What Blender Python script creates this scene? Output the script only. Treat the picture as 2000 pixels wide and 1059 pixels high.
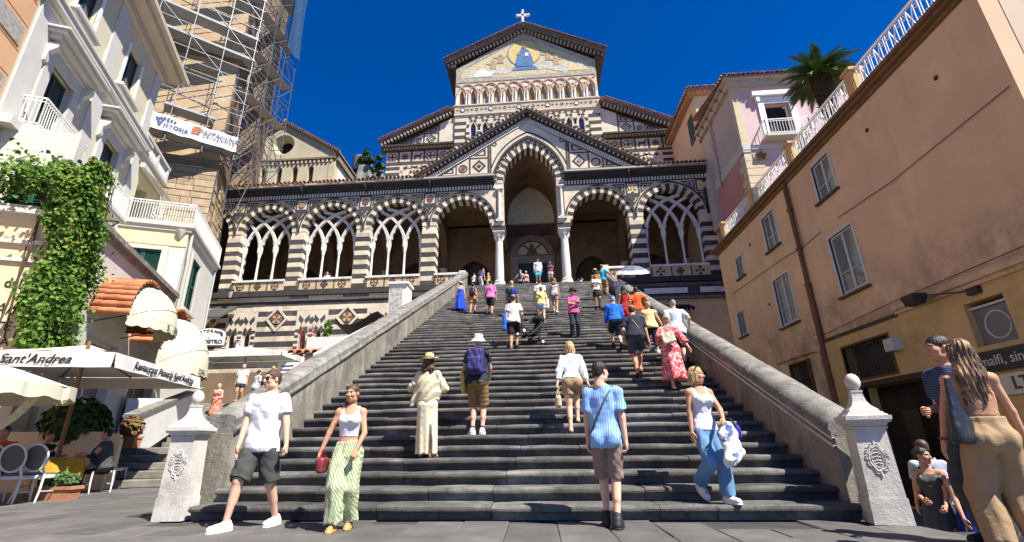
import bpy, math, random
import numpy as np
from mathutils import Vector, Matrix
from mathutils.geometry import tessellate_polygon
random.seed(7); np.random.seed(7)
for _o in list(bpy.data.objects): bpy.data.objects.remove(_o)
scene = bpy.context.scene
COL = scene.collection
R_ = math.radians

# ------------------------------------------------------------------ camera
cam_d = bpy.data.cameras.new('camera'); cam = bpy.data.objects.new('camera', cam_d); COL.objects.link(cam)
scene.camera = cam
cam_d.sensor_width = 36.0
cam_d.lens = 940.67/2000*36
cam_d.clip_start = 0.05; cam_d.clip_end = 4000
cam_d.shift_x = (1000-968)/2000
CR = Vector((0.996444, 0.083534, -0.011031)); CU = Vector((0.038783, -0.338482, 0.940173)); CF = Vector((-0.074803, 0.937258, 0.340518))
cam.matrix_world = Matrix(((CR.x,CU.x,-CF.x,0),(CR.y,CU.y,-CF.y,0),(CR.z,CU.z,-CF.z,0.90),(0,0,0,1)))

# ------------------------------------------------------------------ light
SUN_DIR = Vector((-1.0, 0.72, -1.75)).normalized()          # way the light travels
sun_el = math.asin(-SUN_DIR.z); sun_az = math.atan2(-SUN_DIR.x, -SUN_DIR.y)
world = bpy.data.worlds.new('World'); scene.world = world; world.use_nodes = True
wn = world.node_tree.nodes; wl = world.node_tree.links; wn.clear()
sky = wn.new('ShaderNodeTexSky'); sky.sky_type = 'NISHITA'; sky.sun_disc = False
sky.sun_elevation = sun_el; sky.sun_rotation = sun_az
sky.altitude = 400; sky.air_density = 0.8; sky.dust_density = 0.0; sky.ozone_density = 8.0
bg = wn.new('ShaderNodeBackground'); bg.inputs[1].default_value = 0.09
wo = wn.new('ShaderNodeOutputWorld')
hs = wn.new('ShaderNodeHueSaturation'); hs.inputs['Saturation'].default_value = 1.3; hs.inputs['Hue'].default_value = 0.512; hs.inputs['Value'].default_value = 0.9
wl.new(sky.outputs[0], hs.inputs['Color']); wl.new(hs.outputs[0], bg.inputs[0]); wl.new(bg.outputs[0], wo.inputs[0])
sun_d = bpy.data.lights.new('sun', 'SUN'); sun_d.energy = 5.0; sun_d.angle = R_(0.5); sun_d.color = (1.0, 0.95, 0.87)
sun = bpy.data.objects.new('sun', sun_d); COL.objects.link(sun)
sun.rotation_euler = SUN_DIR.to_track_quat('-Z', 'Y').to_euler(); sun.location = (30, -20, 60)
scene.view_settings.view_transform = 'Standard'; scene.view_settings.look = 'None'
scene.view_settings.gamma = 1.0; scene.view_settings.use_curve_mapping = False
scene.view_settings.exposure = 1.12
scene.cycles.max_bounces = 6; scene.cycles.diffuse_bounces = 3; scene.cycles.glossy_bounces = 2
scene.cycles.transparent_max_bounces = 6; scene.cycles.use_denoising = True

# ------------------------------------------------------------------ helpers: meshes
ORG=[0,0,0]
def org(x=0,y=0,z=0): ORG[:]=[x,y,z]
def rel(x,y,z): return (x-ORG[0],y-ORG[1],z-ORG[2])
class MB:
    def __init__(s): s.v=[]; s.f=[]; s.mi=[]; s.m=0
    def add(s, vs, fs):
        o=len(s.v); s.v += [tuple(v) for v in vs]
        for f in fs: s.f.append(tuple(i+o for i in f)); s.mi.append(s.m)
        return s
    def box(s, x0,x1,y0,y1,z0,z1):
        return s.add([(x0,y0,z0),(x1,y0,z0),(x1,y1,z0),(x0,y1,z0),(x0,y0,z1),(x1,y0,z1),(x1,y1,z1),(x0,y1,z1)],
            [(0,3,2,1),(4,5,6,7),(0,1,5,4),(1,2,6,5),(2,3,7,6),(3,0,4,7)])
    def cbox(s, x0,x1,y0,y1,z0,z1, c=.01):        # front-bevelled block (front = -y)
        return s.add([(x0,y1,z0),(x1,y1,z0),(x1,y1,z1),(x0,y1,z1),(x0,y0+c,z0),(x1,y0+c,z0),(x1,y0+c,z1),(x0,y0+c,z1),
                      (x0+c,y0,z0+c),(x1-c,y0,z0+c),(x1-c,y0,z1-c),(x0+c,y0,z1-c)],
            [(0,3,2,1),(0,1,5,4),(1,2,6,5),(2,3,7,6),(3,0,4,7),(4,5,9,8),(5,6,10,9),(6,7,11,10),(7,4,8,11),(8,9,10,11)])
    def bar(s, a, b, w, h, up=(0,0,1)):
        a=Vector(a); b=Vector(b); d=(b-a)
        if d.length<1e-6: return s
        d.normalize(); up=Vector(up)
        r=d.cross(up)
        if r.length<1e-4: r=d.cross(Vector((0,1,0)))
        r.normalize(); u=r.cross(d)
        r=r*w/2; u=u*h/2
        return s.add([a-r-u,a+r-u,a+r+u,a-r+u,b-r-u,b+r-u,b+r+u,b-r+u],[(0,1,2,3),(7,6,5,4),(0,4,5,1),(1,5,6,2),(2,6,7,3),(3,7,4,0)])
    def tube(s, pts, r, n=8, caps=True):
        pts=[Vector(p) for p in pts]; k=len(pts)
        rr=r if hasattr(r,'__len__') else [r]*k
        up=Vector((0,0,1)); vs=[]; fs=[]
        for i,p in enumerate(pts):
            d=(pts[min(i+1,k-1)]-pts[max(i-1,0)])
            if d.length<1e-9: d=Vector((0,0,1))
            d.normalize()
            a=d.cross(up)
            if a.length<.05: a=d.cross(Vector((0,1,0)))
            a.normalize(); b=a.cross(d)
            for j in range(n):
                t=2*math.pi*j/n; vs.append(p+(a*math.cos(t)+b*math.sin(t))*rr[i])
        for i in range(k-1):
            for j in range(n): fs.append((i*n+j,(i+1)*n+j,(i+1)*n+(j+1)%n,i*n+(j+1)%n))
        if caps: fs.append(tuple(range(n))); fs.append(tuple((k-1)*n+j for j in reversed(range(n))))
        return s.add(vs,fs)
    def lathe(s, prof, n=16, c=(0,0,0), sx=1, sy=1, rot=0):
        vs=[];fs=[];k=len(prof)
        for r,z in prof:
            for j in range(n):
                t=2*math.pi*j/n+rot; vs.append((c[0]+r*sx*math.cos(t),c[1]+r*sy*math.sin(t),c[2]+z))
        for i in range(k-1):
            for j in range(n): fs.append((i*n+j,i*n+(j+1)%n,(i+1)*n+(j+1)%n,(i+1)*n+j))
        fs.append(tuple(reversed(range(n)))); fs.append(tuple((k-1)*n+j for j in range(n)))
        return s.add(vs,fs)
    def plate(s, outer, holes, y0, y1, fn=None):
        """plate in the xz plane with holes, front y0 (facing -y), back y1"""
        loops=[list(outer)]+[list(h) for h in holes]
        flat=[p for l in loops for p in l]
        tris=tessellate_polygon([[Vector((p[0],p[1],0)) for p in l] for l in loops])
        N=len(flat); fs=[]
        for t in tris:
            a,b,c=[flat[i] for i in t]
            cr=(b[0]-a[0])*(c[1]-a[1])-(b[1]-a[1])*(c[0]-a[0])
            if abs(cr)<1e-10: continue
            t=t if cr>0 else (t[0],t[2],t[1])
            fs.append(tuple(t)); fs.append((t[0]+N,t[2]+N,t[1]+N))
        o=0
        for li,l in enumerate(loops):
            k=len(l); area=sum(l[i][0]*l[(i+1)%k][1]-l[(i+1)%k][0]*l[i][1] for i in range(k))
            ccw=(area>0)==(li==0)
            for i in range(k):
                a=o+i;b=o+(i+1)%k
                fs.append((a,a+N,b+N,b) if ccw else (a,b,b+N,a+N))
            o+=k
        vs=[(p[0],y0,p[1]) for p in flat]+[(p[0],y1,p[1]) for p in flat]
        if fn: vs=[fn(v) for v in vs]
        return s.add(vs,fs)
    def prism(s, poly, y0, y1, fn=None): return s.plate(poly, [], y0, y1, fn)
    def tri(s): return len(s.f)
    def mesh(s, name, mats, smooth=None):
        me=bpy.data.meshes.new(name); me.from_pydata([(a-ORG[0],b-ORG[1],c-ORG[2]) for a,b,c in s.v],[],s.f)
        for m in (mats if isinstance(mats,(list,tuple)) else [mats]): me.materials.append(m)
        if any(s.mi): me.polygons.foreach_set('material_index', s.mi)
        if smooth:
            me.polygons.foreach_set('use_smooth',[True]*len(me.polygons))
            me.set_sharp_from_angle(angle=R_(smooth if smooth is not True else 40))
        me.update(); return me
    def build(s, name, mats, parent=None, smooth=None, loc=None, rot=None, **pr):
        return link(name, s.mesh(name,mats,smooth), parent, loc, rot, **pr)

def link(name, data, parent=None, loc=None, rot=None, sc=None, **pr):
    o=bpy.data.objects.new(name, data); COL.objects.link(o)
    if parent: o.parent=parent
    if loc is not None: o.location=loc
    if rot is not None: o.rotation_euler=rot
    if sc is not None: o.scale=sc
    for k,v in pr.items(): o[k]=v
    return o
def thing(name, label, cat, loc=(0,0,0), rz=0, group=None):
    o=bpy.data.objects.new(name,None); o.empty_display_size=.2; COL.objects.link(o)
    o.location=loc; o.rotation_euler=(0,0,rz); o['label']=label; o['category']=cat; o['kind']='thing'
    if group: o['group']=group
    return o
def tag(o,label,cat,group=None):
    o['label']=label; o['category']=cat; o['kind']='thing'
    if group: o['group']=group
    return o
def copy_tree(o, parent=None):
    c=o.copy(); COL.objects.link(c)
    if parent: c.parent=parent
    for ch in list(o.children): copy_tree(ch,c)
    return c
def text(body, name, parent, loc, rot, size, mat, shear=0, ext=.004, align='CENTER', sx=1, bold=0, spacing=1):
    cu=bpy.data.curves.new(name,'FONT'); cu.body=body; cu.size=size; cu.extrude=ext; cu.align_x=align; cu.align_y='CENTER'; cu.shear=shear
    cu.offset=bold; cu.space_character=spacing; cu.resolution_u=3
    cu.materials.append(mat)
    tmp=bpy.data.objects.new('tmp',cu); COL.objects.link(tmp)
    me=bpy.data.meshes.new_from_object(tmp.evaluated_get(bpy.context.evaluated_depsgraph_get()))
    bpy.data.objects.remove(tmp); bpy.data.curves.remove(cu)
    if not me.materials: me.materials.append(mat)
    return link(name,me,parent,loc,rot,(sx,1,1),kind='stuff')
def arc(cx,cz,r,a0,a1,n): return [(cx+r*math.cos(R_(a0+(a1-a0)*i/n)), cz+r*math.sin(R_(a0+(a1-a0)*i/n))) for i in range(n+1)]
def pointed(xc, hw, zs, rise, n=10):
    """points of a pointed arch from right spring over the apex to left spring"""
    # each side: circle through spring (tangent vertical) and apex
    Rr=(hw*hw+rise*rise)/(2*hw)
    out=[]
    am=math.asin(min(1,rise/Rr))
    if rise<hw: # flatter than a semicircle: plain ellipse
        return [(xc+hw*math.cos(math.pi*i/(2*n)), zs+rise*math.sin(math.pi*i/(2*n))) for i in range(2*n+1)]
    if Rr-hw>1e-6: am=math.atan2(rise, Rr-hw)
    else: am=math.pi/2
    for i in range(n+1):
        a=am*i/n; out.append((xc+hw-Rr+Rr*math.cos(a), zs+Rr*math.sin(a)))
    return out+[(2*xc-x,z) for x,z in reversed(out[:-1])]

# ------------------------------------------------------------------ helpers: materials
MATS={}
def M(name, col, rough=.85, var=.12, vs=2.0, bump=.15, bs=30, col2=None, c2at=.5, c2w=.15, metal=0, spec=.25, coord='world', piece=0, dirt=None, dscale=.6, damt=.5, streak=0, soot=None):
    """stone/plaster style procedural material: colour variation, second-colour patches, fine bump; piece = per-object brightness variation"""
    if name in MATS: return MATS[name]
    m=bpy.data.materials.new(name); m.use_nodes=True; nt=m.node_tree; N=nt.nodes; L=nt.links
    b=N['Principled BSDF']; b.inputs['Roughness'].default_value=rough; b.inputs['Metallic'].default_value=metal
    b.inputs['Specular IOR Level'].default_value=spec
    if coord=='world': src=N.new('ShaderNodeNewGeometry').outputs['Position']
    else: src=N.new('ShaderNodeTexCoord').outputs['Object']
    def noise(scale,detail=4,rough_=.6,vec=None):
        n=N.new('ShaderNodeTexNoise'); n.inputs['Scale'].default_value=scale; n.inputs['Detail'].default_value=detail; n.inputs['Roughness'].default_value=rough_
        L.new(vec or src,n.inputs['Vector']); return n
    n1=noise(vs)
    mix=N.new('ShaderNodeMix'); mix.data_type='RGBA'
    cr=lambda c:(c[0],c[1],c[2],1)
    mix.inputs[6].default_value=cr([max(0,c*(1-var)) for c in col]); mix.inputs[7].default_value=cr([min(1,c*(1+var)) for c in col])
    r1=N.new('ShaderNodeMapRange'); r1.inputs[1].default_value=.3; r1.inputs[2].default_value=.7
    L.new(n1.outputs['Fac'],r1.inputs[0]); L.new(r1.outputs[0],mix.inputs[0]); out=mix.outputs[2]
    def over(fac,c):
        nonlocal out
        x=N.new('ShaderNodeMix'); x.data_type='RGBA'; L.new(fac,x.inputs[0]); L.new(out,x.inputs[6]); x.inputs[7].default_value=cr(c); out=x.outputs[2]
    if col2:
        n2=noise(vs*.45,6,.65); r2=N.new('ShaderNodeMapRange'); r2.inputs[1].default_value=c2at; r2.inputs[2].default_value=c2at+c2w
        L.new(n2.outputs['Fac'],r2.inputs[0]); over(r2.outputs[0],col2)
    if dirt:
        vec=src
        if streak:
            mp=N.new('ShaderNodeMapping'); mp.inputs['Scale'].default_value=(1,1,1/streak); L.new(src,mp.inputs[0]); vec=mp.outputs[0]
        n3=noise(dscale,8,.7,vec); r3=N.new('ShaderNodeMapRange'); r3.inputs[1].default_value=.52; r3.inputs[2].default_value=.72; r3.inputs[4].default_value=damt
        L.new(n3.outputs['Fac'],r3.inputs[0]); over(r3.outputs[0],dirt)
    if soot:
        z0,z1,sc_,amt=soot
        sx=N.new('ShaderNodeSeparateXYZ'); L.new(src,sx.inputs[0]); mz=N.new('ShaderNodeMapRange'); mz.interpolation_type='SMOOTHSTEP'; mz.inputs[1].default_value=z1; mz.inputs[2].default_value=z0; L.new(sx.outputs[2],mz.inputs[0])
        n4=noise(.9,8,.72); r4=N.new('ShaderNodeMapRange'); r4.inputs[1].default_value=.42; r4.inputs[2].default_value=.68; r4.inputs[4].default_value=amt; L.new(n4.outputs['Fac'],r4.inputs[0])
        mm=N.new('ShaderNodeMath'); mm.operation='MULTIPLY'; L.new(mz.outputs[0],mm.inputs[0]); L.new(r4.outputs[0],mm.inputs[1]); over(mm.outputs[0],sc_)
    if piece:
        oi=N.new('ShaderNodeObjectInfo'); mr=N.new('ShaderNodeMapRange'); mr.inputs[3].default_value=1-piece; mr.inputs[4].default_value=1+piece
        L.new(oi.outputs['Random'],mr.inputs[0])
        vm=N.new('ShaderNodeVectorMath'); vm.operation='SCALE'; L.new(out,vm.inputs[0]); L.new(mr.outputs[0],vm.inputs['Scale']); out=vm.outputs[0]
    L.new(out,b.inputs['Base Color'])
    if bump:
        nb=noise(bs,5,.7); bp=N.new('ShaderNodeBump'); bp.inputs['Strength'].default_value=bump; bp.inputs['Distance'].default_value=.02
        L.new(nb.outputs['Fac'],bp.inputs['Height']); L.new(bp.outputs[0],b.inputs['Normal'])
    MATS[name]=m; return m
def flat(name,col,rough=.6,metal=0,spec=.4): return M(name,col,rough,var=.06,vs=6,bump=.04,bs=60,metal=metal,spec=spec,coord='obj')

CREAM=(.62,.52,.39); DARK=(.062,.058,.057)
m_cream=M('cream_stone',CREAM,var=.14,vs=1.6,bump=.25,bs=22,piece=.14,dirt=(.26,.2,.14),dscale=1.1,damt=.45,streak=2)
m_creamw=M('cream_wall_stone',(.65,.56,.435),var=.12,vs=1.2,bump=.2,bs=22,dirt=(.27,.21,.15),dscale=.9,damt=.4)
m_dark=M('dark_stone',DARK,var=.2,vs=2,bump=.25,bs=25,piece=.22,dirt=(.16,.15,.14),dscale=1.2,damt=.45)
m_darkt=M('dark_trim_stone',(.055,.05,.047),var=.25,vs=3,bump=.2,bs=25)
m_marble=M('white_marble',(.70,.67,.61),rough=.6,var=.08,vs=2,bump=.1,bs=30,dirt=(.34,.32,.29),dscale=1.5,damt=.5,streak=3)
m_ochre=M('ochre_inlay',(.50,.36,.17),var=.15,vs=2,bump=.1,bs=30)
m_redst=M('porphyry_inlay',(.17,.085,.06),var=.3,vs=6,bump=.1,bs=30)
m_tile=M('terracotta',(.42,.16,.075),var=.25,vs=5,bump=.2,bs=40,piece=.3,dirt=(.2,.13,.09),dscale=2,damt=.6)
m_tileold=M('old_terracotta',(.33,.2,.13),var=.25,vs=5,bump=.2,bs=40,piece=.35,dirt=(.12,.1,.09),dscale=2,damt=.7)
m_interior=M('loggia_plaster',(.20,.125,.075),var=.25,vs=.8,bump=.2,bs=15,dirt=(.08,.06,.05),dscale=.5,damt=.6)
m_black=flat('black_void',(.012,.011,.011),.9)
m_step=M('lava_step_stone',(.094,.088,.081),rough=.8,var=.35,vs=3.0,bump=.9,bs=34,piece=.3,col2=(.19,.182,.168),c2at=.5,c2w=.18,dirt=(.038,.036,.034),dscale=2.4,damt=.8)
m_pave=M('lava_paving',(.106,.101,.095),rough=.7,var=.22,vs=2.5,bump=.3,bs=40,piece=.16,dirt=(.07,.068,.068),dscale=1.0,damt=.6)
m_wallold=M('weathered_wall',(.22,.20,.16),var=.28,vs=1.6,bump=.8,bs=12,col2=(.115,.105,.088),c2at=.48,c2w=.2,dirt=(.44,.41,.34),dscale=4.5,damt=.75,streak=6)
m_cope=M('coping_stone',(.19,.18,.158),var=.35,vs=4,bump=.8,bs=26,col2=(.3,.29,.26),c2at=.55,c2w=.12,dirt=(.065,.06,.055),dscale=3,damt=.8)
m_pier=M('pier_limestone',(.56,.53,.47),var=.14,vs=3,bump=.45,bs=28,dirt=(.17,.155,.13),dscale=1.6,damt=.6)
m_white=M('white_plaster',(.66,.65,.62),var=.05,vs=2,bump=.1,bs=18,dirt=(.45,.43,.39),dscale=.9,damt=.4,streak=3)
m_metalw=flat('white_paint_metal',(.78,.78,.76),.5)
m_gold=M('gold_mosaic',(.62,.46,.17),rough=.5,var=.25,vs=9,bump=.15,bs=60,spec=.5)
m_mosbg=M('mosaic_ground',(.56,.48,.31),var=.25,vs=5,bump=.15,bs=60,col2=(.56,.44,.2),c2at=.5,c2w=.1)
m_blue=M('blue_mosaic',(.10,.19,.36),var=.35,vs=6,bump=.15,bs=60)
m_glass=flat('dark_glass',(.02,.025,.03),.08,spec=.6)

# ------------------------------------------------------------------ ground
m_ground=M('ground_joint',(.05,.049,.048),var=.2,vs=2)
g=MB()
g.add([(-60,-40,-.02),(60,-40,-.02),(60,5.9,-.02),(4.15,6.15,-.02),(4.0,6.9,-.02),(-5,7.4,-.02),(-5,60,-.02),(-60,60,-.02)],[tuple(range(8))])
g.add([(60,5.9,-.02),(4.15,6.15,-.02),(4.15,6.15,-.9),(60,5.9,-.9)],[(0,1,2,3)])
plaza=g.build('plaza_ground',m_ground,kind='structure')
# far terrain sheet
MB().add([(-900,-900,-1.6),(900,-900,-1.6),(900,1500,-1.6),(-900,1500,-1.6)],[(0,1,2,3)]).build('terrain',m_ground,kind='structure')
MB().box(3.9,60,5.92,40,-1.4,-.82).build('lower_street',M('street_stone',(.10,.098,.095),var=.2,vs=2,bump=.3),kind='structure')
# paving slabs: rows run away from the stairs in front, whole left part of the plaza too
slab_meshes=[]
for i in range(8):
    w=.58; l=random.uniform(.8,1.25); c=.012
    b=MB(); j=lambda:random.uniform(-.006,.006)
    x0,x1,y0,y1=-w/2+.0035,w/2-.0035,-l/2+.0035,l/2-.0035
    z=[random.uniform(-.004,.004) for _ in range(4)]
    b.add([(x0,y0,-.05),(x1,y0,-.05),(x1,y1,-.05),(x0,y1,-.05),(x0+j(),y0+j(),-.012),(x1+j(),y0+j(),-.012),(x1+j(),y1+j(),-.012),(x0+j(),y1+j(),-.012),
           (x0+c,y0+c,z[0]),(x1-c,y0+c,z[1]),(x1-c,y1-c,z[2]),(x0+c,y1-c,z[3])],
          [(0,1,5,4),(1,2,6,5),(2,3,7,6),(3,0,4,7),(4,5,9,8),(5,6,10,9),(6,7,11,10),(7,4,8,11),(8,9,10,11)])
    slab_meshes.append((l,b.mesh('paving_slab',m_pave)))
nsl=0; farb=MB()
def pave(x0,x1,y0,y1,inside,one=True):
    global nsl
    x=x0
    while x<x1:
        y=y0-random.uniform(0,1)
        while y<y1:
            l,me=random.choice(slab_meshes)
            cx,cy=x+.29,y+l/2
            if inside(cx,cy):
                if one: link('paving_slab',me,plaza,(cx,cy,0),(0,0,0)); nsl+=1
                else:
                    farb.box(x+.006,x+.574,y+.006,y+l-.006,-.05,random.uniform(-.004,.004))
            y+=l
        x+=.58
pave(-6.2,5.0,4.9,7.2,lambda x,y:(y<6.55 if x>-5 else True) and not (x>4.1 and y>5.75))
pave(-13.6,-6.2,5.0,12.6,lambda x,y: -.99*x-5.2 < y+1.2 and x*.9245+y*.381>-7.4 and y<12.4-(0 if x<-8 else 0))
pave(-30,30,-14,4.9,lambda x,y: True,False)
o=farb.build('paving_behind',m_pave,plaza); o['kind']='stuff'

# ------------------------------------------------------------------ grand staircase
Y0=6.78; NR=62; RI=.1806; TR=.397
def step_z(y): return 0.0 if y<Y0 else min(NR,int((y-Y0)/TR)+1)*RI
def wl_x(y): return -4.62+.006*(y-7)*1.2       # inner faces of the two parapets
def wr_x(y): return 3.86+.034*(y-7)
stairs=thing('grand_staircase','broad flight of dark worn stone steps climbing to the striped porch','staircase',(0,Y0,0))
def slab(x0,x1,k,first,last):
    n=max(2,int((x1-x0)/.35)); prof=[(.085,-RI+.0),(.08,-.088),(.035,-.092),(.006,-.07),(.0,-.046),(.008,-.02),(.034,-.002),(.07,.0),(TR+.12,.004)]
    b=MB(); vs=[]; dz=random.uniform(-.005,.005); dy=random.uniform(-.008,.008); np_=len(prof)
    for i in range(n+1):
        x=x0+(x1-x0)*i/n; w=random.uniform(0,.007); wz=random.uniform(-.006,.002)
        ed=random.uniform(.006,.016) if i in(0,n) else 0
        for q,(py,pz) in enumerate(prof):
            yy=py+dy+(w+ed if 2<=q<=6 else 0)+(random.uniform(-.006,.006) if q<2 else 0)
            zz=pz+dz+(wz if 3<=q<=7 else 0)-(ed if q>=5 else 0)
            vs.append((x,k*TR+yy,(k+1)*RI+zz))
    fs=[]
    for i in range(n):
        for q in range(np_-1): fs.append((i*np_+q,(i+1)*np_+q,(i+1)*np_+q+1,i*np_+q+1))
    fs.append(tuple(range(np_))); fs.append(tuple(n*np_+q for q in reversed(range(np_))))
    b.add(vs,fs); return b
cnt=0
for k in range(NR):
    y=Y0+k*TR; xa,xb=wl_x(y)-.03,wr_x(y)+.03
    if k==0: xa,xb=-4.72,3.98
    ns=6 if k<20 else 4
    cuts=[xa]+sorted(xa+(xb-xa)*(i+random.uniform(-.3,.3))/ns for i in range(1,ns))+[xb]
    for i in range(ns):
        slab(cuts[i]+.005,cuts[i+1]-.005,k,i==0,i==ns-1).build('step_slab',m_step,stairs,smooth=35); cnt+=1
core=MB()
pr=[(.12,-.3)]+[p for k in range(NR) for p in ((.12+k*TR,(k+1)*RI-.05),(.12+(k+1)*TR,(k+1)*RI-.05))]+[(NR*TR+.12,-.3)]
core.prism([(a,b) for a,b in pr],-6.3+1.7,5.0-1.2,fn=lambda v:(v[1],v[0],v[2]))
core.build('stair_core',m_ground,stairs)

# ------------------------------------------------------------------ parapet walls of the staircase
SL=RI/TR
def parapet(name,label,side,z_off,y_a,y_b,thick,roundtop):
    t=thing(name,label,'parapet',((wl_x(y_a) if side<0 else wr_x(y_a)),y_a,0),0)
    ox,oy=t.location.x,t.location.y
    xin=lambda y:(wl_x(y) if side<0 else wr_x(y))
    top=lambda y: (y-Y0)*(SL if side<0 else .441)+z_off
    b=MB(); n=26
    ys=[y_a+(y_b-y_a)*i/n for i in range(n+1)]
    vs=[];fs=[]
    for y in ys:
        z=top(y); x=xin(y); xo=x+side*thick
        r=random.uniform(-.012,.012)
        vs+=[(x-ox+r*.5,y-oy,-1.0),(x-ox+r,y-oy,z-.16),(xo-ox,y-oy,z-.16),(xo-ox,y-oy,-1.0)]
    for i in range(n):
        for q in range(3): fs.append((i*4+q,i*4+4+q,i*4+5+q,i*4+1+q) if side<0 else (i*4+q,i*4+1+q,i*4+5+q,i*4+4+q))
    fs+=[(0,1,2,3),(n*4+3,n*4+2,n*4+1,n*4)]
    b.add(vs,fs); b.build('wall',m_wallold,t)
    # coping stones, each its own piece
    L=y_b-y_a; k=20
    if roundtop: prof=[(-.03,-.17),(-.045,-.13),(-.03,-.09),(-.06,-.06),(-.045,.0),(.02,.08),(.14,.125),(.28,.125),(.4,.07),(.45,-.02),(.45,-.17)]
    else: prof=[(-.03,-.17),(-.05,-.14),(-.05,-.1),(-.03,-.07),(-.03,.05),(.02,.10),(.1,.12),(.36,.12),(.45,.09),(.5,.02),(.5,-.17)]
    for i in range(k):
        ya=y_a+L*i/k+.006; yb=y_a+L*(i+1)/k-.006; vs=[];fs=[];m=3;j=random.uniform(-.008,.008)
        for s in range(m+1):
            y=ya+(yb-ya)*s/m
            for px,pz in prof:
                vs.append((xin(y)-ox-side*-1*px+random.uniform(-.005,.005)+0, y-oy, top(y)+pz+j+random.uniform(-.006,.006)))
        q=len(prof)
        for s in range(m):
            for e in range(q-1):
                f=(s*q+e,s*q+q+e,s*q+q+e+1,s*q+e+1); fs.append(f if side<0 else f[::-1])
        fs.append(tuple(range(q))[::-1] if side>0 else tuple(range(q))); fs.append(tuple(m*q+e for e in range(q)) if side>0 else tuple(m*q+e for e in reversed(range(q))))
        MB().add(vs,fs).build('coping_stone',m_cope,t,smooth=40)
    return t,top
pl,topL=parapet('stair_parapet','sunlit weathered parapet wall with flat stone coping along left edge of steps',-1,1.02,7.35,31.2,.5,False)
prr,topR=parapet('stair_parapet','shaded stained parapet wall with rounded stone coping along right edge of steps',1,1.0,7.0,31.2,.5,True)
# two light mouldings on the right parapet face
b=MB(); ox,oy=prr.location.x,prr.location.y
for dz in (-.17,-.27):
    for i in range(24):
        ya=7.0+24.2*i/24;yb=7.0+24.2*(i+1)/24
        b.tube([(wr_x(ya)-ox-.02,ya-oy,topR(ya)+dz),(wr_x(yb)-ox-.02,yb-oy,topR(yb)+dz)],.022,6,False)
b.build('moulding',m_pier,prr)

# ------------------------------------------------------------------ gate piers with ball finials
def frust(b,z0,z1,a0,a1,c=(0,0)):
    vs=[(c[0]+sx*a,c[1]+sy*a,z) for a,z in ((a0,z0),(a1,z1)) for sx,sy in ((-1,-1),(1,-1),(1,1),(-1,1))]
    b.add(vs,[(0,3,2,1),(4,5,6,7),(0,1,5,4),(1,2,6,5),(2,3,7,6),(3,0,4,7)])
def gate_pier(x,y,rz,label):
    t=thing('gate_pier',label,'gate pier',(x,y,0),rz); t.scale=(.8,.8,1.04)
    b=MB(); frust(b,0,.27,.245,.238); b.build('base',m_pier,t)
    b=MB(); frust(b,.272,1.0,.225,.205)
    b.build('shaft',m_pier,t)
    b=MB()
    for z0,z1,a0,a1 in ((1.0,1.02,.225,.235),(1.022,1.07,.215,.25),(1.07,1.10,.275,.285),(1.10,1.145,.295,.295),(1.145,1.165,.27,.25),(1.165,1.19,.235,.225)): frust(b,z0,z1,a0,a1)
    b.build('cornice',m_pier,t)
    b=MB(); pr=[(.20,1.19),(.19,1.215),(.13,1.26),(.095,1.31),(.078,1.37),(.07,1.42)]
    for (a,z),(a2,z2) in zip(pr,pr[1:]): frust(b,z,z2,a,a2)
    frust(b,1.42,1.445,.078,.078); b.build('cap',m_pier,t)
    b=MB(); b.lathe([(.105*math.sin(math.pi*i/10)+.0001,-.105*math.cos(math.pi*i/10)) for i in range(11)],18,(0,0,1.545))
    b.build('ball',m_pier,t,smooth=True)
    # carved coat of arms on the front
    b=MB(); fy=lambda z:-(.225-(z-.272)/(1.0-.272)*.02)-.004
    def ring(rx,rz_,zc,r,wob=0,a0=0,a1=360,n=26):
        pts=[]
        for i in range(n+1):
            a=R_(a0+(a1-a0)*i/n); k=1+wob*math.sin(a*6); z=zc+rz_*k*math.sin(a); pts.append((rx*k*math.cos(a),fy(z),z))
        b.tube(pts,r,5)
    ring(.10,.13,.68,.013,.06); ring(.072,.098,.68,.008); ring(.125,.15,.68,.009,.14)
    for s in (-1,1):
        for dz in (.05,-.03,-.09): ring(.022,.022,.68+dz,.006); 
        for zc,xc in ((.75,.115),(.62,.115),(.69,.135)):
            pts=[(s*xc+.022*math.cos(i*.8)*(1-i/12),fy(zc),zc+.026*math.sin(i*.8)*(1-i/12)) for i in range(9)]; b.tube(pts,.008,5)
    for zz in (.62,.65,.69,.73): b.tube([(-.05,fy(zz),zz),(0,fy(zz)-.006,zz+.012),(.05,fy(zz),zz)],.006,5)
    for a in (60,90,120): b.tube([(.08*math.cos(R_(a)),fy(.8),.68+.13*math.sin(R_(a))),(.1*math.cos(R_(a)),fy(.84),.68+.185*math.sin(R_(a)))],.012,5)
    b.tube([(0,fy(.55),.55),(0.01,fy(.5),.49)],.014,5)
    b.build('crest_relief',m_pier,t,smooth=50)
    return t
gate_pier(-4.98,6.93,R_(4),'pale stone pier with ball finial and carved crest at left foot of steps')
gate_pier(4.02,6.62,R_(-14),'pale stone pier with ball finial and carved crest at right foot of steps')

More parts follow.
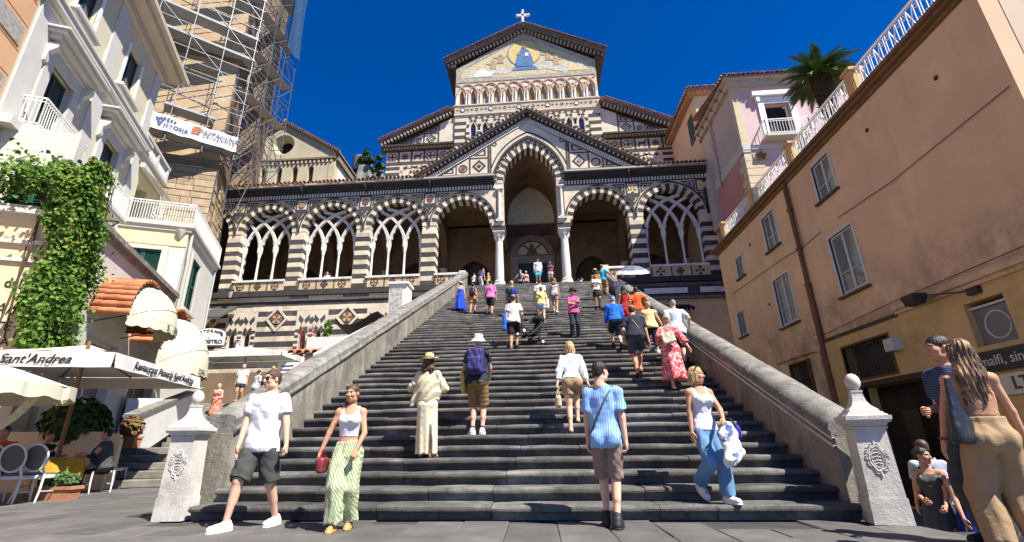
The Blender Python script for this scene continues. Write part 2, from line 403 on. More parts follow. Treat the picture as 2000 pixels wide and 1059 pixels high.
# ------------------------------------------------------------------ cathedral porch (front plane y=32)
XC=0.08; YP=32.0
por=thing('cathedral_porch','long black and white striped loggia with tall central gabled archway at top of steps','church porch',(XC,YP,0))
BW=5.03; HB=BW/2
def curve(hw,zs,rise):
    Rr=(hw*hw+rise*rise)/(2*hw)
    def f(t):
        s=1 if t<=.5 else -1; u=t*2 if t<=.5 else (1-t)*2
        if rise<=hw: 
            a=u*math.pi/2; return (s*hw*math.cos(a), zs+rise*math.sin(a))
        am=math.atan2(rise,Rr-hw); a=am*u
        return (s*(hw-Rr+Rr*math.cos(a)), zs+Rr*math.sin(a))
    return f
def arch_ring(xc,ci,co,n,y0,y1,parent,names=('voussoir',),start=0,sub=2,prot=.0):
    for i in range(n):
        b=MB(); g=.0016; vs=[]; fs=[]
        dy=random.uniform(-.012,.012)-prot
        for k in range(sub+1):
            t=i/n+g+(1/n-2*g)*k/sub
            a=ci(t);c=co(t)
            vs+=[(xc+a[0],y0+dy,a[1]),(xc+c[0],y0+dy,c[1]),(xc+c[0],y1,c[1]),(xc+a[0],y1,a[1])]
        for k in range(sub):
            o=k*4
            for e in range(4): fs.append((o+e,o+(e+1)%4,o+4+(e+1)%4,o+4+e))
        fs.append((3,2,1,0)); o=sub*4; fs.append((o,o+1,o+2,o+3))
        b.add(vs,fs)
        b.build('voussoir',m_cream if (i+start)%2==0 else m_dark,parent)
def strip(xc,co,cx,y0,y1,n=24,t0=0,t1=1):
    """moulding between two arch curves"""
    b=MB(); vs=[];fs=[]
    for k in range(n+1):
        t=t0+(t1-t0)*k/n; a=co(t); c=cx(t)
        vs+=[(xc+a[0],y0,a[1]),(xc+c[0],y0,c[1]),(xc+c[0],y1,c[1]),(xc+a[0],y1,a[1])]
    for k in range(n):
        o=k*4
        for e in range(4): fs.append((o+e,o+(e+1)%4,o+4+(e+1)%4,o+4+e))
    fs.append((3,2,1,0)); o=n*4; fs.append((o,o+1,o+2,o+3))
    b.add(vs,fs); return b
ZS=16.3
# piers of alternating courses
CH_=.366; NCR=13
pm={}
for k in range(2):
    b=MB(); b.cbox(-.525,.525,0,1.05,.004,CH_-.004,.012); pm[k]=b.mesh('stone_course',[m_dark,m_cream][k])
for i,px in enumerate((-22.63,-17.6,-12.57,-7.55,7.55,12.57)):
    c=MB(); c.box(px-.5,px+.5,.03,1.02,11.2,ZS); pier=c.build('pier',m_creamw,por)
    for k in range(NCR-1):
        link('stone_course',pm[k%2],pier,(px,random.uniform(-.012,.006),11.62+k*CH_))
# arches
ci_s=curve(1.985,ZS,2.07); co_s=curve(2.44,ZS,2.58); cx_s=curve(2.53,ZS,2.72)
for bx in (-25.15,-20.12,-15.09,-10.06,-5.03,5.03,10.06):
    op=abs(bx)<6
    a=strip(bx,co_s,cx_s,-.09,.2).build('arch',m_darkt,por)
    strip(bx,curve(2.405,ZS,2.54),co_s,-.05,.2).build('moulding',m_creamw,a)
    arch_ring(bx,ci_s,curve(2.41,ZS,2.55),23,0,1.05 if op else .62,a)
    if not op: strip(bx,ci_s,co_s,.63,1.05).build('soffit',m_dark,a)
    # spandrel wall above the arch
    pts=[(bx+x,z) for x,z in [cx_s(t/28) for t in range(29)]]
    poly=pts+[(bx-HB,ZS),(bx-HB,19.1),(bx+HB,19.1),(bx+HB,ZS)]
    poly=[(max(bx-HB,min(bx+HB,x)),z) for x,z in poly]
    pp=[]
    for p in poly:
        if not pp or (abs(p[0]-pp[-1][0])+abs(p[1]-pp[-1][1]))>1e-4: pp.append(p)
    if abs(pp[0][0]-pp[-1][0])+abs(pp[0][1]-pp[-1][1])<1e-4: pp.pop()
    b=MB(); b.prism(pp,.02,.7); b.build('spandrel',m_creamw,por)
# inlays between the arches
def sc_poly(poly,k,c=None):
    cx=sum(p[0] for p in poly)/len(poly) if c is None else c[0]; cz=sum(p[1] for p in poly)/len(poly) if c is None else c[1]
    return [(cx+(x-cx)*k,cz+(z-cz)*k) for x,z in poly]
def frame(b,poly,k,y=-.012,back=.03):
    b.plate(poly,[sc_poly(poly,k)],y,back)
def disc(b,x,z,r,y=-.02,back=.03,n=16): b.prism([(x+r*math.cos(2*math.pi*i/n),z+r*math.sin(2*math.pi*i/n)) for i in range(n)],y,back)
def ringp(b,x,z,r,r2,y=-.02,back=.03,n=18):
    b.plate([(x+r*math.cos(2*math.pi*i/n),z+r*math.sin(2*math.pi*i/n)) for i in range(n)],[[(x+r2*math.cos(2*math.pi*i/n),z+r2*math.sin(2*math.pi*i/n)) for i in range(n)]],y,back)
def cross(b,x,z,r,y=-.03,back=.03):
    for k in range(4):
        a=k*math.pi/2; ca,sa=math.cos(a),math.sin(a)
        P=[(.08*r,0),(.95*r,-.42*r),(.95*r,.42*r)]
        b.prism([(x+p*ca-q*sa,z+p*sa+q*ca) for p,q in P],y,back)
sq=lambda r:[(-r,-r),(r,-r),(r,r),(-r,r)]
dia=lambda r,k=1.2:[(-r,0),(0,-r*k),(r,0),(0,r*k)]
for i,px in enumerate((-22.63,-17.6,-12.57,-7.55,7.55,12.57)):
    b=MB(); b.m=0
    frame(b,[(px+x,18.58+z) for x,z in sq(.5)],.8)
    b.m=1
    if i==3 or i==2: ringp(b,px,18.58,.26,.2); cross(b,px,18.58,.24)
    elif i==4: b.m=2; cross(b,px,18.58,.3)
    elif i==5: b.m=2; disc(b,px,18.58,.27,n=8)
    else: b.m=2; disc(b,px,18.58,.26); b.m=1; ringp(b,px,18.58,.26,.2,-.03); ringp(b,px,18.58,.12,.06,-.03)
    b.m=0
    for s in (-1,1):
        T=[(px+s*.58,18.98),(px+s*1.55,18.98),(px+s*.58,18.2)]; 
        if s>0: T=T[::-1]
        frame(b,T,.66)
        b.prism(sc_poly(T,.36),-.012,.03)
    T=[(px-.5,18.0),(px,17.2),(px+.5,18.0)]; frame(b,T,.62); b.prism(sc_poly(T,.36),-.012,.03)
    b.build('inlay_panel',[m_dark,m_redst,m_gold],por)
# frieze and cornice
def run(x0,x1):
    b=MB(); b.box(x0,x1,-.02,.1,19.08,19.16); b.box(x0,x1,.0,.1,19.16,19.5); b.build('frieze_band',m_dark,por)
    b=MB(); x=x0+.05
    while x<x1-.1: b.box(x,x+.115,-.04,.04,19.17,19.47); x+=.225
    o=b.build('frieze_blocks',m_marble,por); o['kind']='stuff'
    b=MB(); b.box(x0,x1,-.14,.4,19.5,19.6); b.box(x0,x1,-.22,.4,19.6,19.68); b.box(x0,x1,-.40,.4,19.8,19.98); b.box(x0,x1,-.3,.4,19.68,19.8)
    b.build('cornice',m_darkt,por)
    b=MB(); x=x0+.05
    while x<x1-.1: b.box(x,x+.1,-.36,-.25,19.66,19.79); x+=.2
    o=b.build('cornice_dentils',m_dark,por); o['kind']='stuff'
    b=MB(); b.box(x0,x1,-.55,.3,20.0,20.14); b.build('gutter',M('gutter_stone',(.42,.4,.35),var=.2,vs=3,dirt=(.15,.14,.12),dscale=3),por)
run(-24.6,-2.62); run(2.62,13.1)
for px in (-22.63,-17.6,-12.57,-7.55,7.3):
    b=MB(); b.tube([(px,-.5,20.0),(px,-.5,19.75),(px+.02,-.28,19.5),(px,-.12,19.3)],.07,6); b.build('spout',m_darkt,por)
# roof behind the gutter with a visible eave row of tiles
b=MB()
def roofslab(b,x0,x1): b.add([(x0,-.5,20.14),(x1,-.5,20.14),(x1,6.2,22.3),(x0,6.2,22.3),(x0,6.2,20.0),(x1,6.2,20.0),(x0,-.5,20.1),(x1,-.5,20.1)],[(0,1,2,3),(6,4,5,7),(0,6,7,1),(2,5,4,3),(0,3,4,6),(1,7,5,2)])
roofslab(b,-24.6,-2.8); roof=b.build('roof',m_tileold,por)
b=MB(); roofslab(b,2.8,13.1); b.build('roof',m_tileold,por)
for s in (-1,1):
    MB().add([(s*8.6,-.55,20.35),(0,-.55,26.0),(0,6.3,26.0),(s*8.6,6.3,20.35)],[(0,1,2,3)]).build('gable_roof',m_tileold,por)
def tile_mesh(r=.13,L=.5,n=6,mat=m_tile,name='roof_tile'):
    b=MB(); vs=[];fs=[]
    for k,(y,rr) in enumerate(((0,r),(L,r*.8))):
        for j in range(n+1):
            a=math.pi*j/n; vs.append((rr*math.cos(a),y,rr*math.sin(a)))
        for j in range(n+1):
            a=math.pi*j/n; vs.append(((rr-.025)*math.cos(a),y,(rr-.025)*math.sin(a)))
    q=2*(n+1)
    for j in range(n):
        fs+=[(j,j+1,q+j+1,q+j),(n+1+j,q+n+1+j,q+n+2+j,n+2+j),(j,n+1+j,n+2+j,j+1)]
    b.add(vs,fs); return b.mesh(name,mat,smooth=60)
tm=tile_mesh(); tmo=tile_mesh(mat=m_tileold)
x=-24.5; 
while x<12.9:
    if not (-8.0<x<8.0): link('roof_tile',tm if x<-14 else tmo,roof,(x,-.62+random.uniform(-.04,.04),20.2+random.uniform(-.02,.02)),(R_(17),0,random.uniform(-.04,.04)))
    x+=.31
b=MB(); x=-24.35
tb=tmo
vs0=[v.co.copy() for v in tmo.vertices]; fs0=[tuple(p.vertices) for p in tmo.polygons]
while x<12.9:
    for r in ([] if abs(x)<8.3 else range(1,13)):
        rot=Matrix.Rotation(R_(17.8),3,'X')
        b.add([rot@v+Vector((x,-.62+r*.45,20.2+r*.45*.322)) for v in vs0],fs0) if r<4 else None
    x+=.31
o=b.build('roof_tiles_behind',m_tileold,roof); o['kind']='stuff'
# central bay
ci_c=curve(2.0,19.55,3.05); cm_c=curve(2.48,19.55,3.58); co_c=curve(2.62,19.55,3.82); cx_c=curve(2.78,19.55,4.08)
a=strip(0,co_c,cx_c,-.16,.3,30).build('arch',m_darkt,por)
arch_ring(0,ci_c,cm_c,31,-.04,1.05,a)
b=MB()
for k in range(48):
    t=(k+.5)/48; p=cm_c(t); q=co_c(t)
    if k%2==0:
        p2=cm_c(t+.5/48);q2=co_c(t+.5/48)
        b.prism([p,q,q2,p2],-.1,.1)
b.build('arch_dentils',m_darkt,a)['kind']='stuff'
strip(0,cm_c,co_c,-.03,.2,30).build('moulding',m_creamw,a)
# gable wall
m_greyc=M('grey_cornice_stone',(.15,.14,.13),var=.3,vs=3,bump=.2,bs=25); GH=5.25; GW=8.25; Z0=20.14
gz_=lambda x:Z0+GH*(1-abs(x)/GW)+.0
pts=[(x,z) for x,z in [cx_c(t/30) for t in range(31)]]
pts=[p for p in pts if p[1]>Z0+.05]
poly=[(-GW,Z0),(pts[-1][0]-.03,Z0)]+list(reversed(pts))+[(pts[0][0]+.03,Z0),(GW,Z0),(0,Z0+GH)]
b=MB(); b.prism(poly,.0,.6); gab=b.build('gable',m_creamw,por)
for s in (-1,1):
    # raking cornice in three dark steps, its dentils, and the two rows of chequer blocks
    e=Vector((s*(GW+.35),0,Z0-.1)); p=Vector((0,0,Z0+GH+.08)); d=(p-e)
    nrm=Vector((-s*abs(d.z),0,abs(d.x))).normalized()*1
    nrm=Vector((s*abs(d.z),0,abs(d.x))).normalized()
    b=MB()
    for off,w,y in ((.0,.09,-.2),(.1,.09,-.32),(.2,.11,-.5),(.32,.06,-.58)):
        c=nrm*(off)
        A=e+c;B=p+Vector((0,0,c.z+abs(c.x)*abs(d.z)/abs(d.x)))
        b.prism([(A.x,A.z),(B.x,B.z),(B.x,B.z+w*1.18),(A.x,A.z+w*1.18)] if s<0 else [(B.x,B.z),(A.x,A.z),(A.x,A.z+w*1.18),(B.x,B.z+w*1.18)],y,.3)
    b.mi=[1 if k>=len(b.f)//2 else 0 for k in range(len(b.f))]; b.build('raking_cornice',[m_darkt,m_greyc],gab)
    b=MB();b2=MB(); L=d.length; n=56
    dirv=d.normalized()
    for k in range(n):
        t=(k+.2)/n*L; q=e+dirv*t
        for row in (0,1):
            off=-.16-row*.2
            if True:
                c=q+dirv*(.13 if row else 0)+nrm*off
                b.bar((c.x,-.03,c.z),(c.x+dirv.x*.14,-.03,c.z+dirv.z*.14),.06,.17,up=nrm)
        if k%2==0: b2.bar((q.x+nrm.x*.09,-.28,q.z+nrm.z*.09),(q.x+nrm.x*.09+dirv.x*.12,-.28,q.z+nrm.z*.09+dirv.z*.12),.16,.1,up=nrm)
    b.build('chequer_blocks',m_marble,gab)['kind']='stuff'; b2.build('dentils',m_creamw,gab)['kind']='stuff'
    b=MB(); A=e+nrm*-.45; B=p+Vector((0,0,-.45*1.2)); A2=e+nrm*-.02; B2=p+Vector((0,0,-.02))
    cutx=0
    b.prism([(A.x+s*-.3,A.z),(B.x,B.z),(B2.x,B2.z),(A2.x,A2.z)] if s<0 else [(B.x,B.z),(A.x-s*.3,A.z),(A2.x,A2.z),(B2.x,B2.z)],-.008,.05)
    b.build('chequer_band',m_dark,gab)
    # tiles on the raking edge
    for k in range(30):
        q=e+dirv*(L*(k+.3)/30)+nrm*.47
        link('roof_tile',tmo,gab,(q.x,-.62,q.z),(0,-s*math.atan2(abs(d.z),abs(d.x))*-1*-1,0))
    # inlaid panels
    b=MB()
    def fx(P): return [(s*x,z) for x,z in (P if s>0 else P[::-1])]
    b.m=0
    big=[(2.95,20.45),(7.25,20.45),(3.0,23.22)]
    b.plate(fx([(3.0,20.4),(7.3,20.4),(3.0,23.25)]),[fx([(3.16,20.52),(6.7,20.52),(3.16,22.93)])],-.012,.03)
    b.box(*sorted((s*4.48,s*4.6)),-.012,.03,20.52,21.85); b.box(*sorted((s*5.55,s*5.65)),-.012,.03,20.52,21.25)
    b.box(*sorted((s*3.16,s*4.6)),-.012,.03,21.83,21.95)
    D=[(s*3.82+x,21.17+z) for x,z in dia(.55,1.05)]; b.plate(D,[sc_poly(D,.62)],-.014,.03); b.prism(sc_poly(D,.36),-.014,.03)
    ringp(b,s*5.07,21.0,.36,.25); 
    T=fx([(3.3,22.1),(4.25,22.1),(3.3,22.72)]); frame(b,T,.55)
    T=fx([(5.8,20.64),(6.6,20.64),(5.8,21.15)]); frame(b,T,.5)
    ringp(b,s*2.62,23.1,.2,.1)
    b.m=1; disc(b,s*5.07,21.0,.18); b.prism(sc_poly(D,.16),-.03,.03)
    # band following the arch
    b.m=0
    b.build('inlay_panel',[m_dark,m_gold if s>0 else m_redst],gab)
    ck=curve(3.02,19.6,4.35); ck2=curve(3.12,19.6,4.5)
    strip(0,ck,ck2,-.012,.03,14,.12 if s>0 else .5,.5 if s>0 else .88).build('inlay_band',m_dark,gab)
    b=MB(); b.plate(fx([(2.85,20.4),(2.97,20.4),(2.97,23.3),(2.85,23.2)]),[],-.012,.03); b.build('inlay_band',m_dark,gab)
# jambs, small colonnettes, tall columns
def column(x,y,z0,z1,r0,r1,base,cap,parent,name='column'):
    b=MB(); b.lathe([(r0,z0+base),(r0*1.0,z0+(z1-z0)*.35),(r1,z1-cap)],16,(x,y,0)); col=b.build(name,m_marble,parent,smooth=40)
    b=MB(); w=r0*1.5
    b.box(x-w,x+w,y-w,y+w,z0,z0+base*.45); b.lathe([(r0*1.42,z0+base*.45),(r0*1.5,z0+base*.58),(r0*1.2,z0+base*.72),(r0*1.3,z0+base*.85),(r0*1.02,z0+base)],16,(x,y,0))
    b.build('base',m_marble,col)
    b=MB(); b.lathe([(r1*1.1,z1-cap),(r1*1.0,z1-cap*.92),(r1*1.15,z1-cap*.6),(r1*1.5,z1-cap*.3),(r1*1.75,z1-cap*.16)],12,(x,y,0))
    w=r1*1.75; b.box(x-w,x+w,y-w,y+w,z1-cap*.16,z1)
    for row,(zz,rr,hh) in enumerate(((.9,1.12,.36),(.62,1.2,.36))):
        for k in range(8):
            t=2*math.pi*(k+row*.5)/8; cx,cy=math.cos(t),math.sin(t)
            za=z1-cap*zz; 
            b.tube([(x+cx*r1*rr,y+cy*r1*rr,za),(x+cx*r1*(rr+.12),y+cy*r1*(rr+.12),za+cap*hh*.7),(x+cx*r1*(rr+.42),y+cy*r1*(rr+.42),za+cap*hh),(x+cx*r1*(rr+.46),y+cy*r1*(rr+.46),za+cap*hh*.8)],[r1*.2,r1*.22,r1*.16,r1*.08],5)
    b.build('capital',m_marble,col,smooth=50)
    return col
for s in (-1,1):
    column(s*2.38,.45,11.2,15.72,.31,.255,.72,.72,por)
    b=MB(); b.box(s*2.38-.5,s*2.38+.5,-.02,1.0,15.72,16.06); b.build('impost',m_dark,por)
    b=MB(); b.box(s*2.4-.46,s*2.4+.46,-.01,1.0,16.06,16.36); b.build('impost',m_creamw,por)
    b=MB(); b.box(*sorted((s*2.0,s*2.5)),.1,1.0,16.36,19.6); jam=b.build('jamb',m_creamw,por)
    for k in range(9):
        b=MB(); b.box(*sorted((s*1.99,s*2.06)),.08,1.0,16.4+k*.36,16.4+k*.36+.17); 
        if k%2==0: b.build('stone_course',m_creamw,jam)
    column(s*2.3,-.05,16.5,19.05,.11,.1,.2,.26,por,'colonnette')
    b=MB(); b.box(*sorted((s*1.98,s*2.55)),-.2,.1,16.36,16.5); b.box(*sorted((s*2.02,s*2.55)),-.18,.1,19.05,19.14); b.build('ledge',m_marble,por)
    b=MB(); b.box(*sorted((s*2.0,s*2.6)),-.02,.1,19.14,19.6); b.build('impost',m_creamw,por)
# traceried windows
def tracery(bx):
    y0,y1=.42,.62; zc=14.9; Rr=3.2; xs=(-1.85,-.617,.617,1.85); kz=1.0
    b=MB()
    it=curve(1.985,ZS,2.07)
    def inside(x,z): return abs(x)<1.97 and (z<ZS or z<ZS+2.07*math.sqrt(max(0,1-(x/1.985)**2))+.0)
    for j,xi in enumerate(xs):
        for s in (1,-1):
            pts=[]
            for k in range(31):
                a=math.pi-(math.pi*.5)*k/30
                x=xi+s*(Rr+Rr*math.cos(a)); z=zc+Rr*kz*math.sin(a)
                if not inside(x,z): break
                pts.append((x,z))
            for p,q in zip(pts,pts[1:]):
                b.bar((bx+p[0],(y0+y1)/2+.004*j*s,p[1]),(bx+q[0]+(q[0]-p[0])*.15,(y0+y1)/2+.004*j*s,q[1]+(q[1]-p[1])*.15),.2,.21,up=(0,1,0))
    for xa in (-1.233,0,1.233):
        for s in (-1,1):
            for dx,dz in ((.5,.75),(.36,1.3)):
                b.bar((bx+xa+s*dx,(y0+y1)/2,zc+dz),(bx+xa+s*(dx-.14),(y0+y1)/2,zc+dz-.03),.17,.12,up=(0,1,0))
    root=b.build('tracery',m_marble,por)
    for xi in xs:
        b=MB(); b.lathe([(.115,12.5),(.115,12.62),(.085,12.7),(.08,zc-.45),(.11,zc-.42),(.1,zc-.35),(.15,zc-.12),(.15,zc)],10,(bx+xi,(y0+y1)/2,0)); b.box(bx+xi-.15,bx+xi+.15,y0-.02,y1+.02,zc,zc+.5)
        b.build('colonnette',m_marble,root,smooth=40)
    return root
def parapet_panel(x0,x1,pattern):
    b=MB(); b.box(x0,x1,-.06,.25,11.65,12.35); pn=b.build('parapet_panel',M('parapet_ochre_stone',(.56,.43,.26),var=.16,vs=1.5,bump=.15,dirt=(.3,.2,.12),dscale=2),por)
    b=MB(); b.box(x0-.02,x1+.02,-.14,.5,12.35,12.5); b.build('sill',m_marble,pn)
    n=len(pattern); w=(x1-x0)/n
    for k,c in enumerate(pattern):
        cx=x0+w*(k+.5); b=MB()
        if c=='o': b.m=0; ringp(b,cx,12.0,.3,.25,-.075,-.05); b.m=1; cross(b,cx,12.0,.25,-.08,-.05)
        elif c=='d':
            D=[(cx+x,12.0+z) for x,z in dia(.32,1.05)]; b.m=0; b.plate(D,[sc_poly(D,.7)],-.075,-.05); b.m=1; b.prism(sc_poly(D,.62),-.075,-.05); b.m=0; b.prism(sc_poly(D,.25),-.085,-.05)
        elif c=='x': b.m=0; cross(b,cx,12.0,.31,-.08,-.05)
        b.build('roundel' if c!='d' else 'diamond',[m_dark,m_redst],pn)
        b=MB(); b.box(cx-w/2+.03,cx-w/2+.12,-.072,-.04,11.68,12.3); b.build('inlay_bar',m_dark,pn)
for bx in (-20.12,-15.09,-10.06,10.06):
    tracery(bx)
    parapet_panel(bx-1.98,bx+1.98,'odo' if bx<0 else 'xdx')
parapet_panel(-7.02,-5.0,'oo'); parapet_panel(4.85,7.02,'oo')
for s in (-1,1):
    b=MB(); b.box(*sorted((s*4.75,s*5.2)),-.3,.3,11.2,12.56); b.build('parapet_end',m_marble,por)
for xa,xb in ((-24.6,-5.2),(5.2,13.1)): b=MB(); b.box(xa,xb,-.1,.6,11.45,11.65); b.box(xa,xb,-.24,.6,11.2,11.45); b.build('floor_cornice',m_darkt,por)
# inside of the loggia
b=MB(); b.box(-24.6,13.1,.0,7.4,11.0,11.2); b.build('floor',m_cope,por)
b=MB()
holes=[]
for k,bx in enumerate((-20.12,-15.09,-10.06,-5.03,5.03,10.06)):
    c=curve(1.5,14.0,1.9); holes.append([(bx+1.5,11.3)]+[(bx+c(t/12)[0],c(t/12)[1]) for t in range(13)]+[(bx-1.5,11.3)])
b.plate([(-24.6,11.2),(13.1,11.2),(13.1,20),(2.6,20),(2.6,22.4),(-2.6,22.4),(-2.6,20),(-24.6,20)],holes,6.4,6.8)
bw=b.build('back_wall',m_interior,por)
MB().box(-24.6,13.1,7.2,7.4,11.2,22.4).build('back_wall',M('loggia_dark_wall',(.1,.06,.045),var=.4,vs=.7,bump=.1,dirt=(.03,.025,.02),dscale=.6,damt=.7),por)
for bx in (-22.63,-17.6,-12.57,-7.55,-2.6,2.6,7.55,12.57):
    c=curve(2.5,15.0,3.0); b=MB()
    # transverse arches across the gallery
    vs=[];fs=[]
    for t in range(17):
        for r,(cc) in enumerate((curve(2.6,15.2,2.9),curve(3.2,15.2,4.6))):
            p=cc(t/16); vs+=[(bx-.3,3.7+p[0],p[1]),(bx+.3,3.7+p[0],p[1])]
    for t in range(16):
        o=t*4; fs+=[(o,o+4,o+5,o+1),(o,o+2,o+6,o+4),(o+1,o+5,o+7,o+3)]
    b.add(vs,fs); b.box(bx-.3,bx+.3,6.2,6.42,11.2,15.2); b.build('transverse_arch',m_interior,por)
    if abs(bx)>3:
        column(bx,5.9,11.2,15.0,.2,.17,.4,.5,por,'inner_column')
b=MB(); b.box(-24.6,-2.4,.7,7.4,19.0,19.1); b.box(2.4,13.1,.7,7.4,19.0,19.1); b.build('ceiling',m_interior,por)
b=MB(); vs=[];fs=[]
c=curve(2.02,19.55,3.0)
for t in range(21):
    p=c(t/20); vs+=[(p[0],1.05,p[1]),(p[0],7.3,p[1])]
for t in range(20): fs.append((2*t,2*t+1,2*t+3,2*t+2))
b.add(vs,fs)
for s in (-1,1): b.box(*sorted((s*2.02,s*2.2)),1.05,7.3,16.4,19.6)
b.build('vault',m_interior,por)
for bb in ((-2.3,2.3,7.41,7.5,11.2,22.5),(-24.7,-24.5,.3,7.4,11,20),(13.1,13.3,.3,7.4,4,20.1)): MB().box(*bb).build('end_wall',MATS['loggia_dark_wall'],por)  # centre piece takes the dark colour as painted shade behind the arch
MB().box(-2.2,2.2,6.3,6.39,17.95,22.4).build('apse_shade_plate',MATS['loggia_dark_wall'],por)  # added plate over the back wall, vault shade put into its dark colour
# portal
d=MB(); d.plate([(-1.85,11.2),(1.85,11.2),(1.85,16.0),(-1.85,16.0)],[[(-1.2,11.25),(1.2,11.25),(1.2,15.35),(-1.2,15.35)]],6.1,6.5)
dp=d.build('portal',M('portal_stone',(.22,.19,.16),var=.2,vs=2),por)
MB().box(-1.2,1.2,6.3,6.4,11.2,15.35).build('door',M('green_bronze_door',(.02,.045,.04),rough=.5,var=.3),dp)
for s in (-1,1):
    for k in range(4):
        b=MB(); b.plate([(s*.6-.45,11.5+k*.95),(s*.6+.45,11.5+k*.95),(s*.6+.45,12.3+k*.95),(s*.6-.45,12.3+k*.95)],[[(s*.6-.36,11.6+k*.95),(s*.6+.36,11.6+k*.95),(s*.6+.36,12.2+k*.95),(s*.6-.36,12.2+k*.95)]],6.27,6.3); b.build('door_panel',MATS['green_bronze_door'],dp)
ar=arc(0,16.02,1.25,0,180,18); d=MB(); d.prism(ar,6.15,6.4); lun=d.build('lunette',M('lunette_mosaic',(.5,.48,.26),var=.2,vs=4,col2=(.36,.40,.24),c2at=.5,c2w=.08),por)
d=MB(); ar2=arc(0,16.02,1.85,0,180,18); d.plate(ar2+[],[list(arc(0,16.05,1.3,2,178,16))],6.0,6.42); d.build('arch',M('portal_arch_stone',(.2,.15,.12),var=.2,vs=2),lun)
d=MB(); d.bar((-.75,6.12,17.0),(.35,6.12,16.1),.12,.14,up=(0,1,0)); d.bar((.75,6.12,17.0),(-.35,6.12,16.1),.12,.14,up=(0,1,0)); d.prism([(-.5,16.05),(.5,16.05),(.35,16.55),(.16,16.75),(-.16,16.75),(-.35,16.55)],6.08,6.15); disc(d,0,16.88,.13,6.08,6.15)
ringp(d,0,16.88,.2,.17,6.08,6.15)
d.build('figure',m_redst,lun)

# ------------------------------------------------------------------ lower wall under the loggia
low=thing('lower_wall','black and cream banded wall with diamond cross panels under the loggia','church wall',(XC,YP,4.0))
c0=MB(); c0.box(-24.6,-4.6,.25,.6,-2,7.2); c0.box(-24.6,-4.6,1.6,1.7,-2,7.2); c0.build('core',m_darkt,low)
wins=[(-20.9,.0),(-15.7,.0),(-10.6,0)]; WHW=1.15
dias=[-23.4,-18.3,-13.15,-8.2]
for r in range(26):
    z=7.2-CH_*(r+1)
    dk=(r%2==1); x=-24.6
    if r==0: h=CH_
    while x<-4.6:
        L=random.uniform(1.0,2.0); x2=min(-4.6,x+L)
        # openings for the twin lancets
        segs=[(x,x2)]
        if 2<r<13:
            for wx,_ in wins:
                ns=[]
                for a,b_ in segs:
                    if b_<=wx-WHW or a>=wx+WHW: ns.append((a,b_)); continue
                    if a<wx-WHW: ns.append((a,wx-WHW))
                    if b_>wx+WHW: ns.append((wx+WHW,b_))
                segs=ns
        for a,b_ in segs:
            if b_-a<.08: continue
            b=MB(); b.cbox(a+.003,b_-.003,random.uniform(-.012,.01),.3,z+.003-4+4,z+CH_-.003,.012); b.build('stone_block',m_dark if dk else m_cream,low)
        x=x2
for wx,_ in wins:
    b=MB(); zt=7.2-CH_*3; zb=7.2-CH_*13
    def lan(cx): return [(cx+.24,zb+.05)]+[(cx+p[0],p[1]) for p in [curve(.24,zt-2.1,.75)(t/8) for t in range(9)]]+[(cx-.24,zb+.05)]
    b.plate([(wx-WHW,zb),(wx+WHW,zb),(wx+WHW,zt),(wx-WHW,zt)],[lan(wx-.56),lan(wx+.56)],.0,.45); sr=b.build('lancet_surround',m_creamw,low)
    b=MB()
    for cx in (wx-1.12,wx,wx+1.12):
        f1=curve(.75,zt-2.1,1.6); f2=curve(1.0,zt-2.1,1.95)
        for k in range(9):
            if k%2: 
                P=[f1(k/9),f2(k/9),f2((k+1)/9),f1((k+1)/9)]; P=[(cx+p,q) for p,q in P]
                if all(wx-WHW<=p<=wx+WHW for p,q in P): b.prism(P,-.02,.05)
    for k in range(6):
        for cx,w in ((wx-1.0,.28),(wx,.3),(wx+1.0,.28)): b.box(cx-w/2-.0,cx+w/2,-.015,.05,zb+.1+k*.4,zb+.1+k*.4+.19)
    D=[(wx+x,zt-.72+z) for x,z in dia(.22,1.2)]; b.prism(D,-.03,.05)
    b.build('inlay',m_dark,sr)
    column(wx,-.05,zb+.4,zt-2.0,.12,.11,.2,.3,low,'colonnette')
for dx in dias:
    D=[(dx+x,7.2-CH_*4.6+z) for x,z in dia(.84,1.1)]
    b=MB(); b.plate(D,[sc_poly(D,.74)],-.06,.1); dm=b.build('diamond_panel',m_cream,low)
    b=MB(); b.prism(sc_poly(D,.71),-.02,.1); b.build('inset',m_dark,dm)
    b=MB(); disc(b,dx,7.2-CH_*4.6,.36,-.035,.05); b.build('roundel',m_ochre,dm)
    b=MB(); cross(b,dx,7.2-CH_*4.6,.35,-.05,.05); b.build('inlay_cross',m_redst,dm)

# ------------------------------------------------------------------ upper cathedral front (plane y=38)
fac=thing('cathedral_facade','tall gabled church front with mosaic tympanum, saints arcade and striped masonry','church front',(XC,38.0,18.0))
fz=-18.0
F=lambda P:[(x,z+fz) for x,z in P]
MH=6.85
b=MB()
def lanc(cx,hw,zb,zs,rise,n=6): c=curve(hw,zs,rise); return [(cx+hw,zb)]+[(cx+c(t/(2*n))[0],c(t/(2*n))[1]) for t in range(2*n+1)]+[(cx-hw,zb)]
WX=[(i-4.5)*1.13 for i in range(10)]; NX=[(i-5.5)*1.13 for i in range(12)]
holes=[F(lanc(x,.26,26.6,29.2,.62)) for x in WX]+[F(lanc(x,.25,31.85,32.95,.7)) for x in NX]
b.plate(F([(-MH,19),(MH,19),(MH,36.3),(0,40.35),(-MH,36.3)]),holes,0,.45); wall=b.build('front_wall',m_creamw,fac)
MB().box(-MH,MH,.5,14,19+fz,36+fz).build('nave_wall',m_creamw,fac)
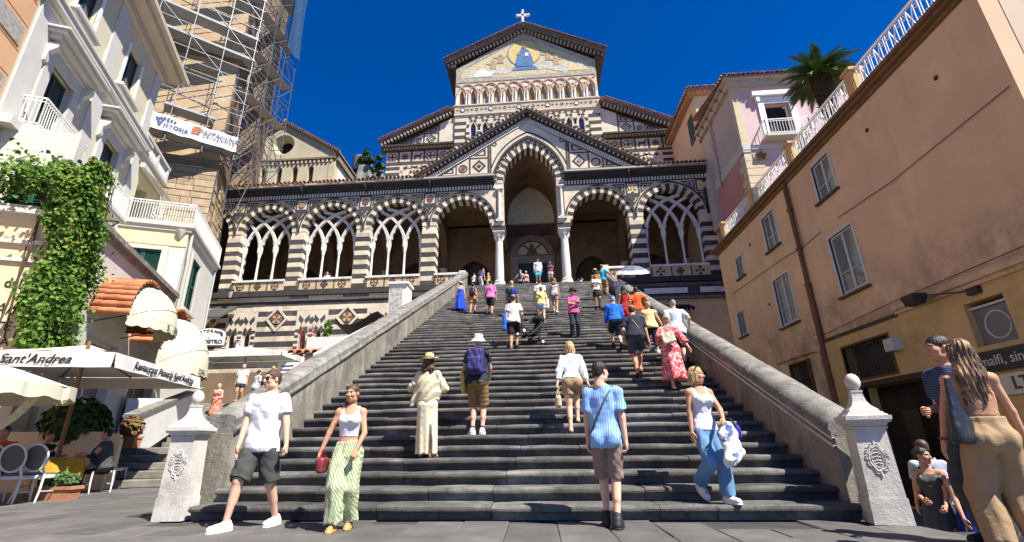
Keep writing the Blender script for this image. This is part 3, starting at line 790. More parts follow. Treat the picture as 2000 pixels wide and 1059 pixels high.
# window glass
for x in WX:
    MB().box(x-.3,x+.3,.3,.33,26.5+fz,30+fz).build('window',M('church_glass',(.05,.09,.2),rough=.15,var=.3,vs=6,spec=.6),fac)
    b=MB()
    for k in range(5): b.bar((x-.26,.27,26.9+k*.36+fz),(x+.26,.27,26.9+k*.36+fz),.03,.03)
    b.bar((x,.27,26.6+fz),(x,.27,29+fz),.03,.03); b.build('glazing_bars',m_darkt,fac)
# stripes on the quoins and around the windows
b=MB()
for k in range(14):
    z=19.6+k*.77
    for s in (-1,1): b.box(*sorted((s*5.75,s*(MH+.012))),-.02,.3,z+fz,z+.36+fz)
b.build('quoin_stripes',m_dark,fac)['kind']='stuff'
b=MB(); b3=MB()
for i in range(-1,11):
    cx=(i-4.5)*1.13+.565
    f1=curve(1.02,29.0,1.33); f2=curve(1.24,29.0,1.6); 
    for k in range(13):
        P=[(cx+p,q) for p,q in (f1(k/13),f2(k/13),f2((k+1)/13),f1((k+1)/13))]
        if all(abs(p)<5.75 for p,q in P): (b if k%2 else b3).prism(F(P),-.03 if i%2 else -.04,.05)
    for k in range(4):
        x=cx
        if abs(x)<5.7: b.box(x-.22,x+.22,-.02,.05,26.7+k*.6+fz,26.98+k*.6+fz)
b.build('interlaced_arches',m_dark,fac)['kind']='stuff'; b3.build('interlaced_arches',m_cream,fac)['kind']='stuff'
# ornament band
b=MB(); b.box(-MH-.05,MH+.05,-.08,.3,30.78+fz,31.72+fz); band=b.build('ornament_band',M('carved_band_stone',(.46,.4,.3),var=.15,vs=4,bump=.6,bs=14),fac)
b=MB(); b.box(-MH-.08,MH+.08,-.13,.3,30.68+fz,30.78+fz); b.box(-MH-.08,MH+.08,-.15,.3,31.72+fz,31.84+fz); b.build('moulding',m_creamw,band)
for k in range(10):
    x=-6.1+k*1.355; b=MB()
    r=.26 if k%2==0 else .14
    ringp(b,x,31.25+fz,r,r*.72,-.11,-.07)
    b.m=1
    if k%2==0: disc(b,x,31.25+fz,r*.66,-.1,-.07)
    b.m=2
    for s in (-1,1):
        D=[(x+s*.48+p,31.25+fz+q) for p,q in dia(.14,.7)]; b.prism(D,-.1,-.07)
    b.build('roundel',[m_darkt,m_marble,m_redst],band)['kind']='stuff'
# niches: gold ground, robed figure, paired colonnettes
cols=[(.25,.12,.14),(.18,.13,.17),(.62,.6,.55),(.6,.55,.45),(.6,.4,.33),(.55,.5,.35),(.4,.13,.12),(.5,.45,.35),(.3,.27,.2),(.15,.15,.22),(.55,.38,.18),(.45,.4,.35)]
MB().box(-MH+.05,MH-.05,.4,.44,31.8+fz,33.9+fz).build('niche_back',m_gold,fac)
for k,x in enumerate(NX):
    b=MB(); b.m=0
    b.lathe([(.17,0),(.19,.05),(.15,.5),(.16,.85),(.12,1.0),(.05,1.06)],10,(x-.03,.3,31.86+fz),1,.6)
    b.m=1; b.lathe([(.02,1.03),(.075,1.1),(.085,1.18),(.06,1.27),(.01,1.3)],8,(x-.03,.3,31.86+fz))
    b.m=2; ringp(b,x-.03,31.86+1.18+fz,.14,.11,.36,.39)
    b.build('robed_figure',[flat('robe_%d'%k,cols[k],.8),flat('mosaic_flesh',(.45,.28,.18),.8),m_gold],fac,smooth=50)
for k in range(13):
    x=(k-6)*1.13
    b=MB()
    for dx in (-.13,.13):
        xx=max(-MH+.1,min(MH-.1,x+dx)); b.lathe([(.08,31.84+fz),(.08,31.9+fz),(.055,31.95+fz),(.055,32.72+fz),(.09,32.82+fz),(.1,32.9+fz)],8,(xx,-.1,0))
    b.build('colonnette_pair',m_marble,fac,smooth=40)
b=MB(); b.box(-MH,MH,-.16,.05,32.9+fz,32.98+fz)
for k in range(12): pass
bb=MB()
for i in range(-1,13):
    cx=(i-5.5)*1.13+.565
    f1=curve(.98,32.98,1.3); f2=curve(1.1,32.98,1.45)
    for k in range(10):
        P=[(cx+p,q) for p,q in (f1(k/10),f2(k/10),f2((k+1)/10),f1((k+1)/10))]
        if all(abs(p)<MH for p,q in P): bb.prism(F(P),-.07 if i%2 else -.09,.05)
    f1=curve(.36,33.1,.55); f2=curve(.42,33.1,.62)
    if abs(cx)<6.5:
        for k in range(8):
            P=[(cx+p,q) for p,q in (f1(k/8),f2(k/8),f2((k+1)/8),f1((k+1)/8))]; bb.prism(F(P),-.05,.05)
        disc(bb,cx,33.25+fz,.16,-.05,.05,8)
bb.build('interlaced_arches',M('pink_stone',(.50,.33,.22),var=.15,vs=3,dirt=(.24,.13,.1),dscale=2),fac)['kind']='stuff'
# tympanum
ty=[(-MH+.05,34.55),(MH-.05,34.55),(MH-.05,36.2),(0,40.2),(-MH+.05,36.2)]
b=MB(); b.plate(F(ty),[F([(-6.25,35.0),(6.25,35.0),(6.3,35.55),(5.9,36.3),(0.4,39.5),(-.4,39.5),(-5.9,36.3),(-6.3,35.55)])],-.06,.1)
tyf=b.build('tympanum_border',M('mosaic_border',(.44,.39,.28),var=.35,vs=9,bump=.3,bs=30,col2=(.3,.3,.28),c2at=.48,c2w=.06),fac)
b=MB(); b.prism(F([(-6.28,34.98),(6.28,34.98),(6.33,35.55),(5.92,36.32),(0.4,39.55),(-.4,39.55),(-5.92,36.32),(-6.33,35.55)]),-.03,.08)
tym=b.build('tympanum',m_mosbg,fac)
m_cloud=M('grey_mosaic',(.54,.51,.44),var=.3,vs=4,bump=.1,bs=50,col2=(.46,.41,.31),c2at=.5,c2w=.1)
b=MB()
for s in (-1,1):
    for k in range(9):
        x=s*(1.4+k*.5); disc(b,x,35.35+.55*random.random()+fz+(.25 if k<4 else 0),.34+.18*random.random(),-.045-.002*k,.0,10)
b.build('cloud_inlay',m_cloud,tym)['kind']='stuff'
b=MB(); disc(b,0,37.75+fz,1.62,-.05,0,28); disk=b.build('halo_disc',m_gold,tym)
b=MB(); ringp(b,0,37.75+fz,1.68,1.58,-.065,0,28); b.build('rim',M('slate_mosaic',(.22,.26,.27),var=.3,vs=6),disk)
b=MB()
b.prism(F([(-1.0,35.75),(1.0,35.75),(1.15,36.3),(.95,37.2),(.62,38.1),(.3,38.45),(-.3,38.45),(-.62,38.1),(-.95,37.2),(-1.15,36.3)]),-.09,0)
b.m=2; b.prism(F([(.1,37.3),(.55,37.3),(.55,37.8),(.1,37.8)]),-.11,0)
b.m=1; disc(b,0,38.72+fz,.29,-.1,0,12); b.m=3; disc(b,-.72,37.75+fz,.17,-.11,0,8)
b.m=0; b.prism(F([(-1.7,35.2),(1.7,35.2),(1.3,35.75),(-1.3,35.75)]),-.06,0)
b.v=[(x*.78,y,(z-37.5-fz)*.8+37.45+fz) for x,y,z in b.v]; b.build('seated_figure',[m_blue,M('mosaic_brown',(.3,.2,.12),var=.2),m_marble,MATS['mosaic_flesh']],tym)
for s in (-1,1):
    for (x,z,r) in ((2.35,37.6,.42),(3.1,36.9,.42)):
        b=MB(); disc(b,s*x,z+fz,r*.5,-.08,0,8); b.prism(F([(s*x-.3,z-.95),(s*x+.3,z-.95),(s*x+.18,z-.1),(s*x-.18,z-.1)]),-.07,0); b.prism(F([(s*x-.75,z-.2),(s*x,z-.5),(s*x+.75,z-.1),(s*x,z-.15)]),-.06,0)
        b.build('winged_figure',M('tan_mosaic',(.42,.31,.19),var=.4,vs=6),tym)
b=MB(); b.prism(F([(-5.9,35.1),(-3.2,35.1),(-3.3,35.5),(-4.0,36.0),(-4.3,36.15),(-4.8,35.7)]),-.06,0); b.build('white_robe_inlay',m_marble,tym)
b=MB(); b.prism(F([(4.2,35.15),(6.0,35.15),(5.6,35.6),(4.4,35.9)]),-.06,0); b.build('gold_inlay',m_gold,tym)
# gable cornice, tiles and cross
org(); tm_small=tile_mesh(.115,.45,mat=M('pale_terracotta',(.40,.22,.15),var=.25,vs=5,piece=.3,dirt=(.2,.15,.12),dscale=3),name='roof_tile')
def rake(parent,x0,z0,x1,z1,steps,y_den,n_d,n_t,band=True):
    """raking cornice from the eave (x0,z0) up to (x1,z1)"""
    e=Vector((x0,0,z0+fz)); p=Vector((x1,0,z1+fz)); d=p-e; s=1 if x0>x1 else -1
    dirv=d.normalized(); nrm=Vector((-dirv.z,0,dirv.x)); 
    if nrm.z<0: nrm=-nrm
    b=MB()
    for off,w,y in steps:
        A=e+nrm*off; k=w/nrm.z
        B=p+Vector((0,0,off/nrm.z)) if x1==0 else p+nrm*off
        P=[(A.x,A.z),(B.x,B.z),(B.x,B.z+k),(A.x,A.z+k)]
        if s>0: P=[P[1],P[0],P[3],P[2]]
        b.prism(P,y,.4)
    b.mi=[1 if k>=len(b.f)//2 else 0 for k in range(len(b.f))]; rk=b.build('raking_cornice',[m_darkt,m_greyc],parent)
    L=d.length
    dm=MB(); dm.box(-.09,.09,-.32,0,-.13,.13); dmm=dm.mesh('dentil',M('cornice_dentil',(.34,.30,.25),var=.2))
    for k in range(n_d):
        q=e+dirv*(L*(k+.5)/n_d)+nrm*y_den
        link('dentil',dmm,rk,(q.x,-.08,q.z),(0,-math.atan2(dirv.z,dirv.x),0))
    top=steps[-1][0]+steps[-1][1]
    for k in range(n_t):
        q=e+dirv*(L*(k+.5)/n_t)+nrm*(top+.02)
        link('roof_tile',tm_small,rk,(q.x,steps[-1][2]-.12,q.z),(0,-math.atan2(dirv.z,dirv.x) if s<0 else -math.atan2(dirv.z,dirv.x)+math.pi,0))
    return rk
for s in (-1,1):
    rake(fac,s*7.75,36.5,0,40.4,((-.02,.13,-.2),(.11,.12,-.32),(.24,.18,-.62),(.43,.12,-.72)),.0,22,30)
    MB().add([(s*7.9,-.85,37.2+fz),(0,-.85,41.0+fz),(0,14,41.0+fz),(s*7.9,14,37.2+fz)],[(0,1,2,3)]).build('roof',m_tileold,fac)
    MB().box(*sorted((s*6.83,s*7.75)),-.3,14,36.3+fz,36.75+fz).build('eave_cornice',m_darkt,fac)
    # end brackets
b=MB(); y=-.5
fz-=.58; b.box(-.11,.11,y-.09,y+.09,41.55+fz,43.35+fz); b.box(-.58,.58,y-.09,y+.09,42.62+fz,42.86+fz)
for (x,z) in ((-.58,42.74),(.58,42.74),(0,43.35)): b.lathe([(.02,-.16),(.16,-.05),(.16,.05),(.02,.16)],8,(x,y,z+fz))
b.box(-.22,.22,y-.2,y+.2,41.4+fz,41.7+fz)
b.build('gable_cross',m_marble,fac); fz+=.58
# side wings
for s in (-1,1):
    P=[(MH,19),(13.35,19),(13.35,27.4),(MH,30.75)]
    P=[(s*x,z) for x,z in (P if s>0 else P[::-1])]
    b=MB(); b.prism(F(P),.15,.7); wg=b.build('aisle_front',m_creamw,fac)
    MB().box(*sorted((s*MH,s*13.3)),.7,14,19+fz,27.2+fz).build('aisle_wall',m_creamw,wg)
    rake(wg,s*13.85,27.62,s*7.1,30.9,((-.02,.12,-.05),(.10,.12,-.2),(.23,.18,-.42),(.42,.1,-.5)),.0,22,26)
    MB().add([(s*13.95,-.6,28.1+fz),(s*6.9,-.6,31.45+fz),(s*6.9,14,31.45+fz),(s*13.95,14,28.1+fz)],[(0,1,2,3)]).build('roof',m_tileold,wg)
    b=MB(); x0,x1=sorted((s*MH,s*13.8)); 
    for z,h,y in ((27.15,.12,.0),(27.27,.14,-.15),(27.41,.18,-.4)): b.box(x0,x1,y,.4,z+fz,z+h-.002+fz)
    cn=b.build('string_cornice',m_darkt,wg)
    dm=MB(); dm.box(-.08,.08,-.12,.12,-.07,.07); dmm=dm.mesh('dentil',MATS['cornice_dentil'])
    for k in range(24): link('dentil',dmm,cn,(s*(MH+.2+k*.28),-.1,27.33+fz))
    # triangle panels
    fx=lambda P:[(s*x,z+fz) for x,z in (P if s>0 else P[::-1])]
    b=MB(); b.m=0
    T=fx([(8.35,27.75),(12.6,27.75),(8.35,29.95)]); b.plate(T,[fx([(8.48,27.85),(12.1,27.85),(8.48,29.72)])],.12,.2)
    b.box(*sorted((s*9.75,s*9.87)),.12,.2,27.85+fz,29.0+fz); b.box(*sorted((s*8.48,s*9.87)),.12,.2,28.93+fz,29.03+fz); b.box(*sorted((s*10.75,s*10.83)),.12,.2,27.85+fz,28.5+fz)
    D=[(s*9.12+x,28.4+fz+z) for x,z in dia(.5,1.0)]; b.plate(D,[sc_poly(D,.8)],.11,.2)
    for q in range(4): disc(b,s*9.12+.17*math.cos(q*math.pi/2),28.4+fz+.17*math.sin(q*math.pi/2),.07,.1,.2,8)
    ringp(b,s*10.3,28.25+fz,.28,.2,.11,.2); disc(b,s*10.3,28.25+fz,.09,.1,.2,8)
    frame(b,fx([(10.95,27.95),(11.75,27.95),(10.95,28.38)]),.5,.11,.2); frame(b,fx([(8.6,29.12),(9.45,29.12),(8.6,29.6)]),.5,.11,.2)
    b.build('inlay_panel',m_dark,wg)
    # row of square mosaic panels
    for k in range(5):
        x=s*(12.75-k*1.22); z=26.5+fz
        b=MB(); b.m=2; b.box(x-.5,x+.5,.1,.2,z-.52,z+.52); b.m=0
        kind=k if s<0 else (4-k)
        if k in (0,3):
            for a in (45,135,225,315): ringp(b,x+.26*math.cos(R_(a)),z+.26*math.sin(R_(a)),.25,.18,.08,.15,12)
        elif k==1: b.m=1; b.prism([(x+(.42 if i%2==0 else .24)*math.cos(math.pi*i/8),z+(.42 if i%2==0 else .24)*math.sin(math.pi*i/8)) for i in range(16)],.08,.15)
        elif k==4:
            ringp(b,x,z,.42,.34,.08,.15)
            for q in range(8): disc(b,x+.2*math.cos(q*.785),z+.2*math.sin(q*.785),.07,.08,.15,6)
        else:   # a walking beast in profile
            b.prism([(x-.36,z-.05),(x-.3,z+.16),(x+.2,z+.16),(x+.28,z+.36),(x+.42,z+.3),(x+.36,z+.16),(x+.3,z-.05),(x+.3,z-.38),(x+.2,z-.38),(x+.18,z-.08),(x-.18,z-.08),(x-.22,z-.38),(x-.32,z-.38)],.08,.15)
        b.build('mosaic_panel',[m_dark,m_redst,M('panel_stone',(.55,.48,.37),var=.1,vs=3) if (s<0 or k in(2,)) else M('panel_gold_stone',(.58,.49,.28),var=.15,vs=3)],wg)
    b=MB(); b.box(*sorted((s*7.3,s*13.37)),.1,.3,27.06+fz,27.16+fz); b.box(*sorted((s*7.3,s*13.37)),.1,.3,25.72+fz,25.92+fz)
    for k in range(6): b.box(s*(12.14-k*1.22)-.07,s*(12.14-k*1.22)+.07,.1,.3,25.9+fz,27.1+fz)
    for k in range(10):
        z=19.6+k*.62; b.box(*sorted((s*12.0,s*13.37)),.12,.3,z+fz,z+.3+fz)
    b.build('dark_courses',m_dark,wg)['kind']='stuff'
    b=MB(); b2=MB()
    for i in range(5):
        cx=s*(11.1-i*.95); f1=curve(.8,24.3,1.05); f2=curve(1.02,24.3,1.32)
        for k in range(9):
            P=[(cx+p,q) for p,q in (f1(k/9),f2(k/9),f2((k+1)/9),f1((k+1)/9))]
            if all(6.9<abs(p)<12.0 for p,q in P): (b if k%2 else b2).prism(F(P),.1-.01*(i%2),.2)
        D=[(cx+x,24.35+fz+z) for x,z in dia(.24,1.0)]; b.plate(D,[sc_poly(D,.6)],.08,.2)
        disc(b,cx+s*.475,25.3+fz,.11,.09,.2,8)
        for k in range(3): b.box(cx-.3,cx+.3,.1,.2,22.6+k*.5+fz,22.85+k*.5+fz)
    b.build('interlaced_arches',m_dark,wg)['kind']='stuff'; b2.build('interlaced_arches',m_cream,wg)['kind']='stuff'

# ------------------------------------------------------------------ left side buildings (turned 22.4 degrees)
TH=R_(22.4)
def LW(n,s,z=0): return (n*math.cos(TH)-s*math.sin(TH), n*math.sin(TH)+s*math.cos(TH), z)
CB=-7.6; CA=-10.55; SC=24.8; SF=15.3
m_lcream=M('pale_yellow_plaster',(.57,.515,.37),var=.06,vs=1.2,bump=.08,bs=25,dirt=(.45,.42,.33),dscale=.7,damt=.35,streak=3)
m_lyel=M('warm_yellow_plaster',(.60,.51,.33),var=.06,vs=1.2,bump=.08,bs=25,dirt=(.5,.42,.28),dscale=.7,damt=.35)
m_lwhite=M('off_white_plaster',(.54,.515,.46),var=.06,vs=1.2,bump=.08,bs=25,dirt=(.42,.39,.34),dscale=.7,damt=.4,streak=3)
m_lgrey=M('light_grey_trim',(.54,.52,.475),var=.05,vs=1.5,bump=.06,bs=25,dirt=(.42,.41,.39),dscale=1,damt=.35)
m_shut=M('green_shutter_paint',(.02,.09,.065),rough=.5,var=.15,vs=3,bump=.05)
m_green=M('dark_green_frame',(.03,.075,.062),rough=.45,var=.15,vs=3,bump=.05)
m_iron=flat('dark_iron',(.03,.028,.026),.6)
m_peach=M('peach_plaster',(.62,.36,.2),var=.08,vs=1.5,bump=.08,bs=25)
m_rough=M('rough_grey_stucco',(.36,.33,.29),var=.3,vs=7,bump=.9,bs=9)
def lthing(name,label,cat,n,s,z=0,group=None):
    org(n,s,z); return thing(name,label,cat,LW(n,s,z),TH,group)
# planes: walls facing +n use (y,z) rectangles: helper makes a plate facing +n
def nplate(b,outer,holes,n0,n1):
    """outer/holes in (s,z); outward face n1, inner n0"""
    return b.plate(outer,holes,-n1,-n0,fn=lambda v:(-v[1],v[0],v[2]))
rect=lambda a,b_,c,d:[(a,c),(b_,c),(b_,d),(a,d)]
def shutter_pair(par,n,s0,s1,z0,z1,axis='s',depth=.06):
    """two louvred leaves facing +n (axis s) or facing -s (axis n)"""
    mid=(s0+s1)/2
    for a,b_ in ((s0,mid-.01),(mid+.01,s1)):
        b=MB()
        def bx(u0,u1,d0,d1,z0_,z1_):
            if axis=='s': b.box(n+d0,n+d1,u0,u1,z0_,z1_)
            else: b.box(u0,u1,n-d1,n-d0,z0_,z1_)
        fr=.07
        bx(a,a+fr,0,depth,z0,z1); bx(b_-fr,b_,0,depth,z0,z1); bx(a+fr,b_-fr,0,depth,z0,z0+fr); bx(a+fr,b_-fr,0,depth,z1-fr,z1); bx(a+fr,b_-fr,0,depth,(z0+z1)/2-.04,(z0+z1)/2+.04); bx(a+fr,b_-fr,0,.012,z0+fr,z1-fr)
        leaf=b.build('shutter',m_shut,par)
        b=MB(); k=int((z1-z0)/.09)
        for q in range(k):
            z=z0+fr+(z1-z0-2*fr)*(q+.2)/k
            if abs(z-(z0+z1)/2)<.06: continue
            if axis=='s': b.add([(n+.015,a+fr,z+.05),(n+.015,b_-fr,z+.05),(n+.05,b_-fr,z),(n+.05,a+fr,z)],[(0,1,2,3),(3,2,1,0)])
            else: b.add([(a+fr,n-.015,z+.05),(b_-fr,n-.015,z+.05),(b_-fr,n-.05,z),(a+fr,n-.05,z)],[(0,3,2,1),(1,2,3,0)])
        b.build('louvres',m_shut,leaf)['kind']='stuff'
def railing(par,pts,z0,z1,mat,step=.11,scroll=None,name='balustrade'):
    """iron railing along a polyline in the current frame: rails, balusters, scroll panels"""
    rl=MB(); k=0
    for a,b_ in zip(pts,pts[1:]):
        for z,w in ((z0+.08,.03),(z1-.13,.025),(z1,.045)): rl.bar((a[0],a[1],z),(b_[0],b_[1],z),w,w)
    rail=rl.build(name,mat,par)
    bm=MB(); bm.box(-.009,.009,-.009,.009,0,z1-z0-.08); o0=ORG[:]; org(); bme=bm.mesh('baluster',mat); org(*o0)
    for a,b_ in zip(pts,pts[1:]):
        A=Vector((a[0],a[1],0));B=Vector((b_[0],b_[1],0)); L=(B-A).length; n_=max(2,int(L/step))
        for i in range(n_+1):
            p=A.lerp(B,i/n_); link('baluster',bme,rail,rel(p.x,p.y,z0+.08)); k+=1
        for i in (0,n_):
            p=A.lerp(B,i/n_); q=MB(); q.box(p.x-.02,p.x+.02,p.y-.02,p.y+.02,z0,z1+.02); q.build('post',mat,rail)
        if scroll and L>1.2:
            sc=MB()
            for c in (scroll if L>2.5 else [.5]):
                m_=A.lerp(B,c); d=(B-A).normalized()
                for sg in (-1,1):
                    for zc,rr in ((z0+.3,.13),(z1-.4,.13),((z0+z1)/2-.05,.09)):
                        pts_=[]
                        for t in range(14):
                            an=t*.55; r=rr*(1-t/18); q=m_+d*(sg*(.14+r*math.cos(an)*.9)); pts_.append((q.x,q.y,zc+r*math.sin(an)))
                        sc.tube(pts_,.013,4)
            sc.build('scroll_panel',mat,rail)
    return rail
# ---- peach building, nearest on the left
t=lthing('peach_building','peach building corner with alternating rough and smooth quoin blocks','building',CA,10,0)
MB().box(CA-9,CA,2.0,15.7,-1,30).build('wall',m_peach,t)
for k in range(24):
    z=5+k*.95; b=MB(); rough=k%2==0
    w=1.6 if rough else 1.15
    b.box(CA-.02,CA+.07,15.68-w,15.68,z+.02,z+.92); q=b.build('quoin_block',m_peach,t)
    if rough:
        b=MB(); b.box(CA+.05,CA+.1,15.68-w+.14,15.55,z+.13,z+.8); b.build('rough_face',m_rough,q)
    b=MB(); b.box(CA-.02,CA+.06,13.0,15.6-w,z+.02,z+.92); b.build('facing_block',m_peach,t)
# ---- cream four storey building
t=lthing('cream_building','cream four storey building with white trimmed windows and iron balconies','building',CA,20,0)
top=20.3
W=[(17.3,18.7),(21.6,23.0)]; U=[(17.35,18.65),(21.45,22.85)]
holes=[rect(a,b_,10.75,13.55) for a,b_ in W]+[rect(a,b_,16.15,18.4) for a,b_ in U]
b=MB(); nplate(b,rect(15.7,25.0,-1,top),holes,CA-.5,CA); wl_=b.build('wall',m_lcream,t)
MB().box(CA-9,CA-.5,15.7,25.0,-1,top-.1).build('core',m_lcream,t)
for sp in (16.35,20.35,24.65):
    for z0,z1 in ((7.2,15.0),(15.7,19.3)):
        b=MB(); w=.45 if sp<24 else .33; b.box(CA-.1,CA+.06,sp-w,sp+w,z0,z1); b.box(CA-.1,CA+.1,sp-w-.06,sp+w+.0,z0,z0+.9) ; b.build('pilaster',m_lgrey,t)
b=MB()
for z0,z1,d in ((15.0,15.15,.12),(15.15,15.4,.3),(15.4,15.5,.36),(15.5,15.7,.06)): b.box(CA-.1,CA+d,15.7,25.0+d,z0,z1-.003)
b.build('string_course',m_lgrey,t)
b=MB(); b.box(CA-9,CA+.95,15.2,26.0,20.05,20.3); b.box(CA-9,CA+.7,15.5,25.7,19.75,20.05); b.box(CA-9,CA+.2,15.7,25.2,19.3,19.75); b.build('eaves',M('eaves_plaster',(.52,.44,.35),var=.1,vs=2,dirt=(.3,.25,.2),dscale=1),t)
m_win=m_green
def window_n(par,n,s0,s1,z0,z1,frame_m,glass=True,rec=.25):
    b=MB(); nplate(b,rect(s0,s1,z0,z1),[rect(s0+.07,(s0+s1)/2-.035,z0+.07,z1-.07),rect((s0+s1)/2+.035,s1-.07,z0+.07,z1-.07)],n-rec,n-rec+.07)
    f=b.build('window',frame_m,par)
    for a,c in ((s0+.07,(s0+s1)/2-.035),((s0+s1)/2+.035,s1-.07)):
        b=MB(); b.box(n-rec+.02,n-rec+.03,a,c,z0+.07,z1-.07); b.build('pane',m_glass,f)
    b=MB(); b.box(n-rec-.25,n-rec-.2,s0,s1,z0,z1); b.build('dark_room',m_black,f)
    return f
for i,(a,b_) in enumerate(W):
    window_n(t,CA,a,b_,10.75,13.55,m_win)
    b=MB(); nplate(b,rect(a-.42,b_+.42,10.7,14.0),[rect(a,b_,10.7,13.55)],CA-.05,CA+.09); b.build('window_surround',m_lgrey,t)
    b=MB()
    for z0,z1,d,e in ((14.0,14.12,.2,.5),(14.12,14.3,.42,.7),(14.3,14.42,.62,.85),(14.42,14.5,.7,.92)): b.box(CA-.05,CA+d,a-e,b_+e,z0,z1-.003)
    pd=b.build('window_pediment',m_lgrey,t)
    for s in (a-.62,b_+.42):
        b=MB(); b.prism([(CA,13.98),(CA+.4,13.98),(CA+.36,13.8),(CA+.16,13.6),(CA+.13,13.25),(CA,13.15)][::-1],s,s+.2); b.build('bracket',m_lgrey,pd)
    # balcony
    c=(a+b_)/2; x0,x1=c-1.45,c+1.45
    b=MB(); b.box(CA,CA+.72,x0,x1,10.5,10.62); b.box(CA,CA+.66,x0+.05,x1-.05,10.42,10.5); bl=b.build('balcony',m_lgrey,t)
    for s in (x0+.3,x1-.3):
        b=MB(); b.bar((CA,s,10.4),(CA+.6,s,10.4),.04,.04); b.bar((CA,s,9.8),(CA+.58,s,10.38),.04,.04)
        pts=[(CA+.25+.14*math.cos(q*.7)*(1-q/14),s,10.1+.14*math.sin(q*.7)*(1-q/14)) for q in range(11)]; b.tube(pts,.015,4); b.build('bracket',m_iron,bl)
    railing(t,[(CA,x0+.04),(CA+.66,x0+.04),(CA+.66,x1-.04),(CA,x1-.04)],10.62,11.66,m_metalw,.12,[.72])
for i,(a,b_) in enumerate(U):
    window_n(t,CA,a,b_,16.15,18.4,m_win)
    for s0,s1 in ((a-.16,a),(b_,b_+.16)):
        b=MB(); b.box(CA-.05,CA+.05,s0,s1,16.15,18.4); b.build('window_trim',m_metalw,t)
    b=MB(); b.box(CA-.05,CA+.3,a-.3,b_+.3,15.98,16.12); b.box(CA-.05,CA+.2,a-.2,b_+.2,15.85,15.98); b.build('window_sill',m_lgrey,t)
b=MB(); b.box(CA,CA+.5,15.75,17.1,10.1,10.4); b.build('ledge',m_lgrey,t)
# lower end block with terrace balustrade
b=MB(); nplate(b,rect(25.0,28.6,-1,15.0),[rect(25.6,26.8,11.1,13.6)],CA-.5,CA); b.build('end_wall',m_lcream,t)
MB().box(CA-6,CA-.5,25.0,28.6,-1,15).build('end_core',m_black,t)
b=MB(); b.box(CA-.3,CA+.15,25.05,28.75,15.0,15.2); b.box(CA-.15,CA+.12,25.05,28.75,16.0,16.14); eb=b.build('terrace_parapet',m_lgrey,t)
for k in range(18):
    if k in (0,9,17): b=MB(); b.box(CA-.13,CA+.1,25.15+k*.2-.1,25.15+k*.2+.1,15.2,16.0); b.build('pedestal',m_lgrey,eb)
    else: b=MB(); b.lathe([(.07,15.2),(.05,15.3),(.085,15.5),(.045,15.75),(.07,16.0)],7,(CA-.02,25.15+k*.2,0)); b.build('baluster',m_lgrey,eb,smooth=60)
b=MB(); b.add([(CA+.1,25.3,14.3),(CA+1.0,25.3,13.5),(CA+1.0,28.3,13.5),(CA+.1,28.3,14.3)],[(0,1,2,3),(3,2,1,0)]); b.box(CA+.05,CA+.25,25.2,28.4,14.2,14.45)
for k in range(9): b.add([(CA+1.0,25.3+k*.333,13.5),(CA+1.0,25.3+(k+1)*.333,13.5),(CA+1.0,25.3+(k+.5)*.333,13.3)],[(0,1,2),(2,1,0)])
b.build('awning',m_lwhite,t)
# ---- ground floor restaurant building with set-back first floor and terrace block
t=lthing('restaurant_building','yellow and white restaurant building with iron railed roof terrace and green shutters','building',CB,20,0)
# wall facing the steps
doors=[rect(17.9,20.3,.0,4.3),rect(22.0,24.6,.9,4.2)]
b=MB(); nplate(b,rect(SF,SC,-1,7.3),doors,CB-.35,CB); b.build('side_wall',m_lwhite,t)
b=MB(); b.box(CB-1.9,CB-.8,SF+.4,SC,-1,7.2); b.build('interior_wall',M('restaurant_inside',(.30,.26,.18),var=.2),t)
b=MB(); b.box(CB-6,CB-.36,SF,SF+.4,-1,7.0); b.build('front_wall',m_lyel,t)
b=MB(); b.box(CB-6,CB+.02,SF-.03,SF+.38,6.9,7.3); b.box(CB-6,CB+.1,SF-.22,SF+.3,7.0,7.14); b.box(CB-6,CB+.04,SF-.1,SF+.38,6.15,6.27); b.box(CB-6,CB+.04,SF-.08,SF+.38,5.65,5.74); b.build('front_cornice',m_lwhite,t)
b=MB(); b.box(CB-6,CB-.9,SF+.9,SF+1.3,7.0,10.3); b.build('upper_front_wall',m_lwhite,t)
shutter_pair(t,SF+.9,-9.75,-8.6,7.35,9.0,'n')
b=MB(); b.box(CB-3,CB,SF+.4,SC,7.3,7.42); b.build('roof',m_lwhite,t)
b=MB(); b.box(CB-.3,CB+.22,SF,SC-.1,7.42,7.6); b.box(CB-.2,CB+.1,SF,SC-.1,7.25,7.42); b.build('ledge',M('dark_ledge',(.2,.18,.16),var=.3,vs=3,dirt=(.4,.37,.32),dscale=1.5),t)
# terrace block
nL=CB-3.05; zt=10.95
b=MB(); nplate(b,rect(SC,30.4,-1,zt),[rect(26.1,27.5,7.45,9.95)],CB-.3,CB); b.build('terrace_block_side',m_lwhite,t)
b=MB(); b.plate([(nL,7.4),(CB-.3,7.4),(CB-.3,zt),(nL,zt)],[rect(-10.05,-8.55,7.6,9.75)],SC,SC+.3); b.build('terrace_block_front',m_lyel,t)
MB().box(nL,CB-.5,SC+.5,30.4,-1,zt-.05).build('terrace_block_core',m_black,t)
b=MB(); b.box(nL,CB+.22,SC-.22,30.6,zt,zt+.16); b.box(nL,CB+.12,SC-.12,30.5,zt-.2,zt); b.build('terrace_cornice',m_lwhite,t)
b=MB(); b.box(nL,CB-.0,SC-.04,SC,zt-.95,zt-.2); b.build('front_band',m_lyel,t)
b=MB(); b.plate(rect(-10.25,-8.3,7.4,9.95),[rect(-10.05,-8.55,7.4,9.75)],SC-.05,SC+.05); b.box(-8.25,CB-.0,SC-.05,SC,7.4,9.9); b.build('window_surround',m_lwhite,t)
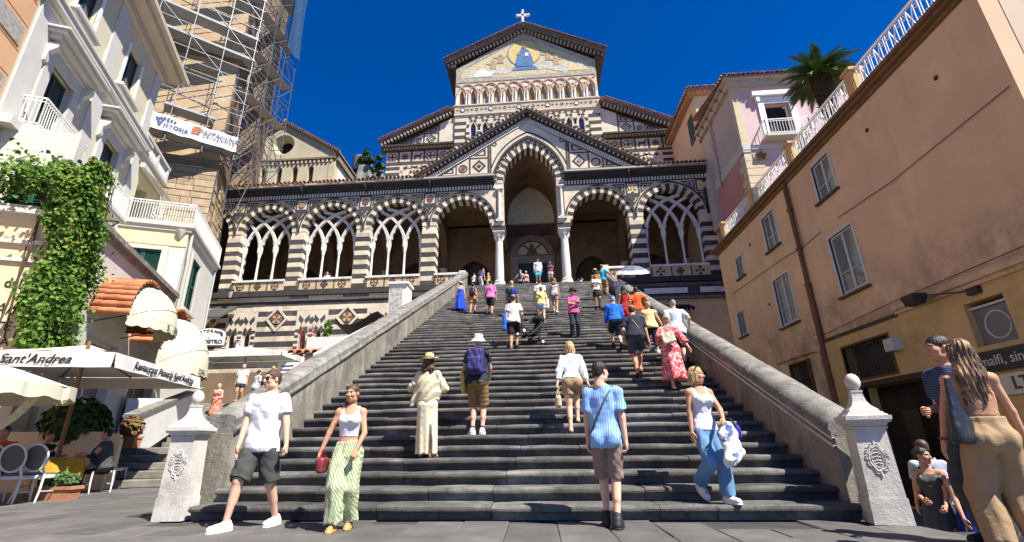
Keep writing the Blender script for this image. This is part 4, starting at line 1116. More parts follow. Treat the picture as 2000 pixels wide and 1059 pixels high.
shutter_pair(t,SC+.12,-10.05,-8.55,7.6,9.75,'n')
shutter_pair(t,CB-.12,26.1,27.5,7.45,9.95)
b=MB(); nplate(b,rect(25.9,27.7,7.3,10.2),[rect(26.1,27.5,7.45,9.95)],CB-.05,CB+.05); b.box(CB,CB+.18,25.85,27.75,7.2,7.35); b.box(CB,CB+.05,26.0,27.6,5.9,7.1); b.build('window_surround',m_lwhite,t)
b=MB(); b.tube([(CB+.1,24.95,10.7),(CB+.12,24.95,9.6),(CB+.1,25.1,9.2),(CB+.1,25.1,4.0)],.07,8); b.lathe([(.05,0),(.2,.3),(.22,.4)],8,(CB-.3,24.7,10.4)); b.build('downpipe',m_lwhite,t,smooth=60)
b=MB(); b.tube([(CB+.06,30.3,10.8),(CB+.06,30.3,3.0)],.05,8); b.build('downpipe',M('grey_pipe',(.4,.42,.43),var=.1),t,smooth=60)
railing(t,[(nL,SC-.1),(CB+.1,SC-.1),(CB+.1,30.5)],zt+.16,zt+1.25,m_metalw,.11,[.5])
# lettering painted on the front wall
bk=flat('black_lettering',(.02,.018,.016),.7)
rt=(R_(90),0,0)
text("dal 1",'lettering',t,rel(-8.6,SF-.012,5.05),rt,.36,bk,align='LEFT',sx=.9,bold=.008)
text("Sant'Andrea",'lettering',t,rel(-8.45,SF-.012,4.35),rt,.42,bk,shear=.3,align='CENTER')
text("RISTORANTE PIZZERIA",'lettering',t,rel(-8.4,SF-.012,3.9),rt,.33,bk)
text("PIZZA",'lettering',t,rel(-8.5,SF-.012,3.5),rt,.3,bk)
# doors below the awnings
for a,b_,z0,z1 in ((17.9,20.3,0,4.3),(22.0,24.6,.9,4.2)):
    b=MB(); nplate(b,rect(a,b_,z0,z1),[rect(a+.1,(a+b_)/2-.05,z0+.1,z1-.9),rect((a+b_)/2+.05,b_-.1,z0+.1,z1-.9),rect(a+.1,b_-.1,z1-.75,z1-.1)],CB-.3,CB-.22); d=b.build('door',m_lgrey,t)
    MB().box(CB-.28,CB-.26,a+.1,b_-.1,z0+.1,z1-.1).build('pane',M('shop_glass',(.12,.12,.11),rough=.15,var=.2,spec=.6),d)
b=MB(); b.box(CB,CB+.12,SF+.9,SF+2.2,1.2,2.6); b.build('menu_board',m_lwhite,t)
# ---- tiled hoods with fabric awnings
m_aw=M('cream_awning_cloth',(.55,.52,.385),rough=.8,var=.05,vs=2,bump=.08,bs=30,dirt=(.5,.46,.33),dscale=1.5,damt=.4)
def hood(sc_,r,zc,txt,lab,proj,ra,dz,hz):
    t=lthing('tiled_hood',lab[0],'hood',CB,sc_,zc,'tiled hoods over the restaurant doors')
    b=MB(); vs=[];fs=[]
    for k in range(17):
        a=math.pi*k/16
        for n_ in (CB,CB+1.05): vs.append((n_,sc_-r*math.cos(a),zc+r*math.sin(a)*.95))
    for k in range(16): fs+=[(2*k,2*k+1,2*k+3,2*k+2),(2*k+2,2*k+3,2*k+1,2*k)]
    b.add(vs,fs); sh=b.build('vault',m_tile,t)
    o0=ORG[:]; org(); tl=tile_mesh(.12,.5); org(*o0)
    K=int(math.pi*r/.235)
    for k in range(K+1):
        a=math.pi*(k+.2)/(K+.4)
        for row in (0,1,2):
            p=(CB+1.12-row*.42,sc_-(r+.02)*math.cos(a),zc+(r+.02)*math.sin(a)*.95)
            o=link('roof_tile',tl,t,rel(*p)); o.rotation_euler=Matrix(((0,-1,0),(0,0,0),(0,0,0))).to_euler() if False else (0,0,0)
            # tile axis (local y) runs back towards the wall (-n); its crown points outwards
            zax=Vector((0,-math.cos(a),math.sin(a))); yax=Vector((-1,0,0)); xax=yax.cross(zax)
            o.rotation_euler=Matrix((xax,yax,zax)).transposed().to_euler()
    b=MB(); nplate(b,[(sc_+(r+.05)*math.cos(math.pi*k/16),zc+(r+.05)*.95*math.sin(math.pi*k/16)) for k in range(17)],[],CB,CB+.05); b.build('back',m_lwhite,t)
    # fabric dome
    zc=zc-dz; PX=.98; aw=lthing('dome_awning',lab[1],'awning',CB+PX,sc_,zc,'cream fabric dome awnings')
    b=MB(); vs=[];fs=[]; NB,NS=8,14
    for i in range(NB+1):
        e=math.pi/2*i/NB        # pivot ribs from vertical (0) to low front (90deg)
        for j in range(NS+1):
            a=math.pi*j/NS
            bul=1+.03*math.sin(i*math.pi)+ (.0)
            x=proj*math.sin(e)*math.sin(a); z=hz*math.cos(e)*math.sin(a); y=-ra*math.cos(a)
            sag=1-.0*abs(math.sin(2*e*NB/2))
            vs.append((CB+PX+x*sag,sc_+y,zc+z*sag-.05))
    q=NS+1
    for i in range(NB):
        for j in range(NS): fs.append((i*q+j,i*q+j+1,i*q+q+j+1,i*q+q+j))
    b.add(vs,fs); cl=b.build('cloth',m_aw,aw,smooth=60)
    b=MB()
    for i in (0,2,4,6,8): b.tube([vs[i*q+j] for j in range(q)],.022,5)
    b.build('rib',m_aw,aw)
    b=MB(); vs=[];fs=[]; n_=56
    for j in range(n_+1):
        a=math.pi*j/n_; x=CB+PX+(proj+.01)*math.sin(a); y=sc_-(ra+.01)*math.cos(a); dz=.26+.06*abs(math.sin(a*10))
        vs+=[(x,y,zc-.05),(x+.02*math.sin(a),y,zc-.05-dz)]
    for j in range(n_): fs.append((2*j,2*j+1,2*j+3,2*j+2))
    b.add(vs,fs); b.build('valance',m_aw,aw)
    for k,(ch) in enumerate(txt):
        a=R_(44-k*6.5)*-1+math.pi*.62; x=CB+PX+.04+proj*math.sin(a); y=sc_-ra*math.cos(a)
        tx,ty=proj*math.cos(a),ra*math.sin(a); ang=math.atan2(ty,tx)
        text(ch,'lettering',aw,rel(x,y,zc-.2),(R_(90),0,ang),.3,flat('grey_lettering',(.09,.09,.08),.8))
    b=MB()
    for s in (-1,1): b.bar((CB+PX,sc_+s*ra,zc-.02),(CB,sc_+s*ra*1.0,zc-.3),.03,.03)
    b.build('arm',m_iron,aw)
hood(19.0,1.45,4.95,"S. ANDREA",('terracotta tiled hood above nearer restaurant door beside ivy','smaller cream dome awning with black letters next to the ivy'),1.0,1.28,0,1.3)
hood(22.75,1.62,4.75,"DAL",('terracotta tiled hood above farther restaurant door','larger cream dome awning over farther restaurant door'),1.35,1.62,.75,2.05)
# ---- creeper hanging over the corner
t=lthing('ivy','thick bright green creeper hanging over the yellow restaurant corner','creeper',CB,SF,3.2)
m_leaf=M('creeper_leaf',(.10,.185,.027),rough=.75,var=.5,vs=3.5,bump=0,spec=.12,col2=(.17,.22,.03),c2at=.56,c2w=.1)
m_leafd=M('creeper_leaf_dark',(.06,.12,.022),rough=.75,var=.4,vs=3.5,bump=0,spec=.12,col2=(.12,.08,.03),c2at=.6,c2w=.08)
rng=np.random.RandomState(3)
def leaves(cent,norm,size,mat,parent,name):
    """leaf clumps: each leaf a bent five-point blade"""
    N=len(cent); nrm=norm/np.linalg.norm(norm,axis=1)[:,None]
    rv=rng.randn(N,3); rv-= (rv*nrm).sum(1)[:,None]*nrm; rv/=np.linalg.norm(rv,axis=1)[:,None]
    dn=np.array([0,0,-1.])-nrm*(-nrm[:,2:3]); tip=dn*1.2+rv*.8; tip/=np.linalg.norm(tip,axis=1)[:,None]
    side=np.cross(nrm,tip); s=size[:,None]
    P=[cent-tip*s*.45, cent-side*s*.55+nrm*s*.05-tip*s*.1, cent-side*s*.35+tip*s*.3, cent+tip*s*.62-nrm*s*.18, cent+side*s*.35+tip*s*.3, cent+side*s*.55+nrm*s*.05-tip*s*.1]
    V=np.stack(P,1).reshape(-1,3)-np.array(ORG)
    base=np.arange(N)[:,None]*6
    Fq=np.concatenate([base+np.array([[0,1,2,3]]),base+np.array([[0,3,4,5]])],0)
    me=bpy.data.meshes.new(name); me.vertices.add(len(V)); me.vertices.foreach_set('co',V.ravel())
    me.loops.add(Fq.size); me.loops.foreach_set('vertex_index',Fq.ravel().astype(np.int32))
    me.polygons.add(len(Fq)); me.polygons.foreach_set('loop_start',np.arange(0,Fq.size,4,dtype=np.int32)); me.polygons.foreach_set('loop_total',np.full(len(Fq),4,np.int32))
    me.materials.append(mat); me.update(); me.validate()
    return link(name,me,parent,kind='stuff')
C=[];Nn=[]
def patch(n_,f,nv):
    for _ in range(n_):
        p=f(); C.append(p); Nn.append(np.array(nv)+rng.randn(3)*.55)
u_=rng.uniform
# front face column, side face, arch on top
def front():
    while True:
        n_=u_(-8.1,-7.3); z=u_(3.3,8.6)
        if n_>-7.86-.12*math.sin(z*3)-(.25 if z>6.7 else 0): return np.array([n_,SF-.12-abs(rng.randn())*.2-.2*max(0,math.sin(n_*5+z*2)),z])
def side_():
    while True:
        s=u_(SF-.4,17.5); z=u_(3.0,8.9); lim=16.4-.2*abs(math.sin(z*2.2))-(.35*(z-6.6) if z>6.6 else 0)
        if s<lim and not(z<4 and s<SF+.3 and rng.rand()<.5): return np.array([CB+.1+abs(rng.randn())*.2+.22*max(0,math.sin(s*4+z*2.3)),s,z])
def topb():
    n_=u_(-13,-7.2); return np.array([n_,SF-.1+rng.randn()*.4,7.95+.2*math.sin(n_*2)+rng.randn()*.3])
patch(3500,front,(.1,-1,.35)); patch(10500,side_,(1,-.1,.35)); patch(4600,topb,(.2,-.7,.7))
for _ in range(70):
    if rng.rand()<.5: n_=u_(-8.0,-7.5); x0=np.array([n_,SF-.25,u_(3.5,6.5)]); nv=(0,-1,.3)
    else: x0=np.array([CB+.25,u_(SF,17.2),3.7]); nv=(1,0,.3)
    for k in range(int(u_(4,14))): C.append(x0+np.array([rng.randn()*.05,rng.randn()*.05,-k*.07])); Nn.append(np.array(nv)+rng.randn(3)*.5)
C=np.array(C);Nn=np.array(Nn); sz=rng.uniform(.055,.125,len(C)); mk=rng.rand(len(C))<.68
leaves(C[mk],Nn[mk],sz[mk],m_leaf,t,'foliage'); leaves(C[~mk],Nn[~mk],sz[~mk]*1.15,m_leafd,t,'foliage')
b=MB()
for k in range(9):
    s=u_(SF,16.8); b.tube([(CB+.08,s,3.0),(CB+.12,s+u_(-.2,.2),5),(CB+.1,s+u_(-.3,.3),7),(CB+.1,s,8.8)],.02,5)
for k in range(6):
    n_=u_(-8.5,-7.6); b.tube([(n_,SF-.08,3.6),(n_+u_(-.2,.2),SF-.1,6),(n_,SF-.08,8.8)],.02,5)
b.build('stem',flat('vine_bark',(.08,.055,.035),.9),t)['kind']='stuff'
org()

# ------------------------------------------------------------------ bell tower with scaffolding
m_tuff=M('tuff_block',(.40,.30,.185),var=.22,vs=2.2,bump=.7,bs=10,piece=.15,dirt=(.2,.155,.11),dscale=1.3,damt=.6)
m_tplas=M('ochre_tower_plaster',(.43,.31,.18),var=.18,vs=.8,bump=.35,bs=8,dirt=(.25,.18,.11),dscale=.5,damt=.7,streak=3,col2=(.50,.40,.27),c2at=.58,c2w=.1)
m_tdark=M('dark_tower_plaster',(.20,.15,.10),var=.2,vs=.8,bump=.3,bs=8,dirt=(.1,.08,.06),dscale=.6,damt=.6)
CXT,CYT=-22.4,28.5
org(); tw=thing('bell_tower','square stone bell tower under repair behind the scaffolding','tower',(CXT,CYT,0),TH)
# local frame: x along the front (negative = left), y inwards
W_=9.0
MB().box(-W_,-.12,.12,W_,0,20.2).build('base_core',m_tuff,tw)
z=9.0
while z<20.0:
    h=random.uniform(.42,.62); z2=min(20.0,z+h)
    x=0
    while x>-W_:
        w=random.uniform(.6,1.5); b=MB(); b.cbox(max(-W_,x-w)+.012,x-.012,random.uniform(-.05,.03),.3,z+.012,z2-.012,.035); b.build('stone',m_tuff,tw); x-=w
    y=.3
    while y<4.5:
        w=random.uniform(.6,1.3); b=MB(); b.cbox(y+.012,min(4.5,y+w)-.012,random.uniform(-.05,.03),.3,z+.012,z2-.012,.035)
        b.v=[(-q[1],q[0],q[2]) for q in b.v]; b.build('stone',m_tuff,tw); y+=w
    z=z2
b=MB(); b.box(-W_-.1,.25,-.25,W_,20.2,20.5); b.box(-W_-.1,.12,-.1,W_,20.0,20.2); b.build('ledge',m_tdark,tw)
for z0,z1 in ((20.5,29.5),(30.4,46)):
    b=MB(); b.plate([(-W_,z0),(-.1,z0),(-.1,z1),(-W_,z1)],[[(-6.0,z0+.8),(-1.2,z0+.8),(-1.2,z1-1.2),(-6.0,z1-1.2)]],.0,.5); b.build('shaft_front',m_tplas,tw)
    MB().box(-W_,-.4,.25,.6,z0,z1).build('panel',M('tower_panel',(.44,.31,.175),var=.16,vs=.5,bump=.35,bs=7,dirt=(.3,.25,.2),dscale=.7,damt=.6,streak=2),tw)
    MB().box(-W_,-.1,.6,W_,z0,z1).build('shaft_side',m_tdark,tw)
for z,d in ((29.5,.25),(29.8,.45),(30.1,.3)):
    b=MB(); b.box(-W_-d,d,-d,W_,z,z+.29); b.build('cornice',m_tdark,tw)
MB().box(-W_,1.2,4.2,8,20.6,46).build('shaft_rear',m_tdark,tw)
# shrub on the ledge
# scaffold, its own frame: x along the banner line
m_steel=M('galvanised_steel',(.15,.155,.165),rough=.45,var=.12,vs=4,bump=0,metal=.4,spec=.5)
m_plank=M('steel_deck',(.30,.30,.31),rough=.6,var=.15,vs=4,bump=.1)
A_=Vector((-25.22,25.08,0)); B_=Vector((-21.41,28.41,0)); dF=(B_-A_).normalized(); ang=math.atan2(dF.y,dF.x)
sc=thing('scaffolding','galvanised tube scaffolding wrapped round the bell tower','scaffolding',(B_.x,B_.y,20.0),0)
def SP(u,v,z): p=B_+dF*u+Vector((-dF.y,dF.x,0))*v; return (p.x-B_.x,p.y-B_.y,z-20)
def tubeP(name,p,q,r=.022,par=None): return MB().bar(p,q,r*2,r*2).build(name,m_steel,par or sc)
levels=[21.3,23.4,25.5,27.6,29.7,31.8,33.9,36,38.1,40.2]
us=[.1,-1.9,-4.1,-6.3,-8.4]
for v in (-.05,1.0):
    for u in us: tubeP('standard',SP(u,v,20.2 if u<-6 else 20.6),SP(u+random.uniform(-.03,.03),v,42))
    for z in levels:
        for dz in ((0,1.0) if v<0 else (0,)): 
            tubeP('ledger',SP(.3,v,z+dz),SP(-8.6,v,z+dz),.02)
for i,z in enumerate(levels[:-1]):
    for k,(a,c) in enumerate(zip(us,us[1:])):
        if (i+k)%2==0: tubeP('brace',SP(a,-.08,z),SP(c,-.08,levels[i+1]),.02)
        elif k%2 and i%2: tubeP('brace',SP(c,1.02,z),SP(a,1.02,levels[i+1]),.024)
    for u in us: tubeP('transom',SP(u,-.1,z-.05),SP(u,1.05,z-.05),.026)
for i,z in enumerate(levels):
    if i in (0,1,4,5,7,9):
        u0=-8.4 if i!=1 else -4.6
        b=MB()
        P=[SP(.2 if i!=1 else -1.5,0,z),SP(u0,0,z),SP(u0,.95,z),SP(.2 if i!=1 else -1.5,.95,z)]
        b.add([(p[0],p[1],p[2]) for p in P]+[(p[0],p[1],p[2]+.06) for p in P],[(0,1,2,3),(7,6,5,4),(0,4,5,1),(1,5,6,2),(2,6,7,3),(3,7,4,0)])
        b.bar(SP(.2 if i!=1 else -1.5,-.02,z+.1),SP(u0,-.02,z+.1),.03,.2); b.build('deck',m_plank,sc)
# side bays running back along the tower
side=[(0,0),(.25,1.7),(.4,3.4),(.5,5.0)]
def SD(k,off,z): x,y=side[k]; return (x+.05+off,y+.1,z-20)
for k in range(4):
    for off in (0,-.95):
        tubeP('standard',SD(k,off,20.4 if k else 16.5),SD(k,off,42))
lv=[20.6+1.05*i for i in range(21)]
for z in lv[::2]:
    for off in (0,-.95):
        for dz in (0,.5): tubeP('ledger',SD(0,off,z+dz),SD(3,off,z+dz),.025)
    for k in range(4): tubeP('transom',SD(k,-1.0,z),SD(k,.1,z),.025)
for i,z in enumerate(lv[:-2:2]):
    for k in range(3):
        tubeP('brace',SD(k+(i%2),.03,z),SD(k+1-(i%2),.03,z+2.1),.028)
for z in (26.9,31.1,35.3,39.5):
    P=[SD(0,-.95,z),SD(0,0,z),SD(3,0,z),SD(3,-.95,z)]
    MB().add([p for p in P]+[(p[0],p[1],p[2]+.06) for p in P],[(0,1,2,3),(7,6,5,4),(0,4,5,1),(1,5,6,2),(2,6,7,3),(3,7,4,0)]).build('deck',m_plank,sc)
# lower spur reaching down beside the tower foot
for a,c in (((0,0,19.8),(-.3,.6,16.4)),((.45,1.9,20),(0.1,1.2,16.8))): tubeP('spur',(a[0],a[1],a[2]-20),(c[0],c[1],c[2]-20),.03)
# banner
bn=thing('banner','white contractors banner tied along lowest scaffold deck','banner',(B_.x,B_.y,21.2),ang)
b=MB(); vs=[];fs=[]; n_=24
for i in range(n_+1):
    x=.15-5.3*i/n_; 
    for j in range(5):
        z=1.22*j/4+ (-.03*math.sin(i*.9) if j in(0,4) else 0); vs.append((x,-.2+.03*math.sin(i*1.3+j),z))
for i in range(n_):
    for j in range(4): fs.append((i*5+j,i*5+j+1,i*5+j+6,i*5+j+5))
b.add(vs,fs); b.build('sheet',M('banner_vinyl',(.74,.76,.80),rough=.5,var=.03,bump=.02),bn,smooth=True)
nb=flat('navy_print',(.03,.06,.16)); og=flat('orange_print',(.5,.12,.05)); gp=flat('grey_print',(.12,.12,.13))
r90=(R_(90),0,0)
b=MB()
for k in range(5): b.box(-4.6+k*.2,-4.45+k*.2,-.26,-.25,.78+.05*(k%2),.98+.06*math.sin(k))
b.prism([(-4.85,.9),(-4.62,.9),(-4.55,.55),(-4.48,.9),(-4.3,.9),(-4.5,.3),(-4.62,.3)],-.262,-.25); b.build('logo',nb,bn)
b=MB()
for k in range(4): b.bar((-2.72,-.26,.42+k*.17),(-2.22,-.26,.56+k*.17),.02,.1,up=(0,0,1))
b.build('logo',og,bn)
text('ITTORIA','lettering',bn,(-3.6,-.265,.42),r90,.38,nb,bold=.014)
text('PAPPACENA','lettering',bn,(-1.0,-.265,.78),r90,.5,gp,sx=.9,bold=.012)
text('SALVATORE','lettering',bn,(-1.0,-.265,.48),r90,.27,gp,sx=1.15,spacing=1.25,bold=.008)
# blue debris net
b=MB(); vs=[];fs=[]
for i in range(9):
    for j in range(9): vs.append((-20.75+.2*(i/8)+.08*math.sin(i+j*.7),31.6+1.7*i/8,34.2+10*j/8))
for i in range(8):
    for j in range(8): fs.append((i*9+j,i*9+j+1,i*9+j+10,i*9+j+9))
org(-20.4,31,33); b.add(vs,fs); o=b.build('debris_net',M('blue_net',(.012,.055,.13),rough=.8,var=.25,vs=3),smooth=True,loc=(-20.4,31,33)); tag(o,'blue debris net hung on the upper right of scaffolding','net'); org()

# ------------------------------------------------------------------ chapel behind
m_chap=M('chapel_plaster',(.50,.43,.29),var=.1,vs=.8,bump=.15,bs=10,dirt=(.33,.27,.18),dscale=.5,damt=.45,streak=2)
ch=thing('chapel','plain cream gabled chapel with round window and four slit windows','chapel',(-28.6,46,20))
ox,oz=-28,20
P=lambda L_:[(x-ox,z-oz) for x,z in L_]
oc=[(-27.95+.85*math.cos(2*math.pi*i/20),34.45+.85*math.sin(2*math.pi*i/20)) for i in range(20)]
oc2=[(-27.95+1.35*math.cos(2*math.pi*i/20),34.45+1.35*math.sin(2*math.pi*i/20)) for i in range(20)]
lan=[]
for k in range(5):
    cx=-31.65+k*1.87; c=curve(.34,30.9,.5); lan.append([(cx+.34,29.1)]+[(cx+c(t/8)[0],c(t/8)[1]) for t in range(9)]+[(cx-.34,29.1)])
b=MB(); b.plate(P([(-35,20),(-21.35,20),(-21.35,33.1),(-28.05,37.4),(-35,33.1)]),[P(oc2)]+[P(l) for l in lan],0,.9); b.build('front_wall',m_chap,ch)
b=MB(); vs=[]; 
for (x,z) in P(oc2): vs.append((x,0.004,z))
for (x,z) in P(oc): vs.append((x,.7,z))
for (x,z) in P(oc): vs.append((x,1.2,z))
fs=[(i,(i+1)%20,20+(i+1)%20,20+i) for i in range(20)]+[(20+i,20+(i+1)%20,40+(i+1)%20,40+i) for i in range(20)]
b.add(vs,fs); b.build('round_window',m_chap,ch)
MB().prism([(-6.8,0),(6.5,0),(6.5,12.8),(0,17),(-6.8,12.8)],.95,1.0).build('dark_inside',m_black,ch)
for l in lan:
    cx=l[0][0]-.34-ox; b=MB(); b.box(cx-.34,cx+.34,.45,.5,9.1,11.2); b.build('window',flat('slit_pane',(.07,.06,.055),.5),ch); b=MB(); b.box(cx-.42,cx+.42,-.1,.3,8.95,9.1); b.build('sill',m_chap,ch)
b=MB()
b.box(-7,6.72,-.22,.05,12.12,12.35); b.box(-7,6.72,-.1,.05,11.98,12.12); cn=b.build('cornice',M('brown_cornice',(.22,.17,.12),var=.2,vs=3),ch)
for k in range(27):
    b=MB(); x=-6.8+k*.5; b.prism([(x-.1,11.98),(x-.1,11.7),(x,11.62),(x+.1,11.7),(x+.1,11.98)],-.16,0); b.build('bracket',m_chap,cn)
b=MB(); b.box(5.9,6.65,-.05,0,0,11.7); b.build('corner_strip',m_chap,ch)
b=MB(); b.box(6.5,6.66,.9,14,0,12.6); b.build('side_wall',M('pale_side_plaster',(.68,.64,.54),var=.06,vs=1),ch)
b=MB(); b.box(6.6,7.0,0,14,11.9,13.0); b.build('eave',MATS['brown_cornice'],ch)
for s in (-1,1):
    b=MB(); xr=7.15 if s>0 else -7.5; b.add([(xr,-.3,12.9),(-.05,-.3,17.55),(-.05,15,17.55),(xr,15,12.9),(xr,-.3,12.7),(-.05,-.3,17.3),(-.05,15,17.3),(xr,15,12.7)],[(0,1,2,3),(7,6,5,4),(0,4,5,1),(1,5,6,2),(2,6,7,3),(3,7,4,0)]); rf=b.build('roof',m_tileold,ch)
    L=math.hypot(xr,4.65); a=math.atan2(4.65,abs(xr))
    for k in range(24):
        t=(k+.5)/24; link('roof_tile',tmo,rf,(xr*(1-t)-.05*t,-.42,12.95+4.65*t),(0,(a if s>0 else -a),0))
b=MB(); b.box(-.15,.05,-.35,-.1,17.4,17.8); b.build('finial',m_chap,ch)

# ------------------------------------------------------------------ crag with ruined round tower
m_rock=M('limestone_rock',(.20,.19,.17),var=.3,vs=.35,bump=.8,bs=1.2,dirt=(.13,.13,.1),dscale=.3,damt=.7)
b=MB(); nseg,nr=20,9; vs=[];fs=[]
for i in range(nr):
    t=i/(nr-1); z=10+ (77.8-10)*t; r=4.6+(26)*(1-t)**1.5
    for j in range(nseg):
        a=2*math.pi*j/nseg; q=r*(1+.22*random.uniform(-1,1)); vs.append((q*math.cos(a)*.9,q*math.sin(a),z+random.uniform(-1.5,1.5)*(t<1)))
for i in range(nr-1):
    for j in range(nseg): fs.append((i*nseg+j,i*nseg+(j+1)%nseg,(i+1)*nseg+(j+1)%nseg,(i+1)*nseg+j))
fs.append(tuple((nr-1)*nseg+j for j in range(nseg)))
b.add(vs,fs); o=b.build('rock_hill',m_rock,loc=(-47.2,122,0)); o['kind']='structure'
rt_=thing('ruined_tower','small ruined round tower on the rock behind the chapel','tower',(-49.3,121,77.3))
b=MB(); vs=[];fs=[]
for i,z in enumerate((0,2.5,5.2)):
    for j in range(18):
        a=2*math.pi*j/18; vs.append((2.9*math.cos(a),2.9*math.sin(a),z-(random.uniform(0,.9) if i==2 else 0)))
for i in range(2):
    for j in range(18): fs.append((i*18+j,i*18+(j+1)%18,(i+1)*18+(j+1)%18,(i+1)*18+j))
fs.append(tuple(36+j for j in range(18)))
b.add(vs,fs); b.build('wall',m_rock,rt_)
b=MB(); b.tube([(-.4,0,4.5),(-.4,0,6.4)],.06,5); b.tube([(.3,0,4.5),(.3,0,6.1)],.06,5); b.build('mast',m_steel,rt_)
def bush_tree(x,y,z,h,r,label,seed):
    t=thing('tree',label,'tree',(x,y,z)); rg=np.random.RandomState(seed)
    b=MB(); b.tube([(0,0,-1),(0.1,0,h*.5),(.05,.1,h*.8)],[.25,.18,.08],6); b.tube([(0,0,h*.35),(r*.4,0,h*.65)],[.12,.06],5); b.build('trunk',flat('bark',(.1,.075,.05),.9),t)
    cl=rg.randn(14,3)*np.array([r*.42,r*.42,h*.2])+np.array([0,0,h*.62]); c=[];nn=[]
    for q in cl:
        k=110; d=rg.randn(k,3); d/=np.linalg.norm(d,axis=1)[:,None]; c.append(q+d*rg.uniform(.5,1,(k,1))*r*.34); nn.append(d+np.array([0,0,.4]))
    global rng
    rng=rg; o=leaves(np.concatenate(c),np.concatenate(nn),rg.uniform(.4,.75,14*110)*r/2.2,M('pine_foliage',(.06,.095,.022),var=.45,vs=.8,bump=0,rough=.7),t,'crown')
bush_tree(-47.6,118.5,76.6,5.6,2.6,'light green tree growing on the rock below the ruined tower',5)
bush_tree(-43.9,119,73.0,7.8,2.6,'dark tree growing on the right slope of the rock',6)
bush_tree(-42.9,118,70.0,5.0,2.0,'low bush on the rock just above the tiled porch roof',8)
rng=np.random.RandomState(3)

# ------------------------------------------------------------------ right side: tan building
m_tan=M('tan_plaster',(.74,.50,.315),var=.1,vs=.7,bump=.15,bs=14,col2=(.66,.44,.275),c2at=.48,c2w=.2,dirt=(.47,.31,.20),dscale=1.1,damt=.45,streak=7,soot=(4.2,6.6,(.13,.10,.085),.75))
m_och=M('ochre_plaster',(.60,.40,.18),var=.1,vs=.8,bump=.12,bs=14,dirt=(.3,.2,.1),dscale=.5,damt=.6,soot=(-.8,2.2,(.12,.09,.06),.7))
XR=10.0; YN,YF=8.8,24.9
def rplate(b,outer,holes,x0,x1):
    """(y,z) outline on the plane x=x0 facing -x, depth to x1"""
    return b.plate([(-y,z) for y,z in outer],[[(-y,z) for y,z in h] for h in holes],x0,x1,fn=lambda v:(v[1],-v[0],v[2]))
org(XR,16,-.8); tb_=thing('tan_building','long shaded tan building with white windows along right side','building',(XR,16,-.8))
wins_=[(14.55,15.78,5.35,7.3),(14.7,15.7,8.7,10.0),(18.75,19.75,8.5,9.95),(18.68,19.92,5.28,7.18),(22.25,22.95,8.4,9.32),(23.2,23.9,5.75,6.85)]
low_=[(14.3,16.45,2.7,3.72),(18.6,19.92,2.3,3.7),(10.65,11.65,2.85,3.84),(13.2,15.9,-.8,2.42)]
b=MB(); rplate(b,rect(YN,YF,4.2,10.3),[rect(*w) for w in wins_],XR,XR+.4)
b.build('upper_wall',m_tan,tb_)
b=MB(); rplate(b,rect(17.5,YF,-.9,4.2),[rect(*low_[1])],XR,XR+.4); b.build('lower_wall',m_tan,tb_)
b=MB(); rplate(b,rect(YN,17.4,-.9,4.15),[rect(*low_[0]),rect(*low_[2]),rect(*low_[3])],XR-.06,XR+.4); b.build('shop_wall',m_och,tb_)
b=MB(); b.box(XR+.41,XR+9,YN-.01,YN+.29,-.9,10.29); b.build('end_wall',M('beige_plaster',(.62,.47,.33),var=.06,vs=1,bump=.1),tb_)
MB().box(XR+.6,XR+9,YN+.3,YF-.31,-.9,10.2).build('core',m_black,tb_)
MB().box(XR+.41,XR+9,YF-.3,YF+.01,-.9,10.29).build('far_end_wall',m_tan,tb_)
b=MB()
for z0,z1,d in ((10.3,10.42,.08),(10.42,10.52,.2),(10.52,10.62,.3)): b.box(XR-d,XR+9,YN-.02,YF+d,z0,z1-.002)
b.build('roof_cornice',M('brown_cornice_paint',(.2,.115,.06),var=.15,vs=2),tb_)
b=MB()
for z0,z1,d in ((4.15,4.25,.12),(4.25,4.36,.2),(4.36,4.46,.1)): b.box(XR-d,XR+.1,YN-.02,13.7,z0,z1-.002)
b.build('low_cornice',m_tan,tb_)
b=MB(); b.box(XR-.1,XR+.1,13.7,17.5,4.1,4.2); b.build('dark_ledge',M('sooty_ledge',(.08,.06,.05),var=.3,vs=4),tb_)
m_wfr=flat('grey_white_frame',(.55,.55,.54),.5)
m_curt=M('net_curtain',(.30,.30,.28),var=.25,vs=2.5,bump=.1,bs=6)
for (y0,y1,z0,z1) in wins_:
    b=MB(); m_=(y0+y1)/2; small=(y1-y0)<.85
    inner=[rect(y0+.05,y1-.05,z0+.05,z1-.05)] if small else [rect(y0+.06,m_-.04,z0+.07,z1-.06),rect(m_+.04,y1-.06,z0+.07,z1-.06)]
    rplate(b,rect(y0,y1,z0,z1),inner,XR+.05,XR+.13); f=b.build('window',m_wfr,tb_)
    b=MB(); rplate(b,rect(y0-.09,y1+.09,z0-.07,z1+.08),[rect(y0,y1,z0,z1)],XR-.025,XR+.06); b.build('frame',m_wfr,f)
    for h in inner:
        a,c=h[0][0],h[1][0]
        b=MB(); b.box(XR+.09,XR+.1,a,c,h[0][1],h[2][1]); b.build('pane',M('pane_glass',(.16,.18,.18),rough=.08,var=.3,vs=1.2,bump=0,spec=.7),f)
    if not small:
        for h in inner:
            zz=h[0][1]+(h[2][1]-h[0][1])*.33; b=MB(); b.box(XR+.06,XR+.12,h[0][0],h[1][0],zz-.015,zz+.015); b.build('glazing_bar',m_wfr,f)
    b=MB(); b.box(XR-.12,XR+.05,y0-.15,y1+.15,z0-.14,z0-.07); b.build('sill',M('slate_sill',(.12,.09,.07),var=.2),f)
